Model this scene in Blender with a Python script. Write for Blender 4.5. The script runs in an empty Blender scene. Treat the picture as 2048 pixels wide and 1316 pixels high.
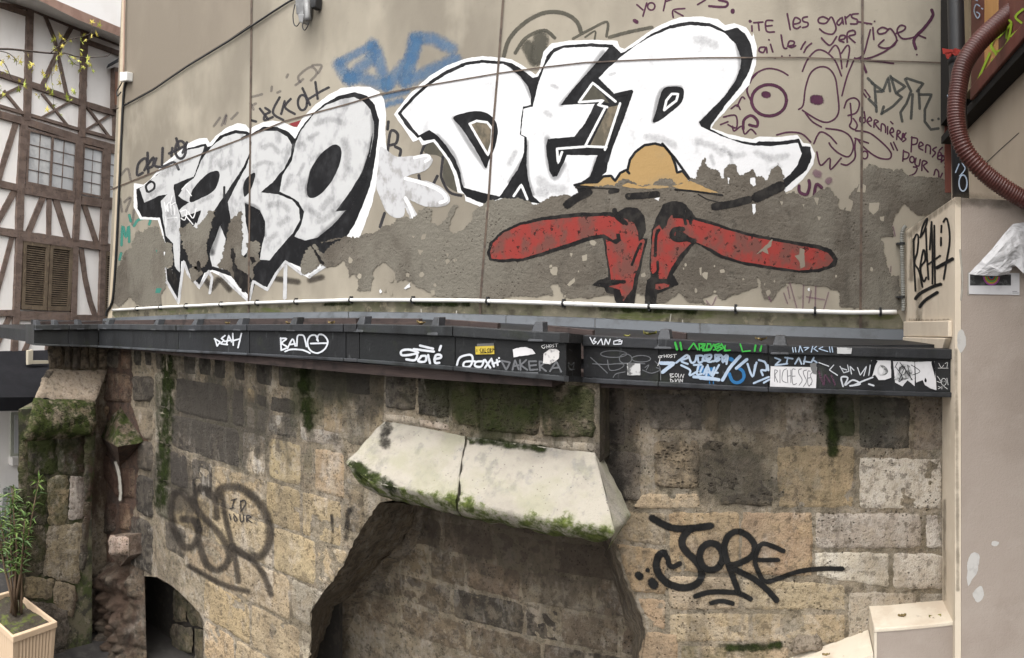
import bpy, bmesh, math, random
from mathutils import Vector, Matrix, noise
from mathutils.geometry import tessellate_polygon, delaunay_2d_cdt
from mathutils.bvhtree import BVHTree
random.seed(7)
SC = bpy.context.scene
COL = SC.collection
R = math.radians

# ------------------------------------------------------------------ camera
# the photograph is a hand-held cylindrical panorama of about 91 degrees
FOC, PX0, HOR, EYE = 1288.0, 1600.0, 612.0, 3.4
cd = bpy.data.cameras.new('camera')
cam = bpy.data.objects.new('camera', cd)
COL.objects.link(cam)
cd.type = 'PANO'
cd.panorama_type = 'CENTRAL_CYLINDRICAL'
cd.central_cylindrical_range_u_min = -1024 / FOC
cd.central_cylindrical_range_u_max = 1024 / FOC
cd.central_cylindrical_range_v_min = -(1316 - HOR) / FOC
cd.central_cylindrical_range_v_max = HOR / FOC
cd.clip_start = 0.02
cd.clip_end = 3000
cam.location = (0, 0, EYE)
cam.rotation_euler = (R(90), 0, (PX0 - 1024) / FOC)
SC.camera = cam

# ------------------------------------------------------------------ light
SUN_DIR = Vector((-0.14, 0.44, -0.88)).normalized()          # the way the light travels
w = bpy.data.worlds.new('World')
SC.world = w
w.use_nodes = True
nt = w.node_tree
sky = nt.nodes.new('ShaderNodeTexSky')
sky.sky_type = 'NISHITA'
sky.sun_disc = False
sky.sun_elevation = math.asin(-SUN_DIR.z)
sky.sun_rotation = math.atan2(-SUN_DIR.x, -SUN_DIR.y)
sky.air_density = 1.0
sky.dust_density = 4.0
sky.ozone_density = 1.0
bg = nt.nodes['Background']
hs = nt.nodes.new('ShaderNodeHueSaturation')                # overcast: the sky light is nearly white
hs.inputs['Saturation'].default_value = 0.10
nt.links.new(sky.outputs[0], hs.inputs['Color'])
nt.links.new(hs.outputs[0], bg.inputs[0])
bg.inputs[1].default_value = 0.15
sd = bpy.data.lights.new('sun', 'SUN')
sd.energy = 1.5
sd.angle = R(100)
sd.color = (1.0, 0.96, 0.90)
sun = bpy.data.objects.new('sun', sd)
COL.objects.link(sun)
sun.rotation_euler = SUN_DIR.to_track_quat('-Z', 'Y').to_euler()
sun.location = (-6, -6, 12)
SC.view_settings.view_transform = 'Standard'
SC.view_settings.look = 'None'
SC.view_settings.exposure = 1.48
SC.view_settings.gamma = 1
SC.cycles.transparent_max_bounces = 24
SC.cycles.max_bounces = 5
SC.cycles.use_denoising = True
SC.cycles.use_adaptive_sampling = True
SC.cycles.adaptive_threshold = 0.02

# ------------------------------------------------------------------ geometry helpers
def ray(px, py):
    t = (px - PX0) / FOC
    return Vector((math.sin(t), math.cos(t), -(py - HOR) / FOC))
def UY(px, py, Y):
    r = ray(px, py); s = Y / r.y
    return Vector((r.x * s, Y, EYE + r.z * s))
def UX(px, py, X):
    r = ray(px, py); s = X / r.x
    return Vector((X, r.y * s, EYE + r.z * s))
def UZ(px, py, z):
    r = ray(px, py); s = (z - EYE) / r.z
    return Vector((r.x * s, r.y * s, z))
HN = Vector((math.sin(R(-103.4)), math.cos(R(-103.4)), 0))   # outward distance axis of the timbered facade
HD = 8.76
def UH(px, py, off=0.0):
    r = ray(px, py); s = (HD - off) / (r.x * HN.x + r.y * HN.y)
    return Vector((r.x * s, r.y * s, EYE + r.z * s))
def Z(ox, oy, s):
    return lambda pts: [(ox + x / s, oy + y / s) for x, y in pts]

def mesh(name, verts, faces, mat=None, parent=None, smooth=False, attr=None, label=None):
    me = bpy.data.meshes.new(name)
    me.from_pydata([tuple(v) for v in verts], [], faces)
    me.update()
    if attr is not None:
        a = me.attributes.new('e', 'FLOAT', 'POINT')
        a.data.foreach_set('value', attr)
    o = bpy.data.objects.new(name, me)
    COL.objects.link(o)
    if mat: me.materials.append(mat)
    if smooth:
        me.polygons.foreach_set('use_smooth', [True] * len(me.polygons))
    if parent: adopt(o, parent)
    if label: o['label'] = label
    return o
def adopt(o, parent):
    o.parent = parent
    # a thing is an Empty at its base; parts are modelled in place and have no offset of their own
    o.matrix_parent_inverse = Matrix.Translation(parent.location).inverted() if parent.type == 'EMPTY' else Matrix.Identity(4)
def thing(name, label, cat, loc=(0, 0, 0), group=None):
    o = bpy.data.objects.new(name, None)
    o.empty_display_size = 0.1
    COL.objects.link(o)
    o.location = loc
    return tag(o, label, cat, group)
def tag(o, label, cat, group=None):
    o['label'] = label; o['category'] = cat
    if group: o['group'] = group
    return o
def structure(o):
    o['kind'] = 'structure'
    return o

class MB:
    """collects shapes into one mesh"""
    def __init__(s): s.v = []; s.f = []
    def add(s, v, f):
        n = len(s.v); s.v += [Vector(p) for p in v]; s.f += [tuple(i + n for i in q) for q in f]; return s
    def box(s, a, b):
        (x0, y0, z0), (x1, y1, z1) = a, b
        v = [(x0, y0, z0), (x1, y0, z0), (x1, y1, z0), (x0, y1, z0), (x0, y0, z1), (x1, y0, z1), (x1, y1, z1), (x0, y1, z1)]
        return s.add(v, [(0, 3, 2, 1), (4, 5, 6, 7), (0, 1, 5, 4), (1, 2, 6, 5), (2, 3, 7, 6), (3, 0, 4, 7)])
    def hexa(s, q, off):
        """four corners in front, pushed back by the vector off"""
        v = [Vector(p) for p in q] + [Vector(p) + Vector(off) for p in q]
        return s.add(v, [(0, 1, 2, 3), (7, 6, 5, 4), (1, 0, 4, 5), (2, 1, 5, 6), (3, 2, 6, 7), (0, 3, 7, 4)])
    def tube(s, pts, r, n=8, caps=True):
        pts = [Vector(p) for p in pts]; m = len(pts)
        rs = r if isinstance(r, (list, tuple)) else [r] * m
        up = None; base = len(s.v)
        for i, p in enumerate(pts):
            t = (pts[min(i + 1, m - 1)] - pts[max(i - 1, 0)]).normalized()
            if up is None:
                up = Vector((0, 0, 1)) if abs(t.z) < .9 else Vector((1, 0, 0))
            sd_ = t.cross(up).normalized(); up = sd_.cross(t).normalized()
            for k in range(n):
                a = 2 * math.pi * k / n
                s.v.append(p + (sd_ * math.cos(a) + up * math.sin(a)) * rs[i])
        for i in range(m - 1):
            for k in range(n):
                k2 = (k + 1) % n
                s.f.append((base + i * n + k, base + i * n + k2, base + (i + 1) * n + k2, base + (i + 1) * n + k))
        if caps:
            s.f.append(tuple(base + k for k in range(n))[::-1])
            s.f.append(tuple(base + (m - 1) * n + k for k in range(n)))
        return s
    def build(s, name, mat, parent=None, smooth=False, label=None, bevel=0):
        o = mesh(name, s.v, s.f, mat, parent, smooth, label=label)
        if bevel:
            bm = bmesh.new(); bm.from_mesh(o.data)
            bmesh.ops.remove_doubles(bm, verts=bm.verts, dist=1e-5)
            bmesh.ops.recalc_face_normals(bm, faces=bm.faces)
            ed = [e for e in bm.edges if len(e.link_faces) == 2 and e.calc_face_angle(0) > 0.5]
            bmesh.ops.bevel(bm, geom=ed, offset=bevel, segments=2, affect='EDGES', profile=.6)
            bm.to_mesh(o.data); bm.free()
        return o

def catmull(p, closed=False, seg=6):
    n = len(p); out = []
    if n < 3 and not closed: 
        return resample(p, 4)
    for i in range(n if closed else n - 1):
        if closed: a, b, c, d = p[(i - 1) % n], p[i], p[(i + 1) % n], p[(i + 2) % n]
        else: a, b, c, d = p[max(i - 1, 0)], p[i], p[i + 1], p[min(i + 2, n - 1)]
        for k in range(seg):
            t = k / seg
            out.append(tuple(.5 * (2 * b[j] + (c[j] - a[j]) * t + (2 * a[j] - 5 * b[j] + 4 * c[j] - d[j]) * t * t
                                   + (3 * b[j] - a[j] - 3 * c[j] + d[j]) * t ** 3) for j in (0, 1)))
    if not closed: out.append(tuple(p[-1]))
    return out
def resample(p, step, closed=False):
    out = []; q = list(p) + ([p[0]] if closed else [])
    for a, b in zip(q, q[1:]):
        n = max(1, int(math.hypot(b[0] - a[0], b[1] - a[1]) / step))
        out += [(a[0] + (b[0] - a[0]) * k / n, a[1] + (b[1] - a[1]) * k / n) for k in range(n)]
    if not closed: out.append(tuple(q[-1]))
    return out
def ragged(p, amp=4, step=2.5, seed=0, sc=.06):
    q = resample(p, step, True); n = len(q); out = []
    for i, (x, y) in enumerate(q):
        a, b = q[i - 1], q[(i + 1) % n]
        tx, ty = b[0] - a[0], b[1] - a[1]; l = math.hypot(tx, ty) or 1
        d = amp * (noise.noise((x * sc, y * sc, seed)) + .6 * noise.noise((x * sc * 3.1, y * sc * 3.1, seed + 5))
                   + .5 * noise.noise((x * sc * 8, y * sc * 8, seed + 9)) + .35 * noise.noise((x * .8, y * .8, seed)))
        out.append((x - ty / l * d, y + tx / l * d))
    return out
def interp(tab, x):
    for (x0, y0), (x1, y1) in zip(tab, tab[1:]):
        if x <= x1: return y0 + (y1 - y0) * (x - x0) / (x1 - x0)
    return tab[-1][1]
def fbm(p, o=4):
    return noise.fractal(p, 1.0, 2.0, o)

# ------------------------------------------------------------------ material helpers
class NT:
    def __init__(s, name):
        s.m = bpy.data.materials.new(name); s.m.use_nodes = True
        s.t = s.m.node_tree; s.t.nodes.clear()
        s.out = s.n('OutputMaterial'); s.b = s.n('BsdfPrincipled')
        s.l(s.b.outputs[0], s.out.inputs[0])
        s.pos = s.n('NewGeometry').outputs['Position']
    def n(s, t, **k):
        x = s.t.nodes.new('ShaderNode' + t)
        for a, b in k.items(): setattr(x, a, b)
        return x
    def l(s, a, b): s.t.links.new(a, b)
    def put(s, sock, v):
        if hasattr(v, 'is_linked') or hasattr(v, 'links'): s.l(v, sock)
        elif isinstance(v, (tuple, list)) and len(v) == 3 and sock.type == 'RGBA': sock.default_value = (*v, 1)
        else: sock.default_value = v
    def mapped(s, scale):
        mp = s.n('Mapping'); s.l(s.pos, mp.inputs[0])
        mp.inputs['Scale'].default_value = scale if isinstance(scale, (tuple, list)) else (scale,) * 3
        mp.inputs['Location'].default_value = (random.uniform(0, 9), random.uniform(0, 9), random.uniform(0, 9))
        return mp.outputs[0]
    def noise(s, scale, lo=.4, hi=.6, detail=4, rough=.6, dist=0.0):
        x = s.n('TexNoise'); s.l(s.mapped(scale), x.inputs['Vector'])
        x.inputs['Scale'].default_value = 1; x.inputs['Detail'].default_value = detail
        x.inputs['Roughness'].default_value = rough; x.inputs['Distortion'].default_value = dist
        return s.rng(x.outputs[0], lo, hi)
    def rng(s, v, lo, hi, a=0.0, b=1.0):
        r = s.n('MapRange', interpolation_type='SMOOTHSTEP'); s.l(v, r.inputs[0])
        r.inputs[1].default_value = lo; r.inputs[2].default_value = hi; r.inputs[3].default_value = a; r.inputs[4].default_value = b
        return r.outputs[0]
    def pits(s, scale, lo, hi):
        x = s.n('TexVoronoi'); s.l(s.mapped(scale), x.inputs['Vector']); x.inputs['Scale'].default_value = 1
        return s.rng(x.outputs['Distance'], lo, hi, 1, 0)
    def math(s, op, a, b=0.0):
        x = s.n('Math', operation=op); s.put(x.inputs[0], a); s.put(x.inputs[1], b); return x.outputs[0]
    def mix(s, f, a, b, mode='MIX'):
        x = s.n('Mix', data_type='RGBA', blend_type=mode)
        s.put(x.inputs[0], f); s.put(x.inputs[6], a); s.put(x.inputs[7], b)
        return x.outputs[2]
    def prop(s, name):
        x = s.n('Attribute', attribute_type='OBJECT', attribute_name=name); return x.outputs['Fac']
    def attr(s, name):
        x = s.n('Attribute', attribute_type='GEOMETRY', attribute_name=name); return x.outputs['Fac']
    def bump(s, h, strength=.5, dist=.01):
        x = s.n('Bump'); x.inputs['Strength'].default_value = strength; x.inputs['Distance'].default_value = dist
        s.l(h, x.inputs['Height'])
        return x.outputs[0]
    def done(s, col, rough=.85, normal=None, alpha=None, metal=0.0, spec=.3):
        s.put(s.b.inputs['Base Color'], col); s.put(s.b.inputs['Roughness'], rough)
        s.put(s.b.inputs['Metallic'], metal); s.b.inputs['Specular IOR Level'].default_value = spec
        if normal is not None: s.l(normal, s.b.inputs['Normal'])
        if alpha is not None: s.put(s.b.inputs['Alpha'], alpha)
        return s.m

# overall reflectance of a finish, set against the exposure
TONE = {'white_house_plaster': 1.0, 'old_window_glass': 1.0, 'brown_timber': 1.0, 'painted_render': .655, 'painted_render_grey': .72, 'bare_render': .57, 'light_zinc': .5, 'weathered_zinc': .55, 'grey_soffit': 1.0, 'pink_fascia': 1.0, 'white_coping': .95, 'cream_render': .88, 'pinkish_render': .78, 'mossy_render': .7}
def surface(name, base, layers=(), rough=.85, bumps=((40, .3),), bstr=.4, bdist=.006, objcol=False, metal=0.0, spec=.3, pit=None):
    """layers: (colour, scale, lo, hi, amount[, property])"""
    t = NT(name)
    g = TONE.get(name, .80)
    base = tuple(v * g for v in base) if not objcol or base[0] < .9 else base
    layers = [(tuple(v * g for v in L[0]), *L[1:]) for L in layers]
    if objcol:
        oi = t.n('ObjectInfo'); c = t.mix(1.0, base, oi.outputs['Color'], 'MULTIPLY')
    else:
        c = t.mix(0.0, base, base)
    for L in layers:
        col, sc, lo, hi, amt = L[:5]
        f = t.math('MULTIPLY', t.noise(sc, lo, hi), amt)
        if len(L) > 5: f = t.math('MULTIPLY', f, t.prop(L[5]))
        c = t.mix(f, c, col)
    h = None
    for sc, a in bumps:
        x = t.math('MULTIPLY', t.noise(sc, 0, 1, 4, .65), a)
        h = x if h is None else t.math('ADD', h, x)
    if pit:
        p = t.math('MULTIPLY', t.pits(pit[0], .05, .32), t.noise(pit[0] * .13, .45, .6))
        c = t.mix(t.math('MULTIPLY', p, .75), c, pit[1])
        h = t.math('SUBTRACT', h, t.math('MULTIPLY', p, .6))
    return t.done(c, rough, t.bump(h, bstr, bdist), None, metal, spec)

SOLID = {}
def paint(name, col, col2=None, soft=(.15, .5), cover=1.0, grain=60, mott=(14, .45, .7, .5), rough=.6, wear=0.0, gamp=.55):
    """spray or brush paint: the edge attribute fades it out with a grainy rim"""
    col = tuple(v * .80 for v in col); col2 = col2 and tuple(v * .80 for v in col2)
    t = NT(name)
    c = t.mix(0.0, col, col)
    if col2:
        c = t.mix(t.math('MULTIPLY', t.noise((mott[0], mott[0], mott[0] * .7), mott[1], mott[2]), mott[3]), c, col2)
    e = t.attr('e')
    g = t.noise(grain, 0, 1, 3, .7)
    e = t.math('ADD', e, t.math('MULTIPLY', t.math('SUBTRACT', g, .5), gamp))
    a = t.rng(e, soft[0], soft[1])
    a = t.math('MULTIPLY', a, cover)
    if not wear and cover > .99:                            # a filled shape needs no fade-out
        q = NT(name + '_solid')
        k = q.mix(0.0, col, col)
        if col2: k = q.mix(q.math('MULTIPLY', q.noise((mott[0], mott[0], mott[0] * .7), mott[1], mott[2]), mott[3]), k, col2)
        SOLID[name] = q.done(k, rough, q.bump(q.math('ADD', q.noise(9, 0, 1, 4), q.math('MULTIPLY', q.noise(60, 0, 1, 3), .4)), .35, .008), None, 0, .10)
    if wear:
        a = t.math('MULTIPLY', a, t.noise(22, wear - .07, wear + .05, 8, .7))
    return t.done(c, rough, t.bump(t.noise(30, 0, 1, 6), .15, .004), a, 0, .10)

# ------------------------------------------------------------------ materials
M = {}
M['plaster'] = surface('painted_render', (.355, .316, .25), [((.235, .206, .163), (1.0, 1.0, .5), .42, .64, .85), ((.44, .395, .315), (2.0, 2.0, 1.1), .5, .70, .6), ((.20, .175, .14), (2.6, 2.6, .5), .56, .76, .5),
    ((.25, .205, .15), (5, 5, .7), .6, .8, .3), ((.22, .19, .14), 34, .66, .74, .35)], bumps=((26, .5), (120, .25)), bstr=.28, bdist=.006)
M['plaster_dark'] = surface('painted_render_grey', (.215, .182, .142), [((.27, .23, .18), (1.2, 1.2, .6), .45, .7, .6), ((.19, .16, .12), (4, 4, .6), .58, .8, .5)], bumps=((26, .5), (120, .25)), bstr=.25)
M['bare'] = surface('bare_render', (.158, .136, .108), [((.108, .090, .070), 2.2, .42, .62, .75), ((.20, .178, .145), 3.6, .5, .68, .7), ((.055, .045, .035), 12, .56, .70, .6), ((.22, .185, .145), 44, .62, .72, .5), ((.235, .215, .175), (1.1, 1.1, .7), .48, .62, .75), ((.09, .078, .062), (5, 5, 1.2), .55, .70, .55)],
    bumps=((7, .9), (34, .8), (120, .3)), bstr=.55, bdist=.014, pit=(30, (.05, .04, .03)))
M['joint'] = surface('joint_sealant', (.105, .075, .055), [((.05, .035, .03), (14, 14, 14), .45, .65, .8)], rough=.7)
M['trim'] = surface('corner_bead', (.47, .39, .29), [((.3, .24, .17), 6, .5, .7, .5)])
M['white'] = paint('white_emulsion', (.64, .64, .65), (.42, .42, .43), (.05, .3), 1, 60, (8, .54, .78, .75))
M['silver'] = paint('silver_paint', (.47, .47, .47), (.25, .25, .255), (.05, .3), 1, 60, (8, .47, .70, .75), .5)
M['splash'] = paint('smeared_white_paint', (.50, .50, .51), (.28, .27, .26), (.05, .3), .93, 60, (11, .45, .66, .8))
M['white_line'] = paint('white_spray', (.68, .68, .68), (.54, .54, .54), (.12, .45))
M['black'] = paint('black_spray', (.009, .009, .010), (.026, .026, .028), (.12, .45), 1, 60, (9, .45, .7, .8))
M['black_old'] = paint('worn_black_paint', (.010, .009, .009), (.03, .027, .024), (.1, .45), 1, 60, (16, .45, .65, .8), wear=.36)
M['black_soft'] = paint('soft_black_spray', (.014, .014, .014), (.032, .03, .028), (.1, .62), .97, 90)
M['overspray'] = paint('black_overspray', (.02, .02, .022), None, (.1, 1.25), .42, 120, gamp=.35)
M['scuff'] = paint('grey_scuff', (.22, .22, .225), (.34, .34, .34), (.2, 1.3), .30, 34, gamp=.9)
M['charcoal'] = paint('charcoal_marker', (.03, .029, .033), (.065, .06, .065), (.1, .5), .85)
M['grey_tag'] = paint('grey_marker', (.05, .053, .05), (.09, .09, .085), (.1, .55), .75)
M['grey_faint'] = paint('faint_grey_marker', (.10, .085, .09), None, (.1, .7), .4)
M['purple'] = paint('purple_marker', (.058, .016, .038), (.10, .034, .066), (.1, .5), .92)
M['purple_faint'] = paint('faint_purple_marker', (.15, .06, .11), None, (.1, .6), .5)
M['blue'] = paint('blue_translucent_spray', (.065, .155, .29), (.12, .22, .33), (.12, 1.2), .62, 30, gamp=.8)
M['teal'] = paint('teal_spray', (.05, .24, .19), None, (.1, .7), .75)
M['red'] = paint('red_paint', (.245, .036, .030), (.13, .055, .045), (.05, .3), 1, 60, (7, .42, .60, .9), wear=.40)
M['tan'] = paint('tan_paint', (.36, .235, .10), (.29, .215, .12), (.05, .3), 1, 60, (5, .45, .7, .8))
M['maroon'] = paint('maroon_paint', (.20, .03, .035), None, (.05, .3))
M['olive_dark'] = paint('old_dark_paint', (.075, .07, .055), (.14, .125, .095), (.1, .8), .85)
M['wall_show'] = paint('old_wall_paint', (.17, .14, .10), (.09, .08, .06), (.05, .3), 1, 60, (14, .4, .6, .9))
M['marker_white'] = paint('white_marker', (.62, .64, .68), (.42, .44, .47), (.1, .45), .95)
M['marker_thin'] = paint('thin_white_marker', (.72, .72, .72), None, (.05, .4), .9)
M['marker_grey'] = paint('grey_paint_marker', (.16, .165, .175), None, (.1, .5), .8)
M['marker_lblue'] = paint('pale_blue_marker', (.42, .52, .66), (.6, .66, .72), (.1, .45), .9)
M['marker_blue'] = paint('blue_marker', (.035, .16, .36), None, (.1, .5), .9)
M['marker_green'] = paint('green_marker', (.05, .36, .06), (.03, .2, .04), (.1, .45), .95)
M['marker_lime'] = paint('lime_marker', (.32, .46, .04), None, (.1, .5), .95)
M['pencil'] = paint('pencil_line', (.16, .16, .17), None, (.1, .6), .9)
M['spray_brown'] = paint('faded_black_spray', (.034, .029, .025), (.075, .062, .05), (.05, 1.1), .76, 80, (10, .4, .65, .8))
M['moss_stain'] = paint('moss_streak', (.022, .031, .008), (.012, .014, .006), (.35, 1.15), .9, 13, (20, .4, .65, .8), .95, gamp=1.5)
M['soot_stain'] = paint('soot_streak', (.018, .016, .014), (.05, .045, .04), (.35, 1.2), .75, 15, (20, .4, .65, .8), .95, gamp=1.5)
M['lime_stain'] = paint('lime_streak', (.55, .52, .46), (.42, .38, .33), (.2, .9), .8, 26, (20, .4, .65, .8), .95)

# ------------------------------------------------------------------ paint on surfaces
def plane_Y(Y, step=.0006):
    return lambda px, py, layer: UY(px, py, Y - step * layer)
def plane_X(X, step=.0006):
    def f(px, py, layer):
        p = UX(px, py, X); p.x -= step * layer * (1 if X > 0 else -1); return p
    return f
W = plane_Y(4.5)
def fill(name, pts, mat, layer, parent, plane=W, smooth=True, rag=0, holes=(), label=None, seed=0, step=6):
    def prep(p):
        if smooth: p = catmull(p, True, 5)
        p = ragged(p, rag, 1.7 if rag > 3 else 3, seed) if rag else resample(p, step, True)
        return p
    loops = [prep(pts)] + [prep(h) for h in holes]
    P = [plane(x, y, layer) for l in loops for x, y in l]
    ax = (0, 2) if abs(P[0].y - P[-1].y) < 1e-6 else (1, 2)
    other = 1 if ax[0] == 0 else 0
    ids, k = [], 0
    for l in loops: ids.append(list(range(k, k + len(l)))); k += len(l)
    r = delaunay_2d_cdt([Vector((p[ax[0]], p[2])) for p in P], [(a, b) for l in ids for a, b in zip(l, l[1:] + l[:1])], [], 2 if holes else 1, 1e-6)
    flat = []
    for q in r[0]:
        v = Vector((0, 0, q[1])); v[ax[0]] = q[0]; v[other] = P[0][other]; flat.append(v)
    tri = [f if (ax[0] == 0) else f[::-1] for f in r[2]]
    mat = SOLID.get(mat.name, mat)
    return mesh(name, flat, tri, mat, parent, attr=[1.0] * len(flat), label=label)
PROFILE = ((-1, 0), (-.72, .5), (-.35, .9), (0, 1), (.35, .9), (.72, .5), (1, 0))
def ribbon(pts, wd, plane, layer, V, Fc, E, step=3.0, taper=0.0):
    pts = resample(pts, step)
    n = len(pts)
    if n < 2: return
    rows = []
    for i in range(n):
        a, b = pts[max(i - 1, 0)], pts[min(i + 1, n - 1)]
        tx, ty = b[0] - a[0], b[1] - a[1]; l = math.hypot(tx, ty) or 1
        rows.append((pts[i][0], pts[i][1], -ty / l, tx / l, 1.0, 1.0))
    h = wd / 2
    x, y, nx, ny, _, _ = rows[0]; rows.insert(0, (x - ny * h * .5, y + nx * h * .5, nx, ny, .86, .6)); rows.insert(0, (x - ny * h, y + nx * h, nx, ny, .45, 0))
    x, y, nx, ny, _, _ = rows[-1]; rows.append((x + ny * h * .5, y - nx * h * .5, nx, ny, .86, .6)); rows.append((x + ny * h, y - nx * h, nx, ny, .45, 0))
    base = len(V); m = len(PROFILE)
    for i, (x, y, nx, ny, ws, es) in enumerate(rows):
        for o, e in PROFILE:
            hh = h * ws
            V.append(plane(x + nx * o * hh, y + ny * o * hh, layer + i * .002))
            E.append(e * es)
    for i in range(len(rows) - 1):
        for k in range(m - 1):
            q = base + i * m + k
            Fc.append((q, q + 1, q + m + 1, q + m))
def strokes(name, data, mat, layer, parent, plane=W, sc=1.0, width=4, smooth=True, label=None, seg=5, step=3.0):
    """data: point lists in picture pixels, or (points, width)"""
    V, Fc, E = [], [], []
    for j, d in enumerate(data):
        wd = width
        if isinstance(d, tuple) and len(d) == 2 and isinstance(d[0], list): d, wd = d
        p = catmull(d, False, seg) if smooth and len(d) > 2 else d
        if len(d) == 1: p = [(d[0][0] - .3, d[0][1]), (d[0][0] + .3, d[0][1])]
        ribbon(p, wd * sc * WIDEN.get(mat.name, 1.3), plane, layer + j * .06, V, Fc, E, step)
    o = mesh(name, V, Fc, mat, parent, attr=E, label=label)
    if len(data) > 1 and (label is None or name == 'marker_lettering'): o['kind'] = 'stuff'
    return o
WIDEN = {'moss_streak': 1.5, 'joint_sealant': 1.0, 'white_spray': 1.15, 'corner_bead_paint': 1.0, 'faded_black_spray': 1.3, 'soft_black_spray': 1.34, 'black_overspray': 1.0, 'grey_scuff': 1.5, 'smeared_white_paint': 1.0, 'black_spray': 1.3, 'blue_translucent_spray': 1.75, 'pencil_line': 1.2, 'thin_white_marker': 1.15, 'old_dark_paint': 1.2}
def ell(cx, cy, rx, ry, n=14, a0=0):
    return [(cx + rx * math.cos(a0 + 2 * math.pi * k / n), cy + ry * math.sin(a0 + 2 * math.pi * k / n)) for k in range(n + 1)]
def zs(z, data, k=1.0):
    """strokes given in the pixels of an enlarged crop"""
    out = []
    for d in data:
        if isinstance(d, tuple): out.append((z(d[0]), d[1] * k))
        else: out.append(z(d))
    return out

# ------------------------------------------------------------------ the ground
GR = surface('paving', (.055, .05, .046), [((.025, .023, .022), 1.5, .4, .6, .8), ((.09, .083, .075), 9, .5, .7, .5)], bumps=((12, .6), (60, .4)))
gm = MB(); gm.add([(-400, -400, 0), (400, -400, 0), (400, 400, 0), (-400, 400, 0)], [(0, 1, 2, 3)])
structure(gm.build('ground', GR))

# ------------------------------------------------------------------ the rendered building with the lettering
bld = thing('rendered_building', 'tall beige rendered building wall with big white TARO DER lettering above the gutter', 'building', (-3.4, 4.5, 0))
def cth(px): return math.cos((px - PX0) / FOC)
mline = [(222, 379), (239, 372), (316, 341), (411, 305), (485, 277), (573, 241), (628, 226), (695, 208), (761, 188), (847, 172), (1000, 146), (1091, 134), (1170, 125), (1274, 120), (1401, 115.5), (1512, 115), (1606, 115), (1725, 120), (1960, 128)]
tline = [(225, 222), (246, 211), (304, 179), (374, 131), (456, 81), (512, 44), (540, 27), (585, 0)] + [(x, 612 - 866 * cth(x)) for x in range(640, 1961, 60)]
topl = [(x, 612 - 1850 * cth(x)) for x in range(200, 1981, 60)]
botl = [(200, 700), (1980, 720)]
vl = [[(262, -420), (243, 0), (214, 640), (211, 720)], [(507, -300), (503, 0), (497, 606), (496, 720)], [(1060, -700), (1006, 0), (997, 125), (986, 252), (977, 396), (961, 593), (958, 720)], [(1727, -1300), (1725, 0), (1725, 120), (1721, 620), (1721, 720)], [(1960, -1300), (1960, 720)]]
def vx(v, y):
    return interp([(b, a) for a, b in v], y)
def cross(v, hline, eps=0):
    lo, hi = -1400.0, 720.0
    for _ in range(40):
        mid = (lo + hi) / 2
        if mid < interp(hline, vx(v, mid)): lo = mid
        else: hi = mid
    return (vx(v, mid), mid)
def between(hline, xa, xb):
    return [p for p in hline if xa + 1 < p[0] < xb - 1]
rows_ = [topl, tline, mline, botl]
for r in range(3):
    for c in range(4):
        up, dn, lf, rt = rows_[r], rows_[r + 1], vl[c], vl[c + 1]
        a, b, d, e = cross(lf, up), cross(rt, up), cross(rt, dn), cross(lf, dn)
        gl = 0 if c == 0 else 2.0
        gr = 0 if c == 3 else 2.0
        top = [(a[0] + gl, a[1])] + between(up, a[0], b[0]) + [(b[0] - gr, b[1])]
        bot = [(d[0] - gr, d[1])] + between(dn, e[0], d[0])[::-1] + [(e[0] + gl, e[1])]
        if r > 0: top = [(x, y + 1.1) for x, y in top]
        if r < 2: bot = [(x, y - 1.1) for x, y in bot]
        sr = [(x - gr, y) for x, y in rt if b[1] + 2 < y < d[1] - 2]
        sl = [(x + gl, y) for x, y in lf if a[1] + 2 < y < e[1] - 2][::-1]
        loop = resample(top + sr + bot + sl, 18, True)
        P = [UY(x, y, 4.5) for x, y in loop]
        tri = tessellate_polygon([P])
        n = len(P)
        V = P + [p + Vector((0, .03, 0)) for p in P]
        F = list(tri) + [(i, (i + 1) % n, n + (i + 1) % n, n + i) for i in range(n)]
        mesh('render_panel', V, F, M['plaster_dark'] if (r == 0 and c == 0) else M['plaster'], bld)
p0 = UY(214, 640, 4.5).x
core = MB(); core.box((-7.5, 4.531, -.02), (1.35, 9, 10.2))
core.build('wall_core', M['joint'], bld)
strokes('corner_bead', [([(249, -300), (247.5, 0), (239, 300), (231, 480), (219.5, 640)], 8)], surface('corner_bead_paint', (.50, .42, .31), [((.3, .24, .17), 6, .5, .7, .5)]), 2, bld, smooth=False)

Z1, Z5, Z6, Z7 = Z(220, 200, 3.133), Z(500, 0, 3.289), Z(1000, 0, 3.289), Z(1500, 0, 3.290)
B1, B2, B3 = Z(640, 250, 3.289), Z(940, 250, 3.289), Z(1300, 250, 3.289)

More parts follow.
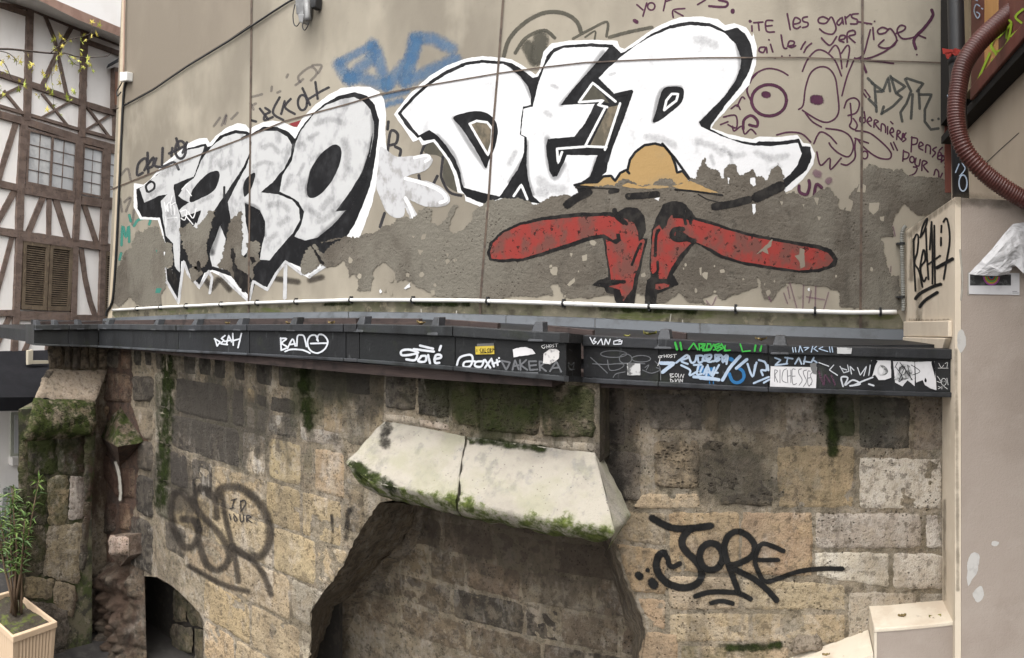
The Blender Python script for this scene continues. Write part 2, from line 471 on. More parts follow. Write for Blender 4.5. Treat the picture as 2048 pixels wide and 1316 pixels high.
# older tags, lowest layer of paint
strokes('spray_lettering', zs(Z5, [[(580, 420), (620, 480), (660, 530)], [(650, 520), (730, 440), (800, 390), (805, 290)], [(830, 330), (860, 440), (905, 560)], [(650, 510), (760, 520), (900, 565)], [(910, 560), (1000, 450), (1060, 380), (1085, 250)],
    [(1085, 250), (1200, 255), (1330, 320)], [(1095, 280), (1060, 400), (1020, 540)], [(1020, 540), (1200, 460), (1360, 390)], ([(880, 640), (1040, 600)], 36), ([(890, 690), (1000, 660)], 36), ([(590, 410), (800, 300)], 50)], 1 / 3.289),
    M['blue'], 1, bld, width=22, smooth=False, label='translucent blue spray tag of crossing strokes above the letter O')
fill('paint_patch', Z5([(255, 815), (350, 785), (330, 830), (290, 835)]), M['maroon'], 1, bld, smooth=False)
strokes('marker_lettering', zs(Z5, [[(65, 715), (120, 785)], [(100, 710), (132, 735), (100, 755), (95, 790), (150, 770)], [(195, 640), (150, 740), (220, 790)], [(228, 665), (205, 750)], [(268, 650), (230, 705), (295, 750)], ell(345, 675, 30, 50), [(345, 580), (395, 690)], [(430, 540), (445, 650)], [(380, 655), (460, 605), (518, 575)], [(5, 790), (40, 800)]]),
    M['charcoal'], 1, bld, width=4.6, label='dark marker tag beside the top of the letter R')
strokes('marker_lettering', zs(Z1, [[(205, 455), (170, 470), (178, 400), (220, 365), (232, 400), (215, 440)], [(235, 330), (240, 460)], [(240, 400), (272, 360), (268, 410), (235, 430)], [(290, 365), (280, 410), (330, 418), (400, 390), (430, 435)], [(330, 300), (325, 405)], ell(442, 312, 33, 55), [(415, 240), (432, 300)], [(482, 265), (455, 330)], [(370, 335), (475, 285)], [(390, 300), (385, 350)]]),
    M['charcoal'], 5, bld, width=5, label='looping dark marker tag over the top of the letter T')
strokes('marker_lettering', zs(Z1, [[(650, 165), (690, 110)], [(700, 160), (730, 90), (720, 150)], [(70, 470), (110, 430), (130, 500)], [(90, 640), (130, 610), (100, 700)], [(150, 690), (140, 780)], [(75, 700), (65, 620)], [(760, 120), (800, 80)], [(880, 20), (900, 60)]]), M['grey_faint'], 1, bld, width=5)
strokes('marker_lettering', zs(Z5, [[(330, 540), (320, 500), (400, 440), (440, 480), (400, 530)], [(410, 430), (470, 430), (450, 480)], [(240, 510), (250, 490)], [(140, 600), (145, 570)], [(180, 610), (200, 600)], [(20, 690), (40, 680)], [(5, 640), (80, 620)], [(300, 560), (350, 520)]]), M['grey_faint'], 1, bld, width=5)
strokes('spray_lettering', zs(Z6, [([(25, 370), (60, 260), (150, 160), (260, 95), (360, 78), (450, 100), (510, 150), (535, 220)], 30), ([(100, 350), (170, 250), (290, 200), (360, 250)], 26), ([(180, 300), (230, 400)], 90), ([(270, 250), (250, 380)], 110), ([(480, 255), (600, 190), (705, 145), (700, 240)], 20), ([(560, 245), (625, 205), (622, 260)], 14), ([(720, 245), (850, 210), (1000, 180)], 26)], 1 / 3.289), M['olive_dark'], 1, bld,
    label='faded dark arch shapes peeping out above the letters DE')
strokes('marker_lettering', zs(Z5, [[(905, 1000), (925, 865), (970, 880), (962, 940), (920, 955)], [(955, 965), (990, 985), (985, 1025)], [(905, 850), (910, 800)]]) + zs(B1, [[(745, 390), (772, 335)], [(650, 330), (655, 365)], [(395, 670), (425, 580)]]), M['charcoal'], 1, bld, width=5.5)
fill('paint_patch', B1([(680, 150), (740, 105), (820, 150), (860, 240), (900, 340), (925, 440), (860, 420), (810, 360), (810, 240), (770, 200), (700, 190)]), M['olive_dark'], 1, bld)
strokes('spray_lettering', zs(B1, [[(808, 210), (800, 290), (800, 350), (850, 440), (930, 465)], [(665, 190), (690, 130), (740, 100)]]), M['charcoal'], 1.6, bld, width=5)
strokes('spray_lettering', zs(Z1, [[(72, 910), (80, 790), (100, 860), (118, 790), (120, 890)], [(150, 790), (180, 750), (250, 742), (245, 780)], [(70, 960), (60, 1000)], [(130, 760), (120, 720)]]), M['teal'], 1.4, bld, width=5.5, label='teal spray letters at the left edge of the wall')
PUR = [[(25, 150), (85, 145)], [(55, 148), (60, 200)], [(150, 135), (105, 140), (110, 205), (160, 210)], [(108, 172), (145, 168)], [(12, 170), (14, 205)], [(5, 140)],
    [(245, 90), (265, 195)], [(285, 160), (325, 150), (330, 130), (300, 115), (285, 140), (287, 178), (310, 188), (332, 175)], [(378, 110), (348, 118), (350, 140), (380, 150), (378, 172), (345, 182)],
    [(512, 125), (480, 110), (450, 125), (457, 150), (500, 152), (535, 112), (560, 160), (565, 195), (540, 225), (490, 215), (458, 190)], [(595, 120), (572, 148), (585, 165), (606, 140), (606, 110), (614, 158)], [(625, 110), (632, 157)], [(628, 122), (660, 95)], [(712, 90), (672, 95), (672, 115), (705, 130), (703, 155), (662, 157)],
    [(97, 310), (67, 313), (60, 335), (88, 345), (106, 310), (112, 347)], [(135, 292), (150, 342)], [(125, 262)], [(205, 230), (220, 310), (242, 318)], [(247, 305), (285, 295), (290, 275), (262, 270), (250, 300), (275, 312), (300, 300)],
    [(365, 275), (350, 295), (335, 325)], [(405, 285), (375, 310), (355, 345)], [(165, 380)], [(210, 370)], [(262, 365)],
    [(470, 250), (525, 298), (570, 240)], [(585, 262), (620, 255), (625, 235), (595, 235), (588, 265), (618, 277)], [(640, 278), (642, 215), (682, 200), (692, 225), (650, 240), (692, 280)], [(705, 142), (800, 157)], [(742, 150), (735, 285)],
    [(792, 195), (775, 260), (745, 360), (695, 388)], [(808, 180), (815, 260)], [(770, 155)], [(820, 140)], [(912, 195), (872, 180), (840, 200), (850, 222), (890, 215), (917, 188), (940, 205), (965, 255), (945, 300), (890, 317), (845, 300), (882, 262)],
    [(962, 220), (1010, 200), (1022, 175), (988, 168), (968, 205), (1000, 252), (1060, 250), (1110, 230)], ([(1195, 65), (1202, 105), (1150, 180), (1100, 230), (1078, 270), (1092, 320)], 20), [(1110, 232), (1155, 250)], [(1098, 360)], [(970, 265), (900, 330), (790, 380), (700, 388)], [(700, 385), (945, 417)], ([(735, 400), (765, 475)], 16)]
strokes('marker_lettering', zs(Z7, PUR, 1 / 3.29), M['purple'], 1.2, bld, width=3.4, label='purple marker writing in French across the upper part of the wall')
FACE = [(ell(125, 660, 115, 103, 18), 20), [(0, 545), (30, 490), (110, 452), (190, 462), (250, 495)], ([(95, 620), (115, 625)], 42), [(320, 720), (350, 690), (365, 580), (400, 480), (460, 440), (520, 452), (560, 510), (575, 600), (585, 720), (560, 780), (500, 805), (430, 780), (345, 725)], ([(425, 655), (455, 658)], 60),
    [(345, 470), (380, 390), (440, 330), (500, 342), (560, 400), (602, 500)], [(520, 345), (560, 298), (590, 340), (605, 452)], [(600, 352), (640, 298), (655, 330), (635, 440)], [(690, 380), (640, 500), (605, 630)], [(365, 745), (410, 800), (470, 835)],
    [(620, 710), (640, 660), (690, 645), (720, 680), (700, 740), (645, 760)], [(660, 680), (668, 790), (655, 830), (690, 852), (705, 820), (680, 780)],
    [(420, 945), (460, 870), (520, 892), (570, 945)], [(500, 845), (600, 860), (660, 900), (680, 970), (650, 1030), (590, 1012), (540, 970), (520, 940)], [(695, 860), (780, 872), (860, 930), (925, 1000), (920, 1043), (860, 1042), (800, 1012), (740, 960), (700, 912), (690, 970), (690, 1040), (640, 1085), (600, 1078)], [(690, 910), (780, 942)], [(440, 1000), (465, 1088), (525, 1040), (530, 1115), (600, 1040)], [(175, 888), (250, 870), (340, 880), (400, 935)], (ell(755, 1020, 20, 25), 10)]
strokes('marker_drawing', zs(Z7, FACE, 1 / 3.29), M['purple'], 1.4, bld, width=3.2, label='purple line drawing of a face with two round eyes and a puffy mouth')
DER_ = [[(752, 735), (757, 802), (725, 800), (727, 770), (757, 778)], [(775, 800), (800, 792), (787, 770), (770, 800), (797, 832)], [(815, 838), (820, 790), (845, 800), (825, 815), (852, 852)], [(862, 862), (866, 815), (890, 830), (892, 872)], [(906, 832), (905, 882)], [(920, 875), (945, 866), (935, 840), (920, 872), (942, 902)], [(925, 800), (940, 815)], [(965, 918), (970, 860), (990, 870), (972, 890), (998, 922)], [(1000, 908), (1018, 892), (1005, 878), (1000, 918)], [(1027, 875), (1010, 898), (1026, 915), (1005, 932)],
    [(1065, 900), (1060, 1000)], [(1062, 905), (1100, 912), (1095, 945), (1065, 952)], [(1115, 965), (1140, 952), (1120, 935), (1110, 970), (1137, 988)], [(1155, 1002), (1160, 955), (1186, 965), (1186, 1012)], [(1227, 968), (1202, 985), (1220, 1005), (1200, 1032)], [(1235, 1030), (1260, 1016), (1242, 1000), (1235, 1042), (1252, 1050)], [(1260, 1062), (1282, 1044), (1266, 1022), (1258, 1066)], [(1307, 1058), (1282, 1075), (1302, 1092), (1280, 1100)], [(1245, 990), (1265, 970)],
    [(1010, 988), (1005, 1060)], [(1010, 995), (1045, 1010), (1036, 1040), (1010, 1047)], ell(1066, 1050, 15, 20), [(1092, 1040), (1086, 1080), (1110, 1092), (1120, 1050)], [(1130, 1122), (1136, 1060), (1166, 1070), (1142, 1092), (1172, 1132)], [(1075, 1098), (1100, 1105), (1085, 1140), (1050, 1157)], [(1210, 1152), (1222, 1115), (1240, 1130), (1245, 1177), (1266, 1140)], [(735, 600), (765, 640)], [(755, 590), (790, 640)], [(925, 940), (945, 985)], [(945, 935), (970, 990)]]
strokes('marker_lettering', zs(Z7, DER_, 1 / 3.29), M['purple'], 1.3, bld, width=3.0, label='slanting purple marker writing dernieres pensees pour near the black downpipe')
BAR = [[(775, 515), (820, 560), (832, 735)], [(800, 545), (880, 602), (825, 602)], [(830, 700), (780, 650)], [(875, 600), (910, 510), (922, 600)], [(925, 500), (960, 612), (1022, 570), (930, 510)], [(960, 612), (1000, 640), (940, 700), (870, 745)], [(1020, 520), (1060, 600), (1030, 680), (990, 740), (1002, 800)], [(1030, 515), (1140, 550), (1100, 600)], [(1070, 620), (1060, 780)], [(1110, 590), (1117, 715)], [(1120, 622), (1195, 622), (1150, 720), (1150, 800), (1190, 852), (1240, 845)], [(1200, 790)], [(1240, 782)], [(880, 700), (865, 750)]]
strokes('spray_lettering', zs(Z7, BAR), M['grey_tag'], 1.2, bld, width=5.2, smooth=False, label='angular grey spray tag with a smiling mouth at the top right of the wall')
strokes('marker_lettering', zs(Z6, [[(900, 30), (940, 65)], [(965, 20), (940, 107)], ell(995, 42, 24, 24), [(1075, 70), (1092, -10)], [(1090, 10), (1130, -5)], [(1140, 115), (1140, 66), (1215, 56)], [(1150, 75), (1205, 105)], [(1300, 30), (1350, 0)], ([(1375, 40), (1480, 45), (1495, 15), (1440, 0)], 15), ([(885, 135), (900, 145)], 24), ([(1530, 68), (1530, 78)], 26), ([(1645, 140)], 20),
    [(1470, 770), (1550, 760), (1555, 840), (1500, 820)], [(1450, 820), (1500, 800)], ([(1600, 850), (1605, 790), (1650, 760), (1690, 790), (1690, 830), (1640, 822)], 18), [(1530, 830), (1540, 862), (1590, 830), (1610, 882), (1650, 850), (1684, 882)], [(1560, 700), (1590, 640), (1610, 650)], [(1520, 715), (1560, 690), (1580, 720)], ([(1690, 480), (1640, 540), (1625, 600), (1650, 660)], 12)], 1 / 3.289), M['purple'], 1.25, bld, width=3.2)

# ---- the white DER
TOP_W = Z5([(945, 752), (1050, 620), (1180, 500), (1300, 430), (1420, 385), (1530, 370), (1640, 378)]) + Z6([(20, 380), (80, 393), (160, 438), (235, 492), (258, 460), (285, 340), (340, 285), (450, 268), (600, 262), (772, 268), (788, 310), (820, 322), (880, 280), (960, 220), (1060, 160), (1180, 115), (1320, 108), (1430, 125), (1480, 165), (1540, 152), (1620, 180), (1660, 240)]) + \
    Z7([(22, 215), (46, 320), (40, 420), (5, 520)]) + Z6([(1640, 560), (1520, 690), (1410, 810), (1392, 842), (1500, 882), (1660, 915)]) + Z7([(60, 898), (190, 902), (312, 885), (352, 942), (398, 948), (428, 1010), (415, 1085), (350, 1180), (275, 1248)]) + \
    B3([(870, 450), (640, 520), (420, 560), (250, 420)]) + B2([(900, 440), (760, 520), (600, 600), (430, 525), (290, 500), (190, 500), (110, 545)]) + B1([(1060, 540), (958, 500), (950, 455), (905, 442), (880, 330), (838, 230), (745, 110), (672, 132), (652, 95), (612, 112), (560, 30)]) + Z5([(1075, 932)])
fill('letter_outline', TOP_W, M['white_line'], 3, bld, label='thick white outline around the letters DER', smooth=False, rag=.8)
BLK = Z5([(972, 745), (1060, 640), (1180, 533), (1300, 458), (1420, 408), (1530, 392), (1640, 402)]) + Z6([(20, 402), (80, 415), (150, 460), (215, 512), (250, 505), (280, 440), (310, 365), (350, 318), (420, 298), (600, 284), (740, 295), (795, 347), (820, 340), (900, 290), (1000, 220), (1120, 165), (1250, 140), (1380, 150), (1480, 200), (1560, 182), (1612, 220), (1650, 290), (1666, 380), (1640, 470), (1580, 572), (1490, 682), (1388, 822), (1385, 848), (1500, 905), (1600, 930), (1684, 942)]) + \
    Z7([(60, 928), (190, 932), (322, 913), (345, 960), (398, 965), (405, 1040), (370, 1120), (300, 1180), (218, 1245)]) + B3([(862, 415), (640, 500), (420, 545), (270, 420)]) + B2([(900, 430), (760, 500), (640, 545), (430, 512), (200, 480), (110, 520)]) + B1([(1080, 520), (962, 472), (930, 430), (903, 320), (852, 220), (752, 93), (682, 103), (660, 78), (640, 86), (560, 0)])
fill('letter_shadow', BLK, M['black'], 4, bld, label='black outline and shadow of the letters DER', smooth=False, rag=1.0, seed=3)
D = Z5([(995, 745), (1080, 650), (1180, 560), (1290, 490), (1420, 430), (1530, 412), (1640, 422)]) + Z6([(20, 420), (60, 440), (130, 500), (185, 570), (205, 640), (203, 690), (152, 702), (138, 800), (130, 885), (160, 902), (158, 1000), (120, 1110), (60, 1200), (15, 1270)]) + B1([(1180, 470), (1080, 447), (945, 412)]) + Z5([(1395, 1200), (1382, 1130), (1350, 1045), (1290, 955), (1230, 890), (1180, 853), (1110, 890), (1050, 815)])
fill('painted_letter', D, M['white'], 5, bld, label='white letter D', smooth=False, rag=.9)
E_ = Z6([(355, 345), (420, 315), (600, 306), (715, 315), (600, 450), (500, 560), (398, 692), (625, 682), (560, 810), (490, 898), (315, 915), (302, 960), (310, 1040), (325, 1120), (345, 1165), (375, 1160), (410, 1090), (440, 1020), (640, 1022), (620, 1080), (590, 1160), (500, 1222), (520, 1280), (400, 1330), (260, 1330), (215, 1290), (185, 1180), (175, 1090), (178, 960), (175, 902), (138, 885), (155, 716), (215, 702), (250, 560), (290, 440)])
fill('painted_letter', E_, M['white'], 5, bld, label='white letter E', smooth=False, rag=.8, seed=2)
Rr = Z6([(640, 525), (720, 440), (800, 370), (900, 295), (1000, 237), (1120, 187), (1250, 165), (1380, 175), (1480, 218), (1550, 290), (1585, 380), (1580, 450), (1550, 530), (1470, 640), (1390, 720), (1310, 802), (1320, 832), (1450, 892), (1600, 945)]) + Z7([(20, 958), (150, 960), (315, 940), (340, 1010), (315, 1080), (260, 1150), (200, 1200)]) + B3([(800, 450), (600, 490), (420, 520), (260, 400)]) + B2([(1250, 410), (1000, 420), (800, 400)]) + Z6([(700, 1130), (722, 1000), (792, 800), (862, 605), (745, 627)])
fill('painted_letter', Rr, M['white'], 5, bld, label='white letter R with a long tail', smooth=False, rag=.9, seed=4)
blob = lambda z, pts, m, ly, sm=True, rg=.6: fill('letter_counter', z(pts), m, ly, bld, smooth=sm, rag=rg)
blob(Z5, [(1335, 775), (1400, 745), (1490, 730), (1560, 745), (1610, 790), (1630, 860), (1610, 970), (1570, 1060), (1550, 1105), (1510, 1030), (1450, 930), (1390, 840)], M['black'], 6)
fill('letter_counter', Z5([(1445, 815), (1490, 795), (1560, 805), (1595, 850), (1590, 940), (1565, 1020), (1500, 910)]), M['wall_show'], 7, bld, smooth=False)
strokes('letter_highlight', zs(Z5, [[(1445, 815), (1490, 795), (1560, 805), (1595, 850), (1590, 940), (1565, 1020), (1500, 910), (1445, 815)]]), M['white_line'], 8, bld, width=5, smooth=False)
blob(Z6, [(1005, 800), (1030, 720), (1050, 640), (1080, 580), (1150, 568), (1200, 580), (1210, 620), (1190, 680), (1120, 740), (1050, 792)], M['black'], 6)
strokes('letter_highlight', zs(Z6, [[(1080, 725), (1095, 660), (1130, 618), (1172, 618), (1160, 662), (1110, 700), (1080, 725)], [(520, 672), (610, 545), (690, 610), (760, 668)], [(520, 672), (680, 660), (645, 690), (705, 705)], [(690, 712), (560, 962)], [(790, 680), (690, 985)], [(560, 962), (700, 968)], [(560, 965), (375, 978), (382, 1072), (408, 1000)], [(90, 1290), (140, 1215), (180, 1310)]]), M['white_line'], 8, bld, width=5, smooth=False)
fill('letter_counter', Z6([(715, 705), (780, 692), (700, 965), (590, 962)]), M['wall_show'], 7, bld, smooth=False)
fill('letter_counter', Z6([(530, 665), (610, 560), (680, 620), (720, 680), (670, 668)]), M['olive_dark'], 7, bld, smooth=False)
strokes('letter_outline', zs(Z6, [([(640, 525), (690, 575), (745, 630), (862, 604)], 26), ([(862, 604), (800, 780), (730, 960), (700, 1060)], 26), ([(620, 540), (700, 600)], 20)], 1 / 3.289), M['black'], 6.5, bld, smooth=False)
# cloud with a dome below the R
fill('painted_cloud', Z6([(500, 1216), (560, 1203), (640, 1198), (680, 1160), (730, 1158), (757, 1190), (790, 1140), (830, 1122), (842, 1100), (855, 1050), (890, 1000), (950, 960), (1020, 950), (1080, 965), (1130, 1020), (1155, 1090), (1165, 1128), (1200, 1130), (1240, 1190), (1300, 1215), (1430, 1272), (1330, 1275), (1200, 1250), (1000, 1236), (700, 1232)]), M['tan'], 7, bld, smooth=False, rag=.5, label='tan painted cloud with a dome under the letter R')
strokes('cloud_outline', zs(Z6, [[(490, 1218), (560, 1200), (640, 1198), (680, 1160), (730, 1156), (757, 1190), (790, 1138), (830, 1118), (850, 1140)], [(840, 1115), (855, 1050), (890, 1000), (950, 955), (1020, 944), (1080, 960), (1130, 1020), (1155, 1090), (1165, 1135), (1200, 1125), (1250, 1185)], [(1068, 945), (1150, 1040), (1250, 1180)], ([(500, 1232), (700, 1238), (900, 1245), (1150, 1252), (1300, 1268), (1450, 1285)], 14)], 1 / 3.289), M['black'], 8, bld, width=4.8, smooth=False)

# ---- the silver TARO
TW = Z1([(150, 522), (210, 530), (250, 500), (330, 405), (430, 325), (490, 270), (560, 240), (608, 240), (625, 270), (660, 228), (730, 172), (800, 145), (850, 155), (875, 182), (900, 165), (960, 140), (1020, 130), (1090, 140), (1140, 165)]) + \
    Z5([(310, 838), (345, 775), (430, 690), (520, 622), (600, 580), (680, 570), (790, 572), (850, 602), (880, 652), (896, 740), (890, 850), (895, 955)]) + B1([(440, 165), (398, 200), (380, 290), (365, 420), (340, 530), (300, 640), (262, 735), (200, 800)]) + Z1([(1400, 990), (1250, 1120), (1200, 1090), (1100, 1000), (1030, 1105), (985, 1195), (905, 1150), (895, 1135), (872, 1272), (700, 1110), (640, 1075), (600, 1085), (560, 1185), (490, 1095), (462, 1010), (438, 1270), (428, 1282), (343, 1130), (343, 1050), (390, 1060), (335, 870), (300, 752), (190, 748), (148, 670)])
fill('letter_outline', TW, M['white_line'], 3, bld, smooth=False, rag=.8, label='white outline around the letters TARO')
TB = Z1([(165, 560), (200, 545), (450, 340), (490, 300), (600, 272), (612, 292), (640, 285), (690, 222), (780, 188), (860, 195), (885, 215), (960, 168), (1050, 170), (1120, 200), (1158, 242)]) + Z5([(300, 910), (330, 850), (400, 762), (480, 690), (580, 630), (690, 605), (770, 630), (820, 690), (850, 790), (842, 900), (822, 1020)]) + \
    B1([(390, 0), (375, 130), (352, 290), (330, 400), (280, 530), (230, 650), (170, 740)]) + Z1([(1380, 980), (1230, 1060), (1100, 1012), (1040, 1095), (985, 1175), (915, 1140), (880, 1240), (760, 1105), (640, 1062), (590, 1085), (560, 1160), (500, 1090), (470, 1012), (446, 1010), (434, 1262), (352, 1140), (352, 1048), (395, 1090), (345, 880), (312, 738), (200, 732), (172, 680)])
fill('letter_shadow', TB, M['black'], 4, bld, smooth=False, rag=1.0, seed=8, label='black outline and shadow of the letters TARO')
for k, (nm, pts, sm) in enumerate([
    ('silver letter T', Z1([(185, 555), (235, 520), (330, 440), (430, 350), (480, 315), (590, 290), (583, 312), (525, 480), (470, 500), (402, 530), (400, 552), (412, 640), (438, 720), (440, 900), (436, 1080), (405, 1040), (395, 900), (350, 850), (335, 760), (318, 632), (360, 590), (300, 602), (215, 645)]), 0),
    ('silver letter A', Z1([(525, 492), (570, 385), (600, 335), (650, 280), (710, 232), (790, 208), (850, 215), (872, 250), (874, 330), (840, 412), (780, 502), (715, 602), (660, 682), (600, 770), (550, 862), (522, 962), (492, 962), (468, 905), (520, 800), (570, 692), (450, 735), (432, 692), (480, 640), (428, 600), (470, 532)]), 0),
    ('silver letter R with a broken left leg', Z1([(862, 232), (960, 192), (1050, 195), (1110, 228), (1140, 280), (1132, 350), (1090, 430), (1020, 515), (945, 578), (1060, 592), (1140, 625), (1185, 680), (1190, 750), (1150, 830), (1100, 885), (1040, 955), (1000, 1005), (940, 1000), (950, 920), (972, 840), (972, 760), (940, 690), (845, 645), (850, 760), (872, 860), (880, 930), (830, 985), (810, 900), (770, 830), (738, 640), (790, 532), (852, 422), (884, 332), (886, 262)]), 0),
    ('silver letter O', Z1([(1060, 575), (1082, 470), (1140, 380), (1165, 262)]) + Z5([(330, 868), (420, 752), (500, 692), (600, 652), (680, 640), (740, 660), (790, 720), (815, 800), (815, 900), (785, 1040)]) + B1([(352, 20), (320, 180), (270, 320), (190, 450), (100, 570)]) + Z1([(1480, 690), (1390, 790), (1300, 862), (1220, 880), (1155, 855), (1200, 780), (1216, 700), (1182, 640), (1130, 602)]), 0)]):
    fill('painted_letter', pts, M['silver'], 5, bld, smooth=False, rag=.9, seed=k, label=nm)
blob(Z1, [(1240, 600), (1235, 530), (1260, 430), (1320, 340), (1390, 285), (1430, 285), (1450, 320), (1440, 400), (1400, 490), (1340, 570), (1280, 612)], M['black'], 6)
blob(Z1, [(838, 602), (838, 520), (870, 475), (905, 455), (908, 482), (890, 540), (862, 592)], M['black'], 6)
blob(Z1, [(500, 640), (520, 560), (600, 470), (655, 445), (685, 455), (680, 510), (650, 570), (575, 612)], M['black'], 6)
blob(Z1, [(405, 580), (430, 610), (482, 634), (500, 640), (435, 682), (415, 650)], M['black'], 6, False)
blob(Z1, [(500, 735), (572, 690), (545, 775)], M['black'], 6, False)
fill('letter_counter', Z1([(690, 788), (725, 870), (715, 1062), (640, 1042), (622, 962)]), M['silver'], 6, bld, smooth=False, rag=1)
strokes('letter_outline', zs(Z1, [[(345, 1050), (350, 1130), (430, 1270), (440, 1180), (462, 1010), (490, 1092), (560, 1172), (620, 1072)], [(690, 1090), (780, 1180), (870, 1262), (885, 1200), (897, 1135), (985, 1190), (1040, 1090), (1100, 1012), (1200, 1090)], [(1250, 1105), (1350, 1040), (1455, 985)], [(620, 1080), (640, 1110), (625, 1210)], ([(1100, 1040), (1095, 1240)], 26)], 1 / 3.133), M['splash'], 6, bld, width=6, smooth=False)
strokes('letter_outline', zs(Z1, [[(230, 570), (245, 575), (275, 555), (278, 525), (255, 512), (225, 540), (235, 575)], [(716, 545), (715, 620)], [(825, 242), (870, 215)]]), M['black'], 6, bld, width=4)
strokes('letter_shadow', zs(Z1, [([(590, 1120), (640, 1180), (680, 1120)], 40), ([(700, 1130), (750, 1190)], 40), ([(1040, 1120), (1180, 1140)], 40), ([(1250, 1130), (1330, 1110)], 40)], 1 / 3.133), M['spray_brown'], 2, bld, smooth=False)
strokes('marker_lettering', zs(Z1, [[(340, 640), (350, 700)], [(345, 680), (375, 640), (385, 720)], [(380, 660), (410, 640)], [(400, 660), (405, 720)], [(350, 730), (350, 800)], [(360, 740), (420, 735)], [(440, 700), (480, 690), (470, 750), (445, 740)], [(490, 700), (520, 740), (540, 680)], [(470, 720), (520, 780)], [(450, 560), (490, 520)], [(480, 560), (510, 600)], [(360, 660), (365, 700), (350, 670)], [(390, 600), (380, 640)]]), M['marker_thin'], 6.5, bld, width=2)
fill('white_splash', B1([(395, 150), (440, 165), (500, 205), (600, 205), (700, 195), (735, 215), (735, 250), (690, 300), (590, 330), (575, 350), (700, 370), (800, 410), (850, 470), (850, 510), (810, 535), (700, 535), (610, 500), (590, 500), (640, 590), (640, 640), (610, 690), (585, 690), (600, 640), (560, 545), (550, 600), (490, 610), (430, 560), (390, 460), (370, 400), (380, 290)]), M['splash'], 4.5, bld, smooth=True, rag=1.2, label='smeared white paint splash shaped like a hand beside the O')
strokes('white_splash', zs(B1, [([(560, 350), (700, 390), (800, 440), (830, 490), (790, 510)], 26), ([(690, 240), (720, 220), (700, 200), (620, 215)], 22), ([(560, 480), (600, 560), (620, 640), (600, 680)], 26)], 1 / 3.289), M['white_line'], 5, bld)

# ---- peeled areas where the bare brown render shows
def peel(pts, seed, amp=5, holes=()):
    fill('bare_patch', pts, M['bare'], 9.5, bld, smooth=False, rag=amp, seed=seed, holes=holes)
peel(Z1([(30, 1085), (88, 960), (130, 905), (160, 835), (230, 805), (290, 790), (325, 850), (350, 890), (385, 900), (385, 1030), (345, 1060), (345, 1180), (310, 1285), (240, 1290), (160, 1280), (140, 1235), (100, 1250), (70, 1290), (30, 1280)]), 11, 6)
peel(Z1([(440, 810), (500, 772), (540, 800), (600, 730), (622, 690), (655, 690), (640, 770), (600, 900), (615, 1000), (560, 1070), (500, 1030), (450, 900)]), 12)
peel(Z1([(730, 850), (760, 745), (820, 702), (830, 780), (828, 968), (845, 980), (860, 900), (910, 880), (940, 892), (935, 1000), (900, 1060), (880, 1170), (830, 1200), (770, 1110), (730, 1070), (660, 1035), (705, 1000), (720, 900)]), 13)
peel(Z1([(500, 1050), (560, 1040), (580, 1090), (520, 1140), (495, 1100)]), 14, 3)
fill('bare_patch', Z1([(545, 1020), (560, 1010), (570, 1060), (550, 1080)]), M['black_old'], 10, bld, rag=2)
for k, q in enumerate([[(755, 930), (775, 925), (785, 1000), (800, 1060), (860, 1080), (885, 1130), (870, 1190), (825, 1200), (785, 1120), (765, 1040)], [(872, 985), (905, 980), (912, 1010), (885, 1035)], [(352, 1060), (385, 1050), (420, 1100), (425, 1190), (400, 1160), (375, 1120)], [(1255, 905), (1262, 905), (1330, 1010), (1350, 1030), (1320, 1035)]]):
    fill('worn_black_paint', Z1(q), M['black_old'], 10.2, bld, smooth=False, rag=3.4, seed=60 + k)
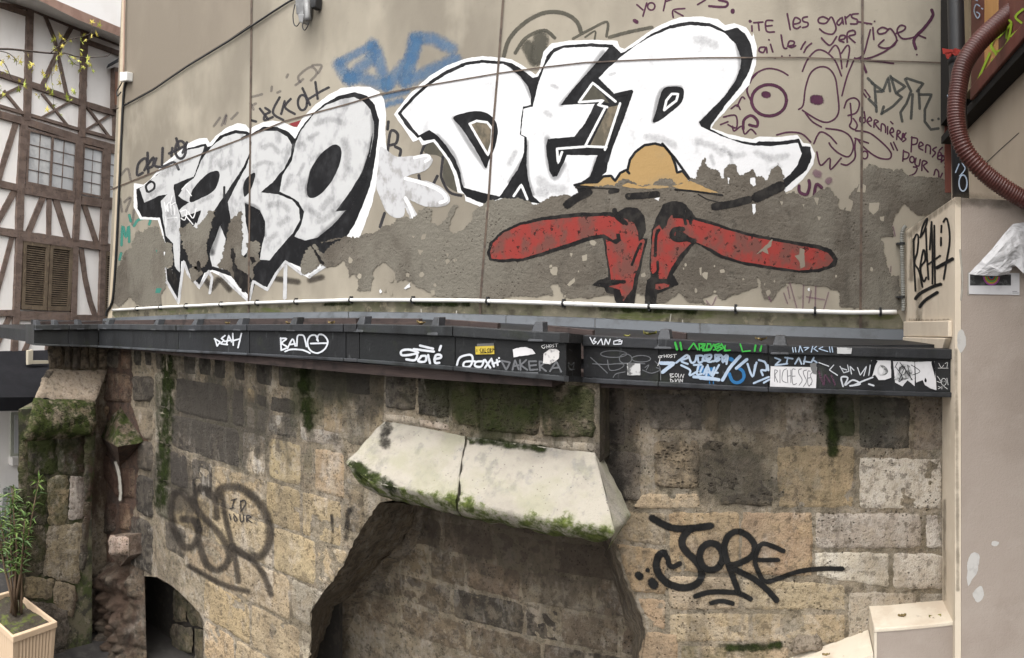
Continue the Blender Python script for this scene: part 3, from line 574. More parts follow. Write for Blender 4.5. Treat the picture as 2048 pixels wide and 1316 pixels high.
PEEL = Z1([(1195, 1085), (1215, 980), (1235, 920), (1280, 905), (1330, 960), (1370, 930), (1420, 880), (1530, 862)]) + B1([(0, 775), (100, 742), (180, 735), (240, 742), (320, 712), (380, 690), (410, 662), (480, 652), (510, 620), (560, 600), (590, 612), (640, 592), (650, 560), (700, 540), (742, 560), (728, 640), (780, 662), (820, 632), (850, 570), (880, 520), (902, 530), (862, 612), (850, 682), (882, 716), (940, 690), (1000, 622), (1020, 552), (1060, 525), (1110, 492), (1180, 486), (1270, 477), (1340, 492), (1400, 520), (1470, 500), (1530, 462), (1600, 456), (1684, 482)]) + \
    B2([(740, 450), (830, 405), (900, 392), (950, 392), (1010, 352), (1080, 372), (1130, 405), (1200, 392), (1250, 352), (1330, 347), (1360, 392), (1430, 372), (1460, 352)]) + B3([(300, 352), (330, 272), (360, 216), (395, 290), (440, 292), (480, 352), (492, 290), (520, 242), (560, 262), (592, 332), (640, 312), (680, 280), (702, 332), (770, 352), (800, 312), (840, 240), (862, 300), (886, 342), (862, 402), (900, 442), (950, 442), (1000, 472), (1060, 472), (1120, 422), (1190, 402), (1202, 472), (1230, 472), (1252, 562), (1290, 542), (1322, 442), (1395, 382), (1405, 300), (1440, 255), (1480, 282), (1600, 302)]) + \
    Z7([(800, 1082), (860, 1132), (1000, 1112), (1042, 1160), (1180, 1172), (1260, 1172), (1345, 1185)]) + [(1930, 372), (1930, 420), (1840, 432), (1808, 408), (1788, 432), (1786, 470), (1764, 478), (1772, 520), (1783, 552), (1798, 552), (1800, 622)] + \
    B3([(1400, 1202), (1260, 1202), (1230, 1092), (1150, 1062), (1080, 1062), (920, 1032), (870, 1062), (800, 1160), (750, 1130), (735, 1060), (722, 1000), (702, 1002), (710, 1062), (620, 1092), (540, 1112), (480, 1152), (430, 1102), (342, 1142), (380, 1182), (260, 1172), (200, 1112), (100, 1162), (40, 1182)]) + B2([(1230, 1180), (1100, 1100), (940, 1122), (850, 1122), (780, 1142), (620, 1132), (575, 1050), (535, 1060), (545, 1112), (450, 1122), (250, 1122), (210, 1152), (60, 1152)]) + \
    B1([(1050, 1132), (850, 1142), (720, 1102), (630, 1062), (600, 1020), (505, 1032), (490, 960), (432, 902), (410, 902), (342, 980), (350, 1030), (320, 1090), (240, 1092), (252, 1030), (222, 962), (190, 1010), (180, 932), (150, 882), (100, 932), (50, 932), (0, 920)]) + Z1([(1330, 1032), (1260, 1082)])
peel(PEEL, 15, 4.5)
for k, (pts, m) in enumerate([(B3([(660, 350), (690, 345), (697, 395), (680, 405), (660, 385)]), 'white'), (B3([(670, 520), (695, 520), (692, 580), (680, 590)]), 'white'), (B3([(510, 345), (525, 350), (520, 390), (510, 385)]), 'white'), (B1([(670, 720), (700, 715), (690, 750), (665, 755)]), 0), (B1([(640, 820), (680, 825), (660, 855)]), 0), (B1([(825, 842), (852, 845), (838, 872)]), 0), (B1([(605, 730), (622, 730), (615, 748)]), 0), (B1([(548, 1075), (590, 1040), (595, 1065), (565, 1082)]), 'white'),
    (B3([(1440, 510), (1510, 512), (1500, 560), (1468, 590), (1440, 560)]), 0), (B3([(1510, 600), (1540, 600), (1540, 635), (1515, 630)]), 0), (B3([(1300, 480), (1335, 500), (1320, 570), (1285, 560)]), 0), (B3([(1380, 380), (1422, 400), (1415, 445), (1360, 440)]), 0), (B3([(1080, 480), (1112, 480), (1100, 530)]), 0), (B3([(1000, 520), (1018, 520), (1010, 545)]), 0), (B3([(855, 500), (875, 505), (868, 530)]), 0), (B3([(1100, 600), (1125, 605), (1112, 630)]), 0), (B2([(735, 860), (770, 850), (765, 890), (740, 895)]), 0), (B2([(655, 840), (680, 845), (665, 870)]), 0), (B2([(640, 1050), (690, 1000), (690, 1030), (655, 1058)]), 0), (B3([(325, 940), (340, 935), (338, 990), (328, 985)]), 0), (B3([(460, 955), (485, 950), (490, 970), (465, 975)]), 0), (B2([(1215, 485), (1250, 475), (1240, 500)]), 'white'), (Z1([(285, 940), (298, 940), (292, 970)]), 'teal'), (Z1([(337, 950), (345, 952), (340, 975)]), 'white'), (B1([(1088, 540), (1115, 545), (1108, 620), (1090, 620)]), 0), (Z1([(290, 1180), (320, 1185), (315, 1210), (285, 1210)]), 'teal')]):
    fill('paint_flake', pts, M[m] if m else M['plaster'], 10.5, bld, smooth=False, rag=1.5, seed=40 + k)
fr_ = random.Random(21)
for k in range(46):
    x = fr_.uniform(690, 1775); y = fr_.uniform(455, 590) if fr_.random() < .6 else fr_.uniform(520, 600)
    if x < 960: y = max(y, 520)
    r_ = fr_.uniform(1.6, 5.5) * (1.5 if fr_.random() < .15 else 1)
    fill('paint_flake', [(x + r_ * fr_.uniform(.5, 1.3) * math.cos(a), y + r_ * fr_.uniform(.6, 1.7) * math.sin(a)) for a in [6.28 * j / 7 for j in range(7)]], M['plaster'] if fr_.random() < .8 else M['white'], 10.55, bld, smooth=False, rag=.8, seed=200 + k, step=2)
strokes('letter_shadow', zs(B3, [([(700, 478), (780, 440), (860, 402)], 62), ([(425, 538), (540, 520), (650, 490)], 46)], 1 / 3.289) + zs(B2, [([(640, 525), (700, 480), (780, 440)], 50), ([(1040, 470), (1130, 465), (1230, 455)], 40), ([(920, 440), (970, 430)], 26)], 1 / 3.289), M['black_old'], 11, bld, smooth=False)
strokes('spray_lettering', zs(B3, [[(980, 400), (985, 440), (1030, 455), (1050, 400), (1045, 365)], [(1080, 460), (1095, 390), (1130, 412)]]), M['purple'], 9, bld, width=6)
strokes('marker_lettering', zs(B3, [[(920, 1040), (970, 1220)], [(1010, 1030), (1005, 1220)], [(1090, 1060), (1085, 1230)], [(1175, 1100), (1140, 1220)], [(1060, 1090), (1045, 1170)], [(1030, 1130), (1150, 1150)], [(880, 1105), (905, 1175)], [(370, 1155), (405, 1190), (435, 1130)], [(780, 1130), (795, 1160)], [(905, 1060), (920, 1140)], ([(1090, 315), (1110, 325)], 14), ([(1170, 370), (1180, 360)], 12), [(1600, 670), (1612, 730)], [(1585, 930), (1583, 965)]]), M['purple_faint'], 9.2, bld, width=2.6)

fill('painted_cloud', B2([(1330, 400), (1400, 385), (1450, 368), (1520, 398), (1580, 425), (1640, 446), (1560, 442), (1460, 428), (1370, 420)]), M['tan'], 10.6, bld, smooth=False, rag=1.4, seed=31)
fill('painted_cloud', B2([(1000, 400), (1040, 380), (1130, 408), (1200, 396), (1300, 400), (1330, 412), (1200, 418), (1050, 412)]), M['tan'], 10.6, bld, smooth=False, rag=1.6, seed=32)
strokes('cloud_outline', zs(B2, [([(1350, 425), (1460, 434), (1560, 448), (1660, 462)], 12), ([(1500, 455), (1560, 490), (1640, 510)], 7), ([(700, 412), (820, 414), (960, 420)], 10)], 1 / 3.289), M['black_old'], 11.2, bld, smooth=False)
SCUFF = [([(1110, 330), (1150, 290), (1210, 270)], 34), ([(1180, 470), (1200, 430), (1215, 400)], 26), ([(1290, 150), (1380, 120), (1450, 140)], 40), ([(1470, 250), (1490, 330), (1480, 430)], 46), ([(1300, 760), (1380, 720), (1440, 640)], 44), ([(1250, 690), (1310, 720)], 36), ([(960, 300), (1010, 280), (1060, 330)], 34), ([(900, 420), (960, 390), (1020, 400)], 30), ([(1000, 660), (1070, 650), (1120, 690)], 40), ([(1060, 780), (1120, 740)], 44), ([(990, 880), (1040, 840)], 40), ([(640, 360), (700, 300), (760, 280)], 34), ([(700, 430), (760, 390)], 34), ([(560, 640), (640, 600)], 30), ([(330, 470), (420, 410), (500, 370)], 40), ([(250, 590), (330, 540)], 34), ([(370, 700), (400, 800)], 50), ([(1240, 240), (1300, 210)], 30), ([(1380, 620), (1330, 680)], 50), ([(1090, 560), (1130, 470)], 30)]
strokes('paint_scuff', zs(Z1, SCUFF, 1 / 3.133), M['scuff'], 6.2, bld)
strokes('paint_scuff', zs(Z6, [([(1280, 260), (1360, 270), (1420, 300)], 60), ([(300, 740), (330, 760)], 40), ([(340, 560), (380, 580)], 26), ([(100, 1000), (60, 1080)], 40), ([(260, 1180), (330, 1240), (420, 1250)], 70), ([(960, 900), (1080, 920), (1150, 960)], 50), ([(1300, 930), (1400, 960), (1460, 1010)], 46), ([(720, 490), (760, 480)], 24), ([(240, 1260), (300, 1280)], 60)], 1 / 3.289), M['scuff'], 6.3, bld)
strokes('paint_scuff', zs(B3, [([(480, 150), (560, 200), (620, 190)], 40), ([(520, 180), (540, 250)], 26), ([(400, 200), (420, 260)], 30), ([(700, 180), (800, 220), (900, 200)], 50), ([(850, 270), (800, 300)], 40)], 1 / 3.289), M['scuff'], 6.4, bld)
# soft overspray along the shadow edges
strokes('overspray', zs(Z6, [([(310, 910), (320, 1060), (360, 1170), (420, 1080)], 60), ([(400, 690), (520, 550), (680, 340)], 50), ([(1010, 800), (1060, 600), (1190, 575)], 46), ([(1320, 810), (1480, 650), (1580, 470), (1560, 280)], 50), ([(175, 930), (180, 1150), (215, 1280)], 44), ([(640, 1040), (600, 1170)], 50), ([(60, 1200), (150, 1050)], 40), ([(205, 640), (150, 520), (60, 430)], 36)], 1 / 3.289), M['overspray'], 6.1, bld)
strokes('overspray', zs(Z5, [([(1340, 775), (1450, 960), (1550, 1100)], 50), ([(1230, 890), (1340, 1020), (1400, 1220)], 46), ([(810, 760), (810, 920), (740, 1180)], 60)], 1 / 3.289) + zs(Z1, [([(1590, 500), (1480, 700), (1300, 870)], 60), ([(1240, 600), (1240, 520), (1320, 340)], 40), ([(560, 850), (640, 960)], 60), ([(690, 780), (640, 960)], 50), ([(970, 850), (930, 690), (850, 650)], 40)], 1 / 3.133), M['overspray'], 6.15, bld)
# ---- red legs with black outlines painted over the bare render
LEG1 = B2([(112, 840), (130, 770), (210, 695), (330, 640), (480, 605), (700, 578), (920, 572), (960, 575), (1030, 540), (1100, 545), (1150, 600), (1158, 690), (1135, 745), (1170, 745), (1140, 860), (1125, 940), (1110, 1010), (1090, 1100), (1080, 1180), (960, 1180), (945, 1110), (900, 1105), (880, 1070), (800, 1055), (850, 1020), (910, 1000), (900, 900), (875, 745), (800, 755), (650, 805), (500, 852), (350, 895), (190, 905), (125, 890)])
fill('leg_outline', LEG1, M['black_old'], 11.5, bld, smooth=False, rag=1.4, label='black outline of the left painted leg')
fill('painted_leg', B2([(133, 832), (152, 775), (222, 708), (335, 658), (480, 628), (700, 605), (900, 598), (1010, 612), (1080, 645), (1105, 702), (1110, 765), (1142, 748), (1150, 765), (1128, 850), (1108, 930), (1085, 990), (1068, 1080), (1008, 1160), (985, 1085), (915, 1062), (985, 1045), (930, 1020), (920, 950), (902, 850), (892, 752), (960, 785), (995, 760), (985, 712), (960, 715), (965, 745), (940, 755), (880, 718), (800, 728), (650, 778), (500, 828), (350, 876), (200, 884), (142, 878)]), M['red'], 12.5, bld, smooth=False, rag=.8, label='red bent leg pointing left, painted on bare render')
strokes('leg_outline', zs(B2, [([(850, 1035), (930, 1030), (1015, 1032)], 22), ([(1065, 920), (1095, 840), (1125, 780)], 16), ([(950, 560), (965, 600), (1010, 640)], 30), ([(1000, 620), (1030, 650)], 22)], 1 / 3.289), M['black_old'], 13.2, bld)
LEG2 = B2([(1190, 1000), (1180, 930), (1190, 780), (1195, 690), (1225, 610), (1270, 520), (1330, 498), (1400, 510), (1460, 565)]) + B3([(300, 605), (420, 640), (540, 680), (660, 712), (820, 742), (980, 770), (1110, 790), (1190, 815), (1240, 880), (1222, 930), (1120, 965), (980, 972), (800, 950), (600, 916), (470, 878), (390, 830), (300, 780), (275, 800), (210, 890), (150, 980), (190, 1050), (130, 1075), (100, 1090), (45, 1110), (40, 1180)]) + B2([(1150, 1180), (1155, 1060), (1160, 1020)])
fill('leg_outline', LEG2, M['black_old'], 11.5, bld, smooth=False, rag=1.4, seed=6, label='black outline of the right painted leg')
fill('painted_leg', B3([(140, 592), (250, 612), (400, 655), (520, 692), (640, 728), (800, 760), (960, 790), (1100, 815), (1172, 842), (1205, 888), (1175, 925), (1100, 948), (980, 956), (800, 930), (600, 896), (480, 858), (400, 812), (300, 770), (220, 705), (170, 700), (165, 730), (190, 745), (240, 745), (272, 778), (200, 850), (140, 940), (110, 1012), (60, 1010), (50, 960), (20, 985), (5, 960), (10, 800), (20, 690), (60, 655), (80, 690), (110, 660), (120, 620)]), M['red'], 12.5, bld, smooth=False, rag=.8, seed=2, label='red bent leg pointing right, painted on bare render')
fill('painted_leg', B3([(35, 1048), (90, 1042), (128, 1052), (120, 1065), (60, 1085), (35, 1080)]), M['red'], 12.5, bld, smooth=False, rag=.6)
strokes('leg_outline', zs(B3, [([(60, 690), (40, 730), (35, 860)], 18), ([(160, 600), (220, 605), (275, 620)], 22), ([(225, 610), (235, 650)], 18), ([(262, 615), (268, 645)], 18), ([(215, 685), (160, 690), (145, 730), (180, 755), (240, 750), (290, 765)], 30), ([(50, 900), (50, 960), (20, 990)], 16)], 1 / 3.289), M['black_old'], 13.2, bld)
for k, pts in enumerate([B3([(760, 790), (805, 750), (800, 800), (770, 815), (780, 850), (740, 830), (700, 850), (740, 810)]), B3([(985, 810), (1015, 815), (1018, 930), (990, 945), (985, 900), (950, 860), (980, 850)])]):
    fill('paint_flake', pts, M['plaster_dark'], 13.5, bld, smooth=False, rag=1.2, seed=80 + k)
# expansion joints run over the lettering
strokes('joint_strip', [(vl[1], 3.4)], M['joint'], 14, bld, smooth=False, step=14)
strokes('joint_strip', [(vl[2], 4.2)], M['joint'], 14, bld, smooth=False, step=14)
strokes('joint_strip', [(vl[3], 5)], M['joint'], 14, bld, smooth=False, step=14)
strokes('joint_strip', [(mline, 2.8)], M['joint'], 14.4, bld, smooth=False, step=14)

# ------------------------------------------------------------------ foot of the wall: moss band, pipe, flashing, roof
pipe_y = [(225, 620), (330, 614), (500, 606), (590, 603), (700, 600), (800, 600), (940, 601), (1100, 606), (1240, 611), (1400, 616), (1560, 621), (1700, 625), (1802, 624)]
fl_top = [(205, 638), (222, 636), (400, 628), (500, 626), (697, 624), (850, 626), (1012, 631), (1190, 637), (1400, 648), (1810, 660)]
fl_bot = [(205, 643), (222, 642), (400, 638), (500, 637), (697, 635), (850, 638), (1012, 646), (1190, 655), (1400, 666), (1810, 680)]
rim_t = [(60, 650), (75, 650), (210, 648), (360, 650), (512, 649), (720, 648), (905, 652), (1132, 666), (1165, 670), (1452, 683), (1560, 690), (1910, 698)]
rim_b = [(60, 659), (75, 660), (210, 658), (360, 661), (512, 661), (720, 664), (905, 672), (1132, 686), (1165, 691), (1452, 702), (1560, 708), (1910, 718)]
face_b = [(60, 687), (75, 688), (210, 692), (360, 700), (512, 707), (720, 718), (905, 732), (1132, 752), (1165, 755), (1452, 770), (1560, 775), (1910, 785)]
lip_b = [(60, 690), (75, 691), (210, 695), (360, 704), (512, 711), (720, 724), (905, 740), (1132, 762), (1165, 764), (1452, 779), (1560, 784), (1910, 794)]

mossy = surface('mossy_render', (.20, .18, .13), [((.085, .088, .045), 3.5, .40, .64, .8), ((.06, .05, .035), 8, .48, .66, .8), ((.34, .30, .21), 12, .55, .72, .7), ((.10, .12, .03), (2, 2, 9), .55, .7, .8)], bumps=((20, .6), (80, .5)), bstr=.6)
fill('mossy_base', [(x, interp(pipe_y, x) + 3) for x in range(218, 1816, 20)] + [(x, interp(fl_top, x) + 3) for x in range(1815, 217, -20)], mossy, 1, bld, smooth=False)
strokes('moss_stain', [([(x, interp(pipe_y, x) + 7) for x in range(a, b, 12)], wd) for a, b, wd in ((1200, 1400, 12), (830, 950, 11), (650, 700, 8))], M['moss_stain'], 3, bld, smooth=False)
strokes('bird_dropping', [([(842, 618), (843, 628)], 2.6), ([(913, 622), (912, 632)], 3), ([(1342, 628), (1339, 648)], 2.4), ([(1365, 640), (1366, 652)], 2.6)], M['lime_stain'], 4, bld, smooth=False)

pvc = surface('white_pvc', (.72, .71, .68), [((.45, .42, .37), (3, 3, 20), .55, .75, .5)], rough=.45)
blackp = surface('black_plastic', (.02, .02, .021), rough=.5)
pip = thing('conduit_pipe', 'thin white plastic pipe clipped along the foot of the rendered wall', 'pipe', UY(800, 600, 4.47))
MB().tube([UY(x, interp(pipe_y, x), 4.465) for x in range(225, 1803, 14)], 0.0165, 10).build('pipe', pvc, pip, True)
MB().tube([UY(x, interp(pipe_y, x), 4.465) for x in (1150, 1170, 1187)], .0185, 10).build('coupling', pvc, pip, True)
for x in (272, 319, 370, 440, 512, 590, 700, 824, 974, 1126, 1298, 1471, 1630, 1761):
    c = UY(x, interp(pipe_y, x), 4.465)
    MB().tube([c - Vector((.009, 0, 0)), c + Vector((.009, 0, 0))], .019, 10).box(c + Vector((-.009, .0, -.03)), c + Vector((.009, .034, -.012))).box(c + Vector((-.008, .0, .012)), c + Vector((.008, .034, .034))).build('clip', blackp, pip)
grey_c = surface('grey_conduit', (.24, .24, .22), [((.14, .13, .11), 10, .5, .7, .6)], rough=.6)
cz = [(1812, 452), (1807, 458), (1804, 470), (1804, 500), (1805, 540), (1806, 580), (1807, 612), (1806, 622)]
pts = [UY(x, y, 4.45) for x, y in resample(catmull(cz, False, 6), 1.6)]
cond = thing('flexible_conduit', 'grey ribbed flexible conduit rising beside the pilaster', 'conduit', UY(1806, 622, 4.45))
MB().tube(pts, [.016 if i % 2 else .0125 for i in range(len(pts))], 10).build('conduit', grey_c, cond)
for y in (487, 594):
    c = UY(1804.5, y, 4.45); MB().tube([c - Vector((0, 0, .008)), c + Vector((0, 0, .008))], .021, 10).box(c + Vector((-.04, -.004, -.006)), c + Vector((.0, .045, .006))).build('clip', blackp, cond)

zinc = surface('weathered_zinc', (.022, .0225, .0245), [((.040, .041, .044), (3, 3, 1.2), .48, .7, .7), ((.012, .0122, .013), (6, 6, 1.0), .45, .65, .75), ((.12, .125, .13), (30, 30, 8), .62, .74, .45), ((.04, .05, .02), 9, .56, .7, .25)],
    rough=.52, bumps=((10, .7), (70, .2)), bstr=.35, bdist=.012, objcol=True, spec=.28)
zinc_l = surface('light_zinc', (.13, .145, .165), [((.20, .215, .235), (2.5, 2.5, 4), .45, .7, .7), ((.06, .065, .07), 8, .5, .68, .6)], rough=.5, bumps=((14, .5), (60, .2)), bstr=.2, spec=.45)
woodm = surface('dark_board', (.050, .035, .032), [((.085, .06, .052), (3, 3, 30), .45, .65, .7), ((.02, .016, .015), 10, .5, .65, .7)], rough=.8)

flash = thing('wall_flashing', 'grey zinc flashing strip along the foot of the rendered wall', 'flashing', UY(900, 640, 4.47))
segs = (205, 372, 697, 1012, 1190, 1400, 1812)
for a, b in zip(segs, segs[1:]):
    xs = [a + .6] + list(range(a + 14, b - 10, 22)) + [b - .6]
    V, F = [], []
    for x in xs:
        t, q = UY(x, interp(fl_top, x), 4.47), UY(x, interp(fl_bot, x), 4.455)
        V += [t + Vector((0, .028, .004)), t, q, q + Vector((0, -.02, -.012)), q + Vector((0, .04, -.014))]
    for i in range(len(xs) - 1):
        for k in range(4): F.append((i * 5 + k, i * 5 + k + 1, i * 5 + 6 + k, i * 5 + 5 + k))
    mesh('zinc_strip', V, F, zinc_l, flash)

gut = thing('zinc_gutter', 'dark zinc box gutter covered in tags and stickers above the stone wall', 'gutter', UY(900, 760, 2.93))
YL, YR, XR = 2.93, 3.13, -5.6
def onrun(x, y, run, out=0.0):
    if run == 'L': return UY(x, y, YL) + Vector((0, -out, 0))
    if run == 'R': return UY(x, y, YR) + Vector((0, -out, 0))
    return UX(x, y, XR) + Vector((out, 0, 0))
def back(run): return Vector((-1, 0, 0)) if run == 'S' else Vector((0, 1, 0))
def strip(name, xa, xb, top, bot, run, out, th, mat, tint=None, bow=0.0, step=24):
    n = max(2, int((xb - xa) / step) + 1)
    V, F = [], []
    for i in range(n):
        x = xa + (xb - xa) * i / (n - 1)
        b = bow * noise.noise((x * .013, out, xa))
        t, q = onrun(x, interp(top, x), run, out + b), onrun(x, interp(bot, x), run, out + b)
        V += [t, q, q + back(run) * th, t + back(run) * th]
    for i in range(n - 1):
        for k in range(4): F.append((i * 4 + k, i * 4 + (k + 1) % 4, i * 4 + 4 + (k + 1) % 4, i * 4 + 4 + k))
    F += [(3, 2, 1, 0), tuple(4 * (n - 1) + k for k in range(4))]
    o = MB().add(V, F).build(name, mat, gut, bevel=.004)
    if tint: o.color = (*tint, 1)
    else: o.color = (1, 1, 1, 1)
    return o
runs = [('S', 68, 137), ('S', 137, 197), ('L', 197, 357), ('L', 357, 499), ('L', 499, 692), ('L', 692, 719), ('L', 719, 910), ('L', 910, 1133), ('R', 1166, 1318), ('R', 1318, 1537), ('R', 1537, 1903)]
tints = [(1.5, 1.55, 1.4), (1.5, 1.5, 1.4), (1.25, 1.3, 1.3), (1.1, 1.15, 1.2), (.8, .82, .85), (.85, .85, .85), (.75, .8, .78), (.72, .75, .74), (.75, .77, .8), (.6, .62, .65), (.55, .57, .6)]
up = lambda tab, d: [(x, y + d) for x, y in tab]
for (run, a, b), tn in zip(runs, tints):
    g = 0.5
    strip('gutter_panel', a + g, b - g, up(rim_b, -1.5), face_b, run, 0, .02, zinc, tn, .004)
    strip('gutter_lip', a + g, b - g, up(face_b, -.6), lip_b, run, .022, .05, zinc, tuple(c * 3.4 for c in tn), .004)  # the lighter tint paints a highlight along the lip
    strip('gutter_rim', a + g * 2, b - g * 2, rim_t, rim_b, run, .026, .075, zinc, tuple(c * 2.2 for c in tn), .006)  # rim tinted lighter than the face, a painted blue-grey highlight
# return face where the gutter steps back
rx = onrun(1133, 700, 'L').x
V = [Vector((rx - .002, YL, onrun(1133, interp(t, 1133), 'L').z)) for t in (rim_t, face_b)] + [Vector((rx - .002, YR + .02, onrun(1166, interp(t, 1166), 'R').z)) for t in (face_b, rim_t)]
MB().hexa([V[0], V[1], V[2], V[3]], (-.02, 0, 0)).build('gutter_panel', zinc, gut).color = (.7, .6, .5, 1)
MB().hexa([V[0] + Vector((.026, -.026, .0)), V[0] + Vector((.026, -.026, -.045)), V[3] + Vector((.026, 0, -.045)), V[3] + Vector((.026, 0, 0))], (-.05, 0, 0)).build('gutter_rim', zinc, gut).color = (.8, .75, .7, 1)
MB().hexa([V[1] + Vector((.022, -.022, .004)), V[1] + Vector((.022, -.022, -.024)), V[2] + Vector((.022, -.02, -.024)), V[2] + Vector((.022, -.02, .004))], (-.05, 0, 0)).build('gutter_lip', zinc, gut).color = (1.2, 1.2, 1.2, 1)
# end cap on the left and right
e0 = [onrun(68, interp(t, 68), 'S') for t in (rim_t, lip_b)]
MB().hexa([e0[0], e0[1], e0[1] + Vector((-.35, .05, 0)), e0[0] + Vector((-.35, .05, 0))], (0, .02, 0)).build('end_cap', zinc, gut).color = (1.4, 1.4, 1.3, 1)
# straps
for run, x, hw in [('S', 76, .04), ('S', 112, .04), ('S', 159, .04), ('L', 214, .042), ('L', 312, .042), ('L', 389, .042), ('L', 479, .042), ('L', 587, .040), ('L', 722, .038), ('L', 870, .036), ('L', 1075, .042), ('R', 1328, .045), ('R', 1560, .047)]:
    t, b = onrun(x, interp(rim_t, x), run, .03), onrun(x, interp(rim_b, x), run, .032)
    d = Vector((0, 1, 0)) if run == 'S' else Vector((1, 0, 0))
    t = t + Vector((0, 0, .046)) + back(run) * .045
    q = [t - d * hw * .5, b - d * hw, b + d * hw, t + d * hw * .5]
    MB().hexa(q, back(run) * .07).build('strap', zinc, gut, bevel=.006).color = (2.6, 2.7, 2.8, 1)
# boards lying behind the rim
bt = [(213, 641), (310, 640), (480, 638), (583, 638), (712, 637), (872, 638), (995, 647), (1080, 650), (1190, 662), (1330, 661), (1375, 668)]
for a, b in ((216, 309), (316, 387), (393, 476), (483, 584), (591, 712), (727, 838), (874, 995), (1082, 1185), (1336, 1372)):
    xs = [a, (a + b) / 2, b]
    q = [UY(x, interp(bt, x), 3.32) for x in xs]
    V = []
    for p in q: V += [p, p - Vector((0, 0, .16)), p + Vector((0, .04, -.16)), p + Vector((0, .04, .002))]
    MB().add(V, [(i * 4 + k, i * 4 + (k + 1) % 4, i * 4 + 4 + (k + 1) % 4, i * 4 + 4 + k) for i in (0, 1) for k in range(4)] + [(3, 2, 1, 0), (8, 9, 10, 11)]).build('back_board', woodm, gut)
for a, b in ((72, 110), (114, 157), (161, 205)):
    q = [UX(a, 643.5, -5.95), UX(a, 653, -5.95), UX(b, 653, -5.95), UX(b, 642, -5.95)]
    MB().hexa(q, (-.04, 0, 0)).build('back_board', woodm, gut)
# roof sheet and trough floor
V, F = [], []
xs = list(range(200, 1815, 35))
for i, x in enumerate(xs):
    bk = UY(x, interp(fl_bot, x), 4.465); fr = bk.copy(); fr.y = 3.36
    fr.z = EYE - (.19 if x < 1150 else .205)
    tr = fr.copy(); tr.z -= .14; t2 = tr.copy(); t2.y = 3.0 if x < 1150 else 3.16
    V += [bk, fr, tr, t2]
for i in range(len(xs) - 1):
    for k in range(3): F.append((i * 4 + k, i * 4 + k + 1, i * 4 + k + 5, i * 4 + k + 4))
o = mesh('roof_sheet', V, F, zinc, gut); o.color = (.9, .9, .95, 1)
MB().box((-7.9, 2.35, EYE - .36), (-5.66, 4.5, EYE - .24)).build('roof_sheet', zinc, gut).color = (1, 1, 1, 1)
MB().box((-5.66, 2.96, EYE - .40), (-1.2, 4.5, EYE - .345)).build('soffit_board', woodm, gut)
MB().box((-1.2, 3.16, EYE - .42), (.745, 4.5, EYE - .345)).build('soffit_board', woodm, gut)

GL, GRn, GS = plane_Y(YL - .0045), plane_Y(YR - .0045), plane_X(XR)
G1, G2, G3, G4 = Z(60, 600, 4), Z(500, 600, 4), Z(940, 600, 4), Z(1400, 600, 4)
RIML, RIMR = plane_Y(YL - .034), plane_Y(YR - .034)
def gtag(z, data, m, plane, width, label=None, smooth=True, layer=1.5):
    return strokes('marker_lettering', zs(z, data, .25), M[m], layer, gut, plane, width=width / 4, smooth=smooth, label=label, step=2)
gtag(G1, [[(1480, 310), (1497, 368)], [(1476, 310), (1522, 335), (1497, 368)], [(1560, 285), (1530, 308), (1552, 322), (1524, 350), (1580, 357)], [(1572, 352), (1590, 283), (1612, 335)], [(1555, 332), (1612, 320)], [(1622, 268), (1626, 362)], [(1692, 266), (1664, 382)], [(1620, 327), (1680, 310)]], 'marker_white', GL, 11, 'white marker word DEAH on the gutter', False)
gtag(G2, [[(245, 303), (250, 402)], [(243, 308), (292, 310), (255, 345), (297, 378), (250, 402)], [(300, 387), (340, 313), (362, 367)], [(315, 357), (362, 350)], [(375, 367), (380, 292), (405, 280), (432, 292), (452, 372)], [(545, 330), (525, 283), (480, 290), (460, 340), (480, 400), (540, 425), (600, 390), (622, 330), (590, 283), (550, 278), (535, 320)], [(485, 348), (612, 345)], [(280, 412), (330, 395), (420, 400), (480, 425)]], 'marker_white', GL, 12, 'white marker word BANG on the gutter')
gtag(G2, [[(1345, 420), (1280, 398), (1215, 405), (1213, 440), (1270, 440), (1335, 432), (1320, 480), (1250, 475)], [(1370, 452), (1345, 488), (1400, 492), (1408, 450), (1370, 448)], [(1425, 440), (1440, 505)], [(1475, 475), (1527, 460), (1520, 438), (1485, 445), (1480, 500), (1515, 502)], [(1360, 365), (1465, 390)], [(1310, 393), (1472, 413)], [(1527, 368), (1515, 402)]], 'marker_white', GL, 17, 'thick white marker tag with two bars on the gutter')
gtag(G2, [[(1655, 520), (1680, 460), (1760, 438), (1782, 470), (1760, 530), (1710, 532), (1720, 495), (1800, 490)], [(1860, 490), (1810, 495), (1800, 527), (1850, 532), (1872, 480)], [(1880, 478), (1922, 542)], [(1932, 470), (1880, 542)], [(1935, 480), (1952, 532)], [(1975, 478), (1982, 522)], [(1940, 510), (1987, 495)], [(1992, 465)], [(1995, 490)]], 'marker_white', GL, 15, 'white marker tag below the yellow sticker')
def sticker(z, pts, mat, plane, label, layer=2, rag=0, name='sticker'):
    return fill(name, z(pts), mat, layer, gut, plane, smooth=False, rag=rag, label=label, step=3)
paper = surface('white_paper', (.66, .65, .66), [((.5, .49, .5), 18, .5, .7, .5)], rough=.9, bumps=((40, .3),), bstr=.15)
paper_torn = surface('torn_paper', (.60, .58, .57), [((.2, .2, .2), 45, .5, .62, .8)], rough=.9)
yel = surface('yellow_sticker', (.56, .42, .055), [((.35, .26, .04), 30, .5, .7, .5)], rough=.5)
photo = surface('grey_print', (.50, .50, .50), [((.06, .06, .06), 22, .46, .58, .9)], rough=.6)
sticker(G2, [(1803, 372), (1952, 366), (1955, 432), (1805, 436)], yel, GL, 'yellow sticker with black print', name='sticker')
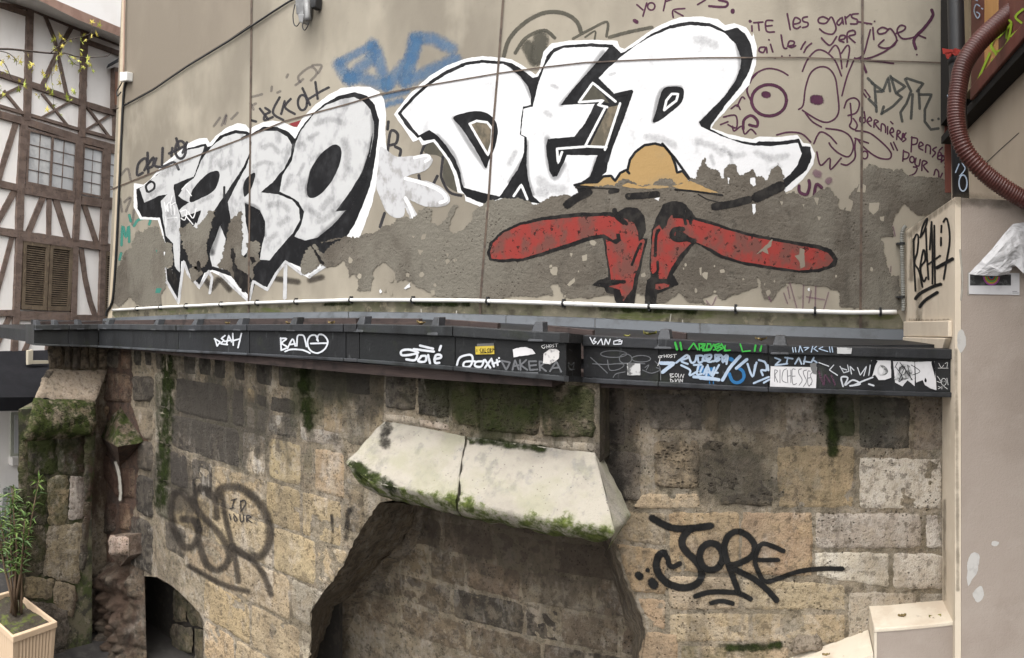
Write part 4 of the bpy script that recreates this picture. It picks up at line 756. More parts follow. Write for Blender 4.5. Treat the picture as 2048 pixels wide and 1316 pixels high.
sticker(G2, [(1815, 350), (1950, 344), (1952, 366), (1816, 370)], surface('grey_sticker', (.12, .12, .12), rough=.6), GL, None)
gtag(G2, [[(1815, 395), (1815, 415)], [(1850, 385), (1838, 400), (1850, 418)], [(1858, 418), (1864, 386), (1872, 418)], [(1880, 386), (1880, 418), (1888, 418)], [(1905, 388), (1895, 402), (1905, 418)], [(1912, 386), (1912, 418)], [(1922, 418), (1922, 386), (1932, 394), (1922, 402), (1934, 416)], [(1942, 418), (1942, 386), (1952, 396), (1942, 402)], [(1840, 424), (1930, 422)]], 'black', GL, 5, None, False, 3)
sticker(G3, [(342, 395), (400, 378), (450, 375), (500, 395), (525, 430), (420, 445), (350, 458)], paper, GL, 'torn white sticker scrap', rag=1.2)
sticker(G3, [(590, 430), (640, 390), (690, 392), (717, 412), (710, 470), (640, 512), (583, 505)], paper_torn, GL, 'pale torn sticker residue', rag=1.4)
gtag(G3, [[(600, 358), (572, 370), (590, 388), (602, 372)], [(612, 358), (615, 384)], [(630, 356), (632, 382)], [(612, 372), (632, 370)], ell(645, 366, 8, 10), [(672, 352), (660, 362), (672, 370), (662, 378)], [(680, 352), (705, 348)], [(692, 352), (690, 375)]], 'marker_thin', GL, 5, 'thin white marker word GHOST left of the gutter corner')
gtag(G3, [[(250, 485), (290, 560), (320, 500), (250, 485)], [(340, 560), (360, 480), (390, 555)], [(350, 530), (390, 520)], [(400, 480), (405, 560)], [(450, 480), (405, 520), (460, 560)], [(530, 490), (470, 490), (480, 560), (540, 555)], [(480, 525), (530, 520)], [(560, 565), (555, 490), (600, 500), (560, 530), (610, 570)], [(640, 570), (690, 490), (730, 575)], [(660, 545), (710, 540)], [(370, 580), (540, 585)]], 'marker_grey', GL, 14, 'grey scratched letters low on the gutter', False)
gtag(G3, [[(785, 500), (810, 520), (830, 500), (820, 555), (790, 540), (785, 500)], [(795, 395), (815, 410)], [(790, 560), (835, 555)]], 'marker_grey', plane_X(rx + .003), 4)
gtag(G3, [ell(1150, 432, 105, 27), ell(1245, 470, 50, 38), [(965, 460), (1010, 500), (1100, 585)], [(1100, 480), (1120, 560), (1200, 550), (1230, 515), (1150, 510)], [(980, 510), (1100, 515), (1250, 505), (1400, 510)], ell(1370, 470, 75, 26), [(1145, 620), (1170, 590), (1240, 575)], [(1480, 490), (1520, 540), (1525, 640)], [(1380, 560), (1450, 585), (1520, 560), (1490, 540)], [(1400, 540), (1430, 520), (1410, 560)]], 'marker_grey', GRn, 7, 'grey scribbled loops right of the gutter corner')
sticker(G3, [(1256, 508), (1362, 508), (1366, 602), (1258, 602)], photo, GRn, 'small torn black and white sticker', rag=.4)
gtag(G3, [[(1545, 445), (1512, 448), (1510, 462), (1535, 458), (1525, 448)], [(1552, 436), (1555, 460)], [(1572, 436), (1574, 460)], [(1552, 450), (1572, 448)], ell(1588, 447, 8, 11), [(1615, 436), (1602, 444), (1618, 452), (1604, 462)], [(1622, 438), (1652, 434)], [(1638, 438), (1636, 462)], [(1520, 470), (1512, 500), (1502, 525)]], 'marker_thin', GRn, 5, 'thin white marker word GHOST right of the gutter corner')
gtag(G3, [[(1525, 505), (1632, 506), (1540, 578)]], 'marker_lblue', GRn, 26, None, False)
for z, d in ((G3, [[(1650, 502), (1690, 470), (1735, 440), (1742, 462), (1690, 487), (1742, 512)], [(1752, 450), (1770, 500), (1800, 492), (1812, 445)], [(1822, 445), (1830, 500), (1868, 482), (1860, 447), (1822, 445)], [(1890, 470), (1930, 460), (1920, 437), (1888, 460), (1908, 495), (1950, 487)], [(1960, 440), (1968, 490), (2000, 472), (1968, 465), (2010, 440), (1960, 440)], [(2050, 440), (2020, 470), (2045, 492)], [(1690, 522), (1760, 560), (1758, 602), (1822, 570)], [(1790, 520), (1852, 517)], [(1830, 520), (1815, 592), (1855, 590)], [(1870, 592), (1900, 530), (1922, 592)], [(1955, 540), (1930, 602)], ([(1790, 615), (1890, 620), (1992, 638)], 22)]),
             (G4, [[(22, 530), (2, 575)], [(62, 520), (48, 622)], [(40, 577), (142, 582)], [(152, 520), (100, 612)], ([(0, 625), (152, 637)], 22), ([(320, 450), (240, 540), (180, 642)], 24), ([(375, 475), (290, 547)], 22), [(42, 440), (20, 480), (70, 482), (92, 442), (50, 440)], [(110, 492), (172, 442), (182, 500), (222, 442), (212, 512)], [(380, 510), (420, 612), (442, 520)], [(452, 500), (430, 592)], [(470, 480), (522, 500), (532, 560), (490, 562), (502, 602)], [(542, 520), (547, 562)], ([(430, 665), (552, 615)], 14), ([(510, 662), (557, 635)], 14)])):
    gtag(z, d, 'marker_lblue', GRn, 15, 'pale blue layered lettering on the gutter face', True, 2.2)
gtag(G4, [([(235, 590), (260, 648), (310, 660), (350, 622), (342, 570), (300, 540)], 24), ([(60, 560), (115, 562)], 40), ([(70, 600), (78, 672)], 6), ([(105, 600), (108, 675)], 6), ([(0, 540), (60, 600)], 40), ([(240, 470), (260, 480)], 30)], 'marker_blue', GRn, 20, 'blue paint under the pale lettering', True, 1.2)
gtag(G3, [[(1600, 590), (1605, 620), (1635, 615), (1600, 605), (1630, 590), (1600, 590)], ell(1650, 602, 10, 14), [(1668, 590), (1670, 620)], [(1680, 620), (1690, 592), (1702, 620)], [(1712, 592), (1705, 620)], [(1602, 630), (1606, 658), (1630, 650), (1604, 630)], [(1640, 630), (1645, 658), (1660, 632)], [(1670, 630), (1672, 658)], [(1680, 658), (1682, 630), (1700, 658), (1702, 630)]], 'marker_thin', GRn, 4, 'tiny two line white marker tag low on the gutter', False)
gtag(G4, [[(600, 462), (645, 480), (600, 522), (700, 510)], [(680, 460), (742, 470)], [(702, 460), (692, 512)], [(760, 512), (790, 460), (812, 512)], [(842, 453), (830, 512)], [(912, 460), (890, 500), (830, 490)], [(905, 480), (935, 500)]], 'marker_lblue', GRn, 12, 'pale marker word DEAH above the paper sign', False, 2.2)
gtag(G4, [[(1070, 520), (1035, 560), (1100, 602)], [(1120, 530), (1150, 582), (1192, 570), (1180, 520)], [(1130, 545), (1175, 560)], [(1212, 592), (1200, 530), (1232, 562)], [(1260, 540), (1282, 602), (1332, 530), (1310, 607)], [(1362, 520), (1350, 602)], [(950, 500), (1030, 530)]], 'marker_white', GRn, 7, 'thin white angular tag between the paper sign and the photo prints', False)
gtag(G4, [[(1145, 692), (1130, 620), (1182, 622), (1160, 682), (1222, 640), (1282, 672), (1200, 687)], [(1220, 687), (1300, 650), (1382, 618)], [(1350, 672), (1390, 685)]], 'marker_white', GRn, 12)
gtag(G4, [[(950, 570), (990, 680), (1000, 600), (1040, 660)], [(1050, 600), (1080, 680)]], 'purple_faint', GRn, 12)
rs = thing('paper_sign', 'white paper sheet reading RICHESSES taped to the gutter', 'paper sign', UY(1585, 755, YR))
pl = plane_Y(YR - .006)
V = [pl(*p, 2) for p in G4([(565, 530), (935, 538), (928, 705), (560, 692)])]
MB().hexa(V, (0, .0015, 0)).build('paper_sheet', paper, rs)
strokes('lettering', zs(G4, [[(598, 558), (596, 652)], [(598, 558), (620, 568), (600, 602), (622, 657)], [(640, 558), (640, 662)], [(692, 550), (665, 570), (657, 640), (692, 662)], [(698, 560), (702, 662)], [(727, 560), (727, 662)], [(699, 610), (727, 605)], [(762, 555), (737, 560), (742, 670), (772, 668)], [(740, 610), (762, 608)], [(812, 550), (790, 560), (792, 590), (817, 640), (792, 682)], [(852, 560), (827, 570), (832, 600), (852, 650), (827, 692)], [(882, 570), (862, 575), (864, 677), (892, 675)], [(862, 625), (882, 622)], [(905, 575), (882, 600), (897, 650), (872, 692)]]), M['pencil'], 3.2, rs, pl, width=1.5, step=2)
tape = surface('grey_tape', (.16, .16, .16), rough=.5)
fill('tape', G4([(880, 510), (930, 503), (938, 600), (905, 590), (890, 560)]), tape, 3.6, rs, pl, smooth=False, rag=1)
pg = 'photo prints pasted on the gutter'
for nm, quad, tear, dark in (('leftmost grey portrait print pasted on the gutter, torn along the bottom', [(1370, 482), (1525, 486), (1530, 622), (1480, 640), (1430, 640), (1400, 600), (1372, 610)], None, [[(1440, 520), (1420, 560), (1430, 600), (1480, 602), (1505, 570), (1480, 530)], [(1372, 486), (1420, 488), (1405, 520), (1380, 600), (1370, 600)]]),
                    ('middle grey portrait print scribbled over in black on the gutter', [(1545, 490), (1715, 495), (1718, 690), (1660, 640), (1620, 690), (1560, 660)], None, [[(1600, 520), (1570, 600), (1560, 640), (1640, 640), (1700, 600), (1680, 530), (1640, 510)]]),
                    ('rightmost grey portrait print mostly torn to white on the gutter', [(1720, 495), (1875, 490), (1885, 600), (1892, 722), (1850, 710), (1800, 680), (1780, 640), (1730, 660)], None, [[(1850, 500), (1874, 495), (1884, 620), (1870, 580)], [(1800, 620), (1815, 640), (1810, 660), (1795, 650)]])):
    pr = thing('photo_print', nm, 'poster', UY(1800, 780, YR))
    fill('print_sheet', G4(quad), paper, 2.0, pr, pl, smooth=False, rag=.7)
    for d in dark: fill('print_figure', G4(d), photo if len(d) > 5 else M['black'], 3.0, pr, pl, rag=.8)
    if 'scribbled' in nm: strokes('scribble', zs(G4, [[(1570, 540), (1620, 620), (1590, 650), (1640, 530)], ell(1620, 565, 25, 35), [(1600, 500), (1700, 640)], [(1690, 520), (1760, 570), (1700, 600)], [(1580, 500), (1560, 540)], [(1660, 520), (1690, 640)]]), M['black'], 4, pr, pl, width=1.3)
    if 'leftmost' in nm: fill('print_figure', G4([(1435, 545), (1455, 540), (1465, 570), (1450, 595), (1432, 575)]), paper, 4, pr, pl)
gtag(G4, [[(1910, 505), (1930, 540), (1950, 520)], [(1960, 510), (1980, 500), (1975, 540)], [(1905, 545), (1985, 545)], [(1900, 610), (1930, 660), (1895, 650)], ell(1950, 655, 20, 28), [(1942, 650)], [(1958, 650)], [(1975, 625), (1985, 680)], [(1905, 690), (1925, 700), (1905, 710)], [(1935, 690), (1935, 712)], [(1950, 690), (1980, 712)]], 'marker_thin', GRn, 4, 'tiny white doodle face at the end of the gutter')
gtag(G3, [([(1640, 340), (1657, 397)], 16), ([(1682, 340), (1692, 397)], 14), [(1750, 395), (1790, 345), (1822, 397)], [(1832, 350), (1837, 397)], [(1842, 350), (1872, 365), (1845, 380), (1882, 397)], [(1902, 350), (1890, 395), (1932, 390), (1925, 352), (1900, 350)], [(1992, 350), (1950, 362), (1992, 380), (1950, 400)], [(2010, 350), (2042, 397)]], 'marker_green', RIMR, 11, 'green marker lettering on the gutter rim', False)
gtag(G4, [[(0, 350), (42, 352), (20, 405), (72, 402)], [(80, 402), (110, 352), (132, 402)], [(172, 360), (140, 370), (182, 387), (140, 407)], [(202, 365), (195, 407), (242, 402)], [(322, 352), (340, 412), (402, 407)], ([(445, 362), (437, 407)], 14), ([(492, 367), (482, 407)], 14)], 'marker_green', RIMR, 11, None, False)
gtag(G4, [[(740, 380), (747, 417)], [(762, 380), (767, 417)], [(790, 417), (800, 365), (822, 417)], [(832, 380), (872, 380), (840, 402)], [(902, 370), (890, 417)], [(932, 370), (910, 390), (942, 412)], [(982, 375), (950, 390), (1022, 412)], [(1035, 375), (1042, 417)], [(1055, 375), (1062, 417)]], 'marker_lblue', RIMR, 7, 'pale blue quoted marker word on the gutter rim', False)
gtag(G3, [[(960, 300), (987, 352), (1012, 335), (985, 325), (1000, 305)], [(1020, 352), (1050, 310), (1062, 357)], [(1075, 357), (1085, 310), (1107, 357), (1122, 312)], [(1202, 318), (1150, 330), (1150, 355), (1210, 352), (1217, 325), (1190, 335)]], 'marker_white', RIMR, 8, 'worn pale word BANG on the gutter rim', False)
sticker(G4, [(1095, 378), (1215, 382), (1210, 432), (1098, 428)], photo, RIMR, 'small worn sticker on the gutter rim', rag=.5)

# ------------------------------------------------------------------ pilaster, downpipe and shop building on the right
XP = .746
cream = surface('cream_render', (.70, .60, .475), [((.58, .485, .375), 2.2, .45, .68, .6), ((.76, .67, .54), 6, .52, .7, .5), ((.30, .29, .19), (5, 5, 1.2), .62, .78, .35)], bumps=((60, .5), (160, .4)), bstr=.35, bdist=.005)  # cream made lighter to stand in for sky light from the left
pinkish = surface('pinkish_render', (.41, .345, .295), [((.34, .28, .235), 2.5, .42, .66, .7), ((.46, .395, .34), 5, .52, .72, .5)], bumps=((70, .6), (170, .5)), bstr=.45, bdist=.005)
pil = thing('rendered_pilaster', 'cream and pinkish rendered pilaster with a black tag on its side', 'pilaster', (1.4, 3.6, 0))
zt = EYE + .53
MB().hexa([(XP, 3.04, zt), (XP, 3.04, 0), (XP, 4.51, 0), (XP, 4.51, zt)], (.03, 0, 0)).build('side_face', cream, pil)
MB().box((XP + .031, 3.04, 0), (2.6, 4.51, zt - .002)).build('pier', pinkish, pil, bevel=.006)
MB().hexa([UX(1813, 643, XP), UX(1813, 673, XP), UX(1905, 674, XP), UX(1905, 641, XP)], (-.022, 0, 0)).build('mortar_fillet', cream, pil, bevel=.006)
MB().hexa([UX(1815, 674, XP), UX(1815, 692, XP), UX(1897, 698, XP), UX(1904, 676, XP)], (-.034, 0, 0)).build('mortar_fillet', cream, pil, bevel=.006)
M['soot_thin'] = paint('thin_grime', (.10, .085, .06), (.14, .12, .085), (.2, 1.3), .45, 14, (20, .4, .65, .8), .95, gamp=1.2)
ZP = Z(1700, 350, 3.759)
PX = plane_X(XP, .0012)
strokes('marker_lettering', zs(ZP, [[(480, 480), (484, 680), (494, 872)], [(478, 500), (500, 448), (516, 470), (507, 580), (486, 660), (520, 720), (547, 842)], [(530, 470), (560, 420), (585, 330), (570, 342), (545, 400), (532, 468)], [(527, 700), (555, 560), (567, 640), (532, 700), (555, 800), (575, 770)], [(572, 400), (580, 600), (592, 785)], [(615, 352), (602, 560)], [(615, 352), (622, 560), (622, 818)], [(636, 380), (638, 600), (642, 828)], [(590, 672), (680, 606)], [(690, 380), (688, 430)], [(687, 470), (686, 530)], [(705, 352), (730, 327), (750, 420), (750, 520), (728, 650), (707, 782)], ([(655, 697), (775, 630)], 24), ([(495, 930), (530, 890), (620, 842), (685, 820)], 22), ([(528, 990), (570, 940), (660, 882)], 22)], 1 / 3.759), M['black'], 1.5, pil, PX, width=3.4, label='black angular marker tag on the side of the pilaster')
patch = surface('pale_filler', (.58, .56, .53), [((.45, .42, .4), 20, .5, .65, .6)])
for k, q in enumerate([[(1936, 1120), (1946, 1105), (1958, 1110), (1956, 1140), (1944, 1160), (1936, 1172), (1934, 1150)], [(1950, 1180), (1962, 1172), (1968, 1190), (1956, 1205), (1946, 1192)], [(1986, 1082), (1998, 1084), (1994, 1092), (1984, 1090)], [(1914, 672), (1925, 660), (1932, 690), (1920, 705)]]):
    fill('filler_patch', q, patch, 1.5, pil, plane_Y(3.04), rag=1.5, seed=k)
strokes('filler_patch', [([(1920, 500), (1925, 560), (1922, 600)], 4), ([(1938, 546), (1937, 590)], 5)], M['lime_stain'], 1.5, pil, plane_Y(3.04))

strokes('grime_streak', [([(1915, 400), (1960, 402), (2050, 404)], 30), ([(1912, 700), (1914, 900), (1916, 1180)], 8)], M['soot_thin'], 1.2, pil, plane_Y(3.04), step=6)
strokes('grime_streak', [([(1820, 470), (1845, 445), (1900, 405)], 16), ([(1826, 480), (1822, 560)], 12), ([(1820, 640), (1860, 642), (1900, 640)], 8), ([(1840, 560), (1838, 640)], 14), ([(1889, 1000), (1890, 1200)], 8)], M['soot_thin'], 1.2, pil, PX, step=6)
pos_t = thing('torn_poster', 'torn white poster with a folded corner and a rainbow ring print on the pilaster', 'poster', UY(1990, 590, 3.03))
PY = plane_Y(3.036)
V = [PY(*p, 2) for p in [(1938, 546), (2039, 546), (2039, 590), (1938, 588)]]
MB().hexa(V, (0, .001, 0)).build('poster_sheet', paper, pos_t)
fill('print_panel', [(1940, 549), (2022, 549), (2022, 571), (1940, 571)], surface('dark_print', (.03, .03, .03), [((.12, .12, .12), 30, .5, .6, .6)], rough=.5), 3.2, pos_t, PY, smooth=False)
for k, (rr, c) in enumerate([(17, (.35, .06, .30)), (14, (.5, .30, .03)), (11, (.09, .38, .08)), (8, (.40, .06, .03)), (5, (.03, .14, .22)), (2.6, (.02, .02, .02))]):
    fill('rainbow_ring', [(1983 + 1.0 * rr * math.cos(a), min(571 - .1 * k, 553 + 1.05 * rr * math.sin(a))) for a in [math.pi * j / 9 for j in range(10)]], surface('ring_ink', c, rough=.5, bumps=((40, .1),)), 3.8 + k * .5, pos_t, PY, smooth=False)
strokes('lettering', [([(2025, 583), (2034, 583)], 1), ([(2025, 586), (2037, 586)], 1)], M['pencil'], 3.2, pos_t, PY, smooth=False)
fl = []
rows_f = [[(1938, 547, 3.03), (1962, 522, 2.99), (1985, 497, 2.97), (2010, 465, 2.985), (2026, 448, 3.02), (2052, 444, 3.03)],
          [(1950, 550, 3.0), (1972, 530, 2.96), (1995, 505, 2.94), (2016, 480, 2.96), (2034, 462, 2.99), (2056, 462, 3.02)],
          [(1970, 551, 2.98), (1988, 536, 2.95), (2005, 520, 2.95), (2022, 500, 2.95), (2040, 488, 2.97), (2058, 490, 3.0)],
          [(1992, 552, 2.97), (2004, 545, 2.95), (2014, 535, 2.96), (2026, 520, 2.98), (2044, 515, 2.98), (2060, 520, 2.99)],
          [(2018, 548, 2.98), (2022, 540, 2.97), (2026, 533, 3.0), (2032, 532, 2.97), (2046, 546, 2.96), (2062, 550, 2.98)]]
V = [UY(x, y, Y) for r_ in rows_f for x, y, Y in r_]
F = [(i * 6 + k, i * 6 + k + 1, i * 6 + k + 7, i * 6 + k + 6) for i in range(4) for k in range(5)]
def sub(V, nx, ny, k):
    out = []
    for j in range((ny - 1) * k + 1):
        for i in range((nx - 1) * k + 1):
            a, b = min(i // k, nx - 2), min(j // k, ny - 2); u, v = i / k - a, j / k - b
            p = (V[b * nx + a] * (1 - u) + V[b * nx + a + 1] * u) * (1 - v) + (V[(b + 1) * nx + a] * (1 - u) + V[(b + 1) * nx + a + 1] * u) * v
            out.append(p + Vector((0, .012 * (abs(noise.noise(p * 26)) + .6 * abs(noise.noise(p * 55)) - .4), 0)))
    return out, (nx - 1) * k + 1, (ny - 1) * k + 1
V, nx_, ny_ = sub(V, 6, 5, 5)
F = [(j * nx_ + i, j * nx_ + i + 1, (j + 1) * nx_ + i + 1, (j + 1) * nx_ + i) for j in range(ny_ - 1) for i in range(nx_ - 1)]
mesh('folded_flap', V, F, paper, pos_t, False)

blk_metal = surface('black_downpipe', (.022, .022, .024), [((.05, .05, .052), (6, 6, 1.5), .5, .7, .6)], rough=.45, spec=.4)
dp = thing('downpipe', 'black drainpipe standing on the pilaster top beside the red hose', 'drainpipe', UY(1922, 395, 3.5))
q0, q1 = UY(1922.5, 395, 3.5), UY(1911, 0, 3.5)
top = q0 + (q1 - q0) * 2.6
q0.z = zt
MB().tube([q0, q0 + (q1 - q0) * .5, q1, top], .0475, 20).build('pipe', blk_metal, dp, True)
c = q0 + (q1 - q0) * .72
MB().tube([c - Vector((0, 0, .03)), c + Vector((0, 0, .03))], .0535, 20).build('collar', blk_metal, dp, True)
strokes('marker_lettering', [([(1918, 328), (1911, 345)], 2), ([(1924, 326), (1930, 338), (1919, 352)], 2), (ell(1926, 366, 8, 16), 2.4), ([(1895, 190), (1899, 215)], 1.5)], M['marker_lblue'], 1, dp, plane_Y(3.5 - .0515), label='pale blue marker loops on the drainpipe')
rag = surface('red_rag', (.30, .03, .022), [((.18, .02, .015), 30, .45, .65, .8)])
rg = []
V, F = [], []
for k in range(26):
    a = k / 25 * 2 * math.pi
    cc = q0 + (q1 - q0) * .735
    for j, dz in enumerate((-.016, 0, .018)):
        rr = .058 + .010 * noise.noise((math.cos(a) * 3, math.sin(a) * 3, j * 1.7))
        V.append(cc + Vector((rr * math.cos(a), rr * math.sin(a), dz + .014 * noise.noise((math.cos(a) * 4, math.sin(a) * 4, 7 + j)))))
for k in range(25):
    for j in (0, 1): F.append((k * 3 + j, k * 3 + 3 + j, k * 3 + 4 + j, k * 3 + 1 + j))
tie = mesh('red_tie', V, F, rag); tag(tie, 'red rag tied around the black drainpipe', 'rag')
n0 = len(V)
bm = bmesh.new(); bm.from_mesh(tie.data)
for q in ([(1884, 96), (1905, 100), (1905, 106), (1886, 108)], [(1890, 106), (1904, 104), (1897, 118), (1893, 116)], [(1938, 99), (1948, 104), (1940, 110), (1936, 106)]):
    bm.faces.new([bm.verts.new(UY(x, y, 3.44)) for x, y in q])
bm.to_mesh(tie.data); bm.free()

hose_m = surface('red_brown_hose', (.095, .024, .018), [((.06, .016, .013), 5, .45, .65, .7), ((.17, .06, .045), 9, .55, .75, .4)], rough=.42, bumps=((50, .2),), bstr=.15, spec=.5)
hc = Z7([(2050, -120), (1900, -60), (1770, 40), (1640, 150), (1500, 285), (1405, 430), (1368, 600), (1358, 780), (1395, 950), (1480, 1075), (1600, 1185), (1760, 1290), (1900, 1360), (2100, 1440)])
hp = resample(catmull(hc, False, 10), 1.65)
hose = thing('corrugated_hose', 'red brown corrugated hose looping past the black drainpipe', 'hose', UY(1912, 240, 2.96))
MB().tube([UY(x, y, 2.955) for x, y in hp], [.0455 if (i % 3) else .0385 for i in range(len(hp))], 16).build('hose', hose_m, hose, True)

shop = thing('shop_building', 'shop building with a red brown boarded jetty above a beige wall at the right edge', 'building', (1.9, 2.5, 0))
beige_w = surface('beige_shop_wall', (.50, .42, .33), [((.40, .33, .25), (1.5, 1.5, .7), .42, .66, .6)], bumps=((50, .4),), bstr=.3)
redw = surface('red_brown_boards', (.145, .045, .032), [((.09, .03, .022), (6, 6, 2), .45, .65, .7), ((.2, .075, .05), (20, 20, 3), .55, .7, .5)], rough=.6, bumps=((8, .4), (50, .3)))
oran = surface('orange_board', (.52, .28, .10), [((.42, .21, .07), (8, 8, 2), .45, .65, .6)], rough=.6)
tanw = surface('tan_board', (.30, .235, .15), [((.2, .15, .09), (8, 8, 1.5), .45, .65, .7)], rough=.7)
darkg = surface('dark_gap', (.012, .010, .009), rough=.9)
XS = .985
MB().box((XS + .09, -3, zt - .01), (3.2, 4.49, EYE + 1.145)).build('lower_wall', beige_w, shop)
def xb(px): return UX(px, 100, XS).y
zj = EYE + 1.19
MB().box((XS + .012, -3, zj + .1), (3.2, 4.49, EYE + 2.6)).build('upper_wall', darkg, shop)
MB().box((XS + .004, -3, zj - .045), (XS + .09, 4.44, zj + .005)).build('shadow_strip', darkg, shop)  # near-black strip standing in for the shadow below the jetty
MB().box((XS - .012, -3, zj), (XS + .06, xb(1944), zj + .075)).build('jetty_beam', redw, shop, bevel=.006)
for a, b, m, o_ in ((1926, 1940, tanw, .004), (1941, 1967, redw, -.004), (1968.5, 1996, oran, 0)):
    MB().box((XS - o_, xb(b), zj + .078), (XS + .05, xb(a), EYE + 2.6)).build('board', m, shop, bevel=.004)
MB().box((XS - .002, -3, zj + .078), (XS + .05, xb(1997.5), EYE + 2.6)).build('board', redw, shop, bevel=.004)
XG = plane_X(XS - .004, .001)
strokes('marker_lettering', zs(Z7, [[(1690, 195), (1690, 250)], [(1700, 130), (1722, 160), (1690, 290), (1625, 340), (1590, 310), (1605, 260), (1650, 235), (1720, 160)], [(1590, 300), (1640, 380), (1680, 360), (1700, 290)], [(1580, 350), (1545, 430), (1505, 520)], [(1600, 390), (1585, 450), (1565, 520)], [(1800, 60), (1750, 110), (1790, 150)], [(1720, 240), (1790, 180)]]), M['marker_lime'], 2.5, shop, XG, width=4.2, label='lime green scrawl on the red boards')
strokes('marker_lettering', zs(Z7, [[(1515, 40), (1490, 30), (1478, 75), (1500, 120), (1515, 95), (1495, 80)], [(1528, 55), (1535, 60)], [(1490, 0), (1500, 5)]]), M['marker_lblue'], 3, shop, XG, width=2.2)
MB().hexa([UY(1886, -300, 4.49), UY(1890, 385, 4.49), UY(1904, 385, 4.49), UY(1900, -300, 4.49)], (0, .02, 0)).build('red_batten', redw, shop)
strokes('loose_wire', [([(1966, 332), (2000, 300), (2038, 266)], 1.6)], M['charcoal'], 2, shop, plane_X(XS + .09), smooth=False)

# ------------------------------------------------------------------ stair parapet at the bottom right
YW = 3.32
cap_m = surface('white_coping', (.66, .585, .475), [((.52, .42, .32), 5, .45, .68, .6), ((.74, .69, .58), 9, .55, .75, .5), ((.30, .25, .2), 28, .64, .74, .5)], bumps=((40, .5), (120, .4)), bstr=.4)
par = thing('stair_parapet', 'stepped stair parapet with cream coping in front of the pilaster foot', 'parapet', (.55, 3.2, 0))
zs1 = UY(1738, 1211, YW).z
xl = UY(1738, 1211, YW).x
MB().box((xl, 3.08, zs1 - .02), (XP + .06, YW + .04, zs1)).build('coping', cap_m, par, bevel=.005)
MB().box((xl + .012, 3.085, 0), (XP + .05, YW + .04, zs1 - .021)).build('parapet_wall', pinkish, par)
MB().hexa([(xl, 3.082, zs1 - .021), (xl, YW + .03, zs1 - .021), (xl, YW + .03, zs1 - .5), (xl, 3.082, zs1 - .5)], (.012, 0, 0)).build('step_riser', cap_m, par)
a0, a1 = UY(1737, 1258, YW), UY(1580, 1316, YW)
d = (a1 - a0); a2 = a0 + d * 4
MB().hexa([Vector((a0.x - .002, YW + .03, a0.z)), Vector((a2.x, YW + .03, a2.z)), Vector((a2.x, 3.08, a2.z)), Vector((a0.x - .002, 3.08, a0.z))], (0, 0, -.05)).build('sloping_coping', cap_m, par)
MB().hexa([Vector((a0.x - .004, YW + .02, a0.z - .052)), Vector((a2.x, YW + .02, a2.z - .052)), Vector((a2.x, 3.095, a2.z - .052)), Vector((a0.x - .004, 3.095, a0.z - .052))], (0, 0, -1.6)).build('parapet_wall', pinkish, par)

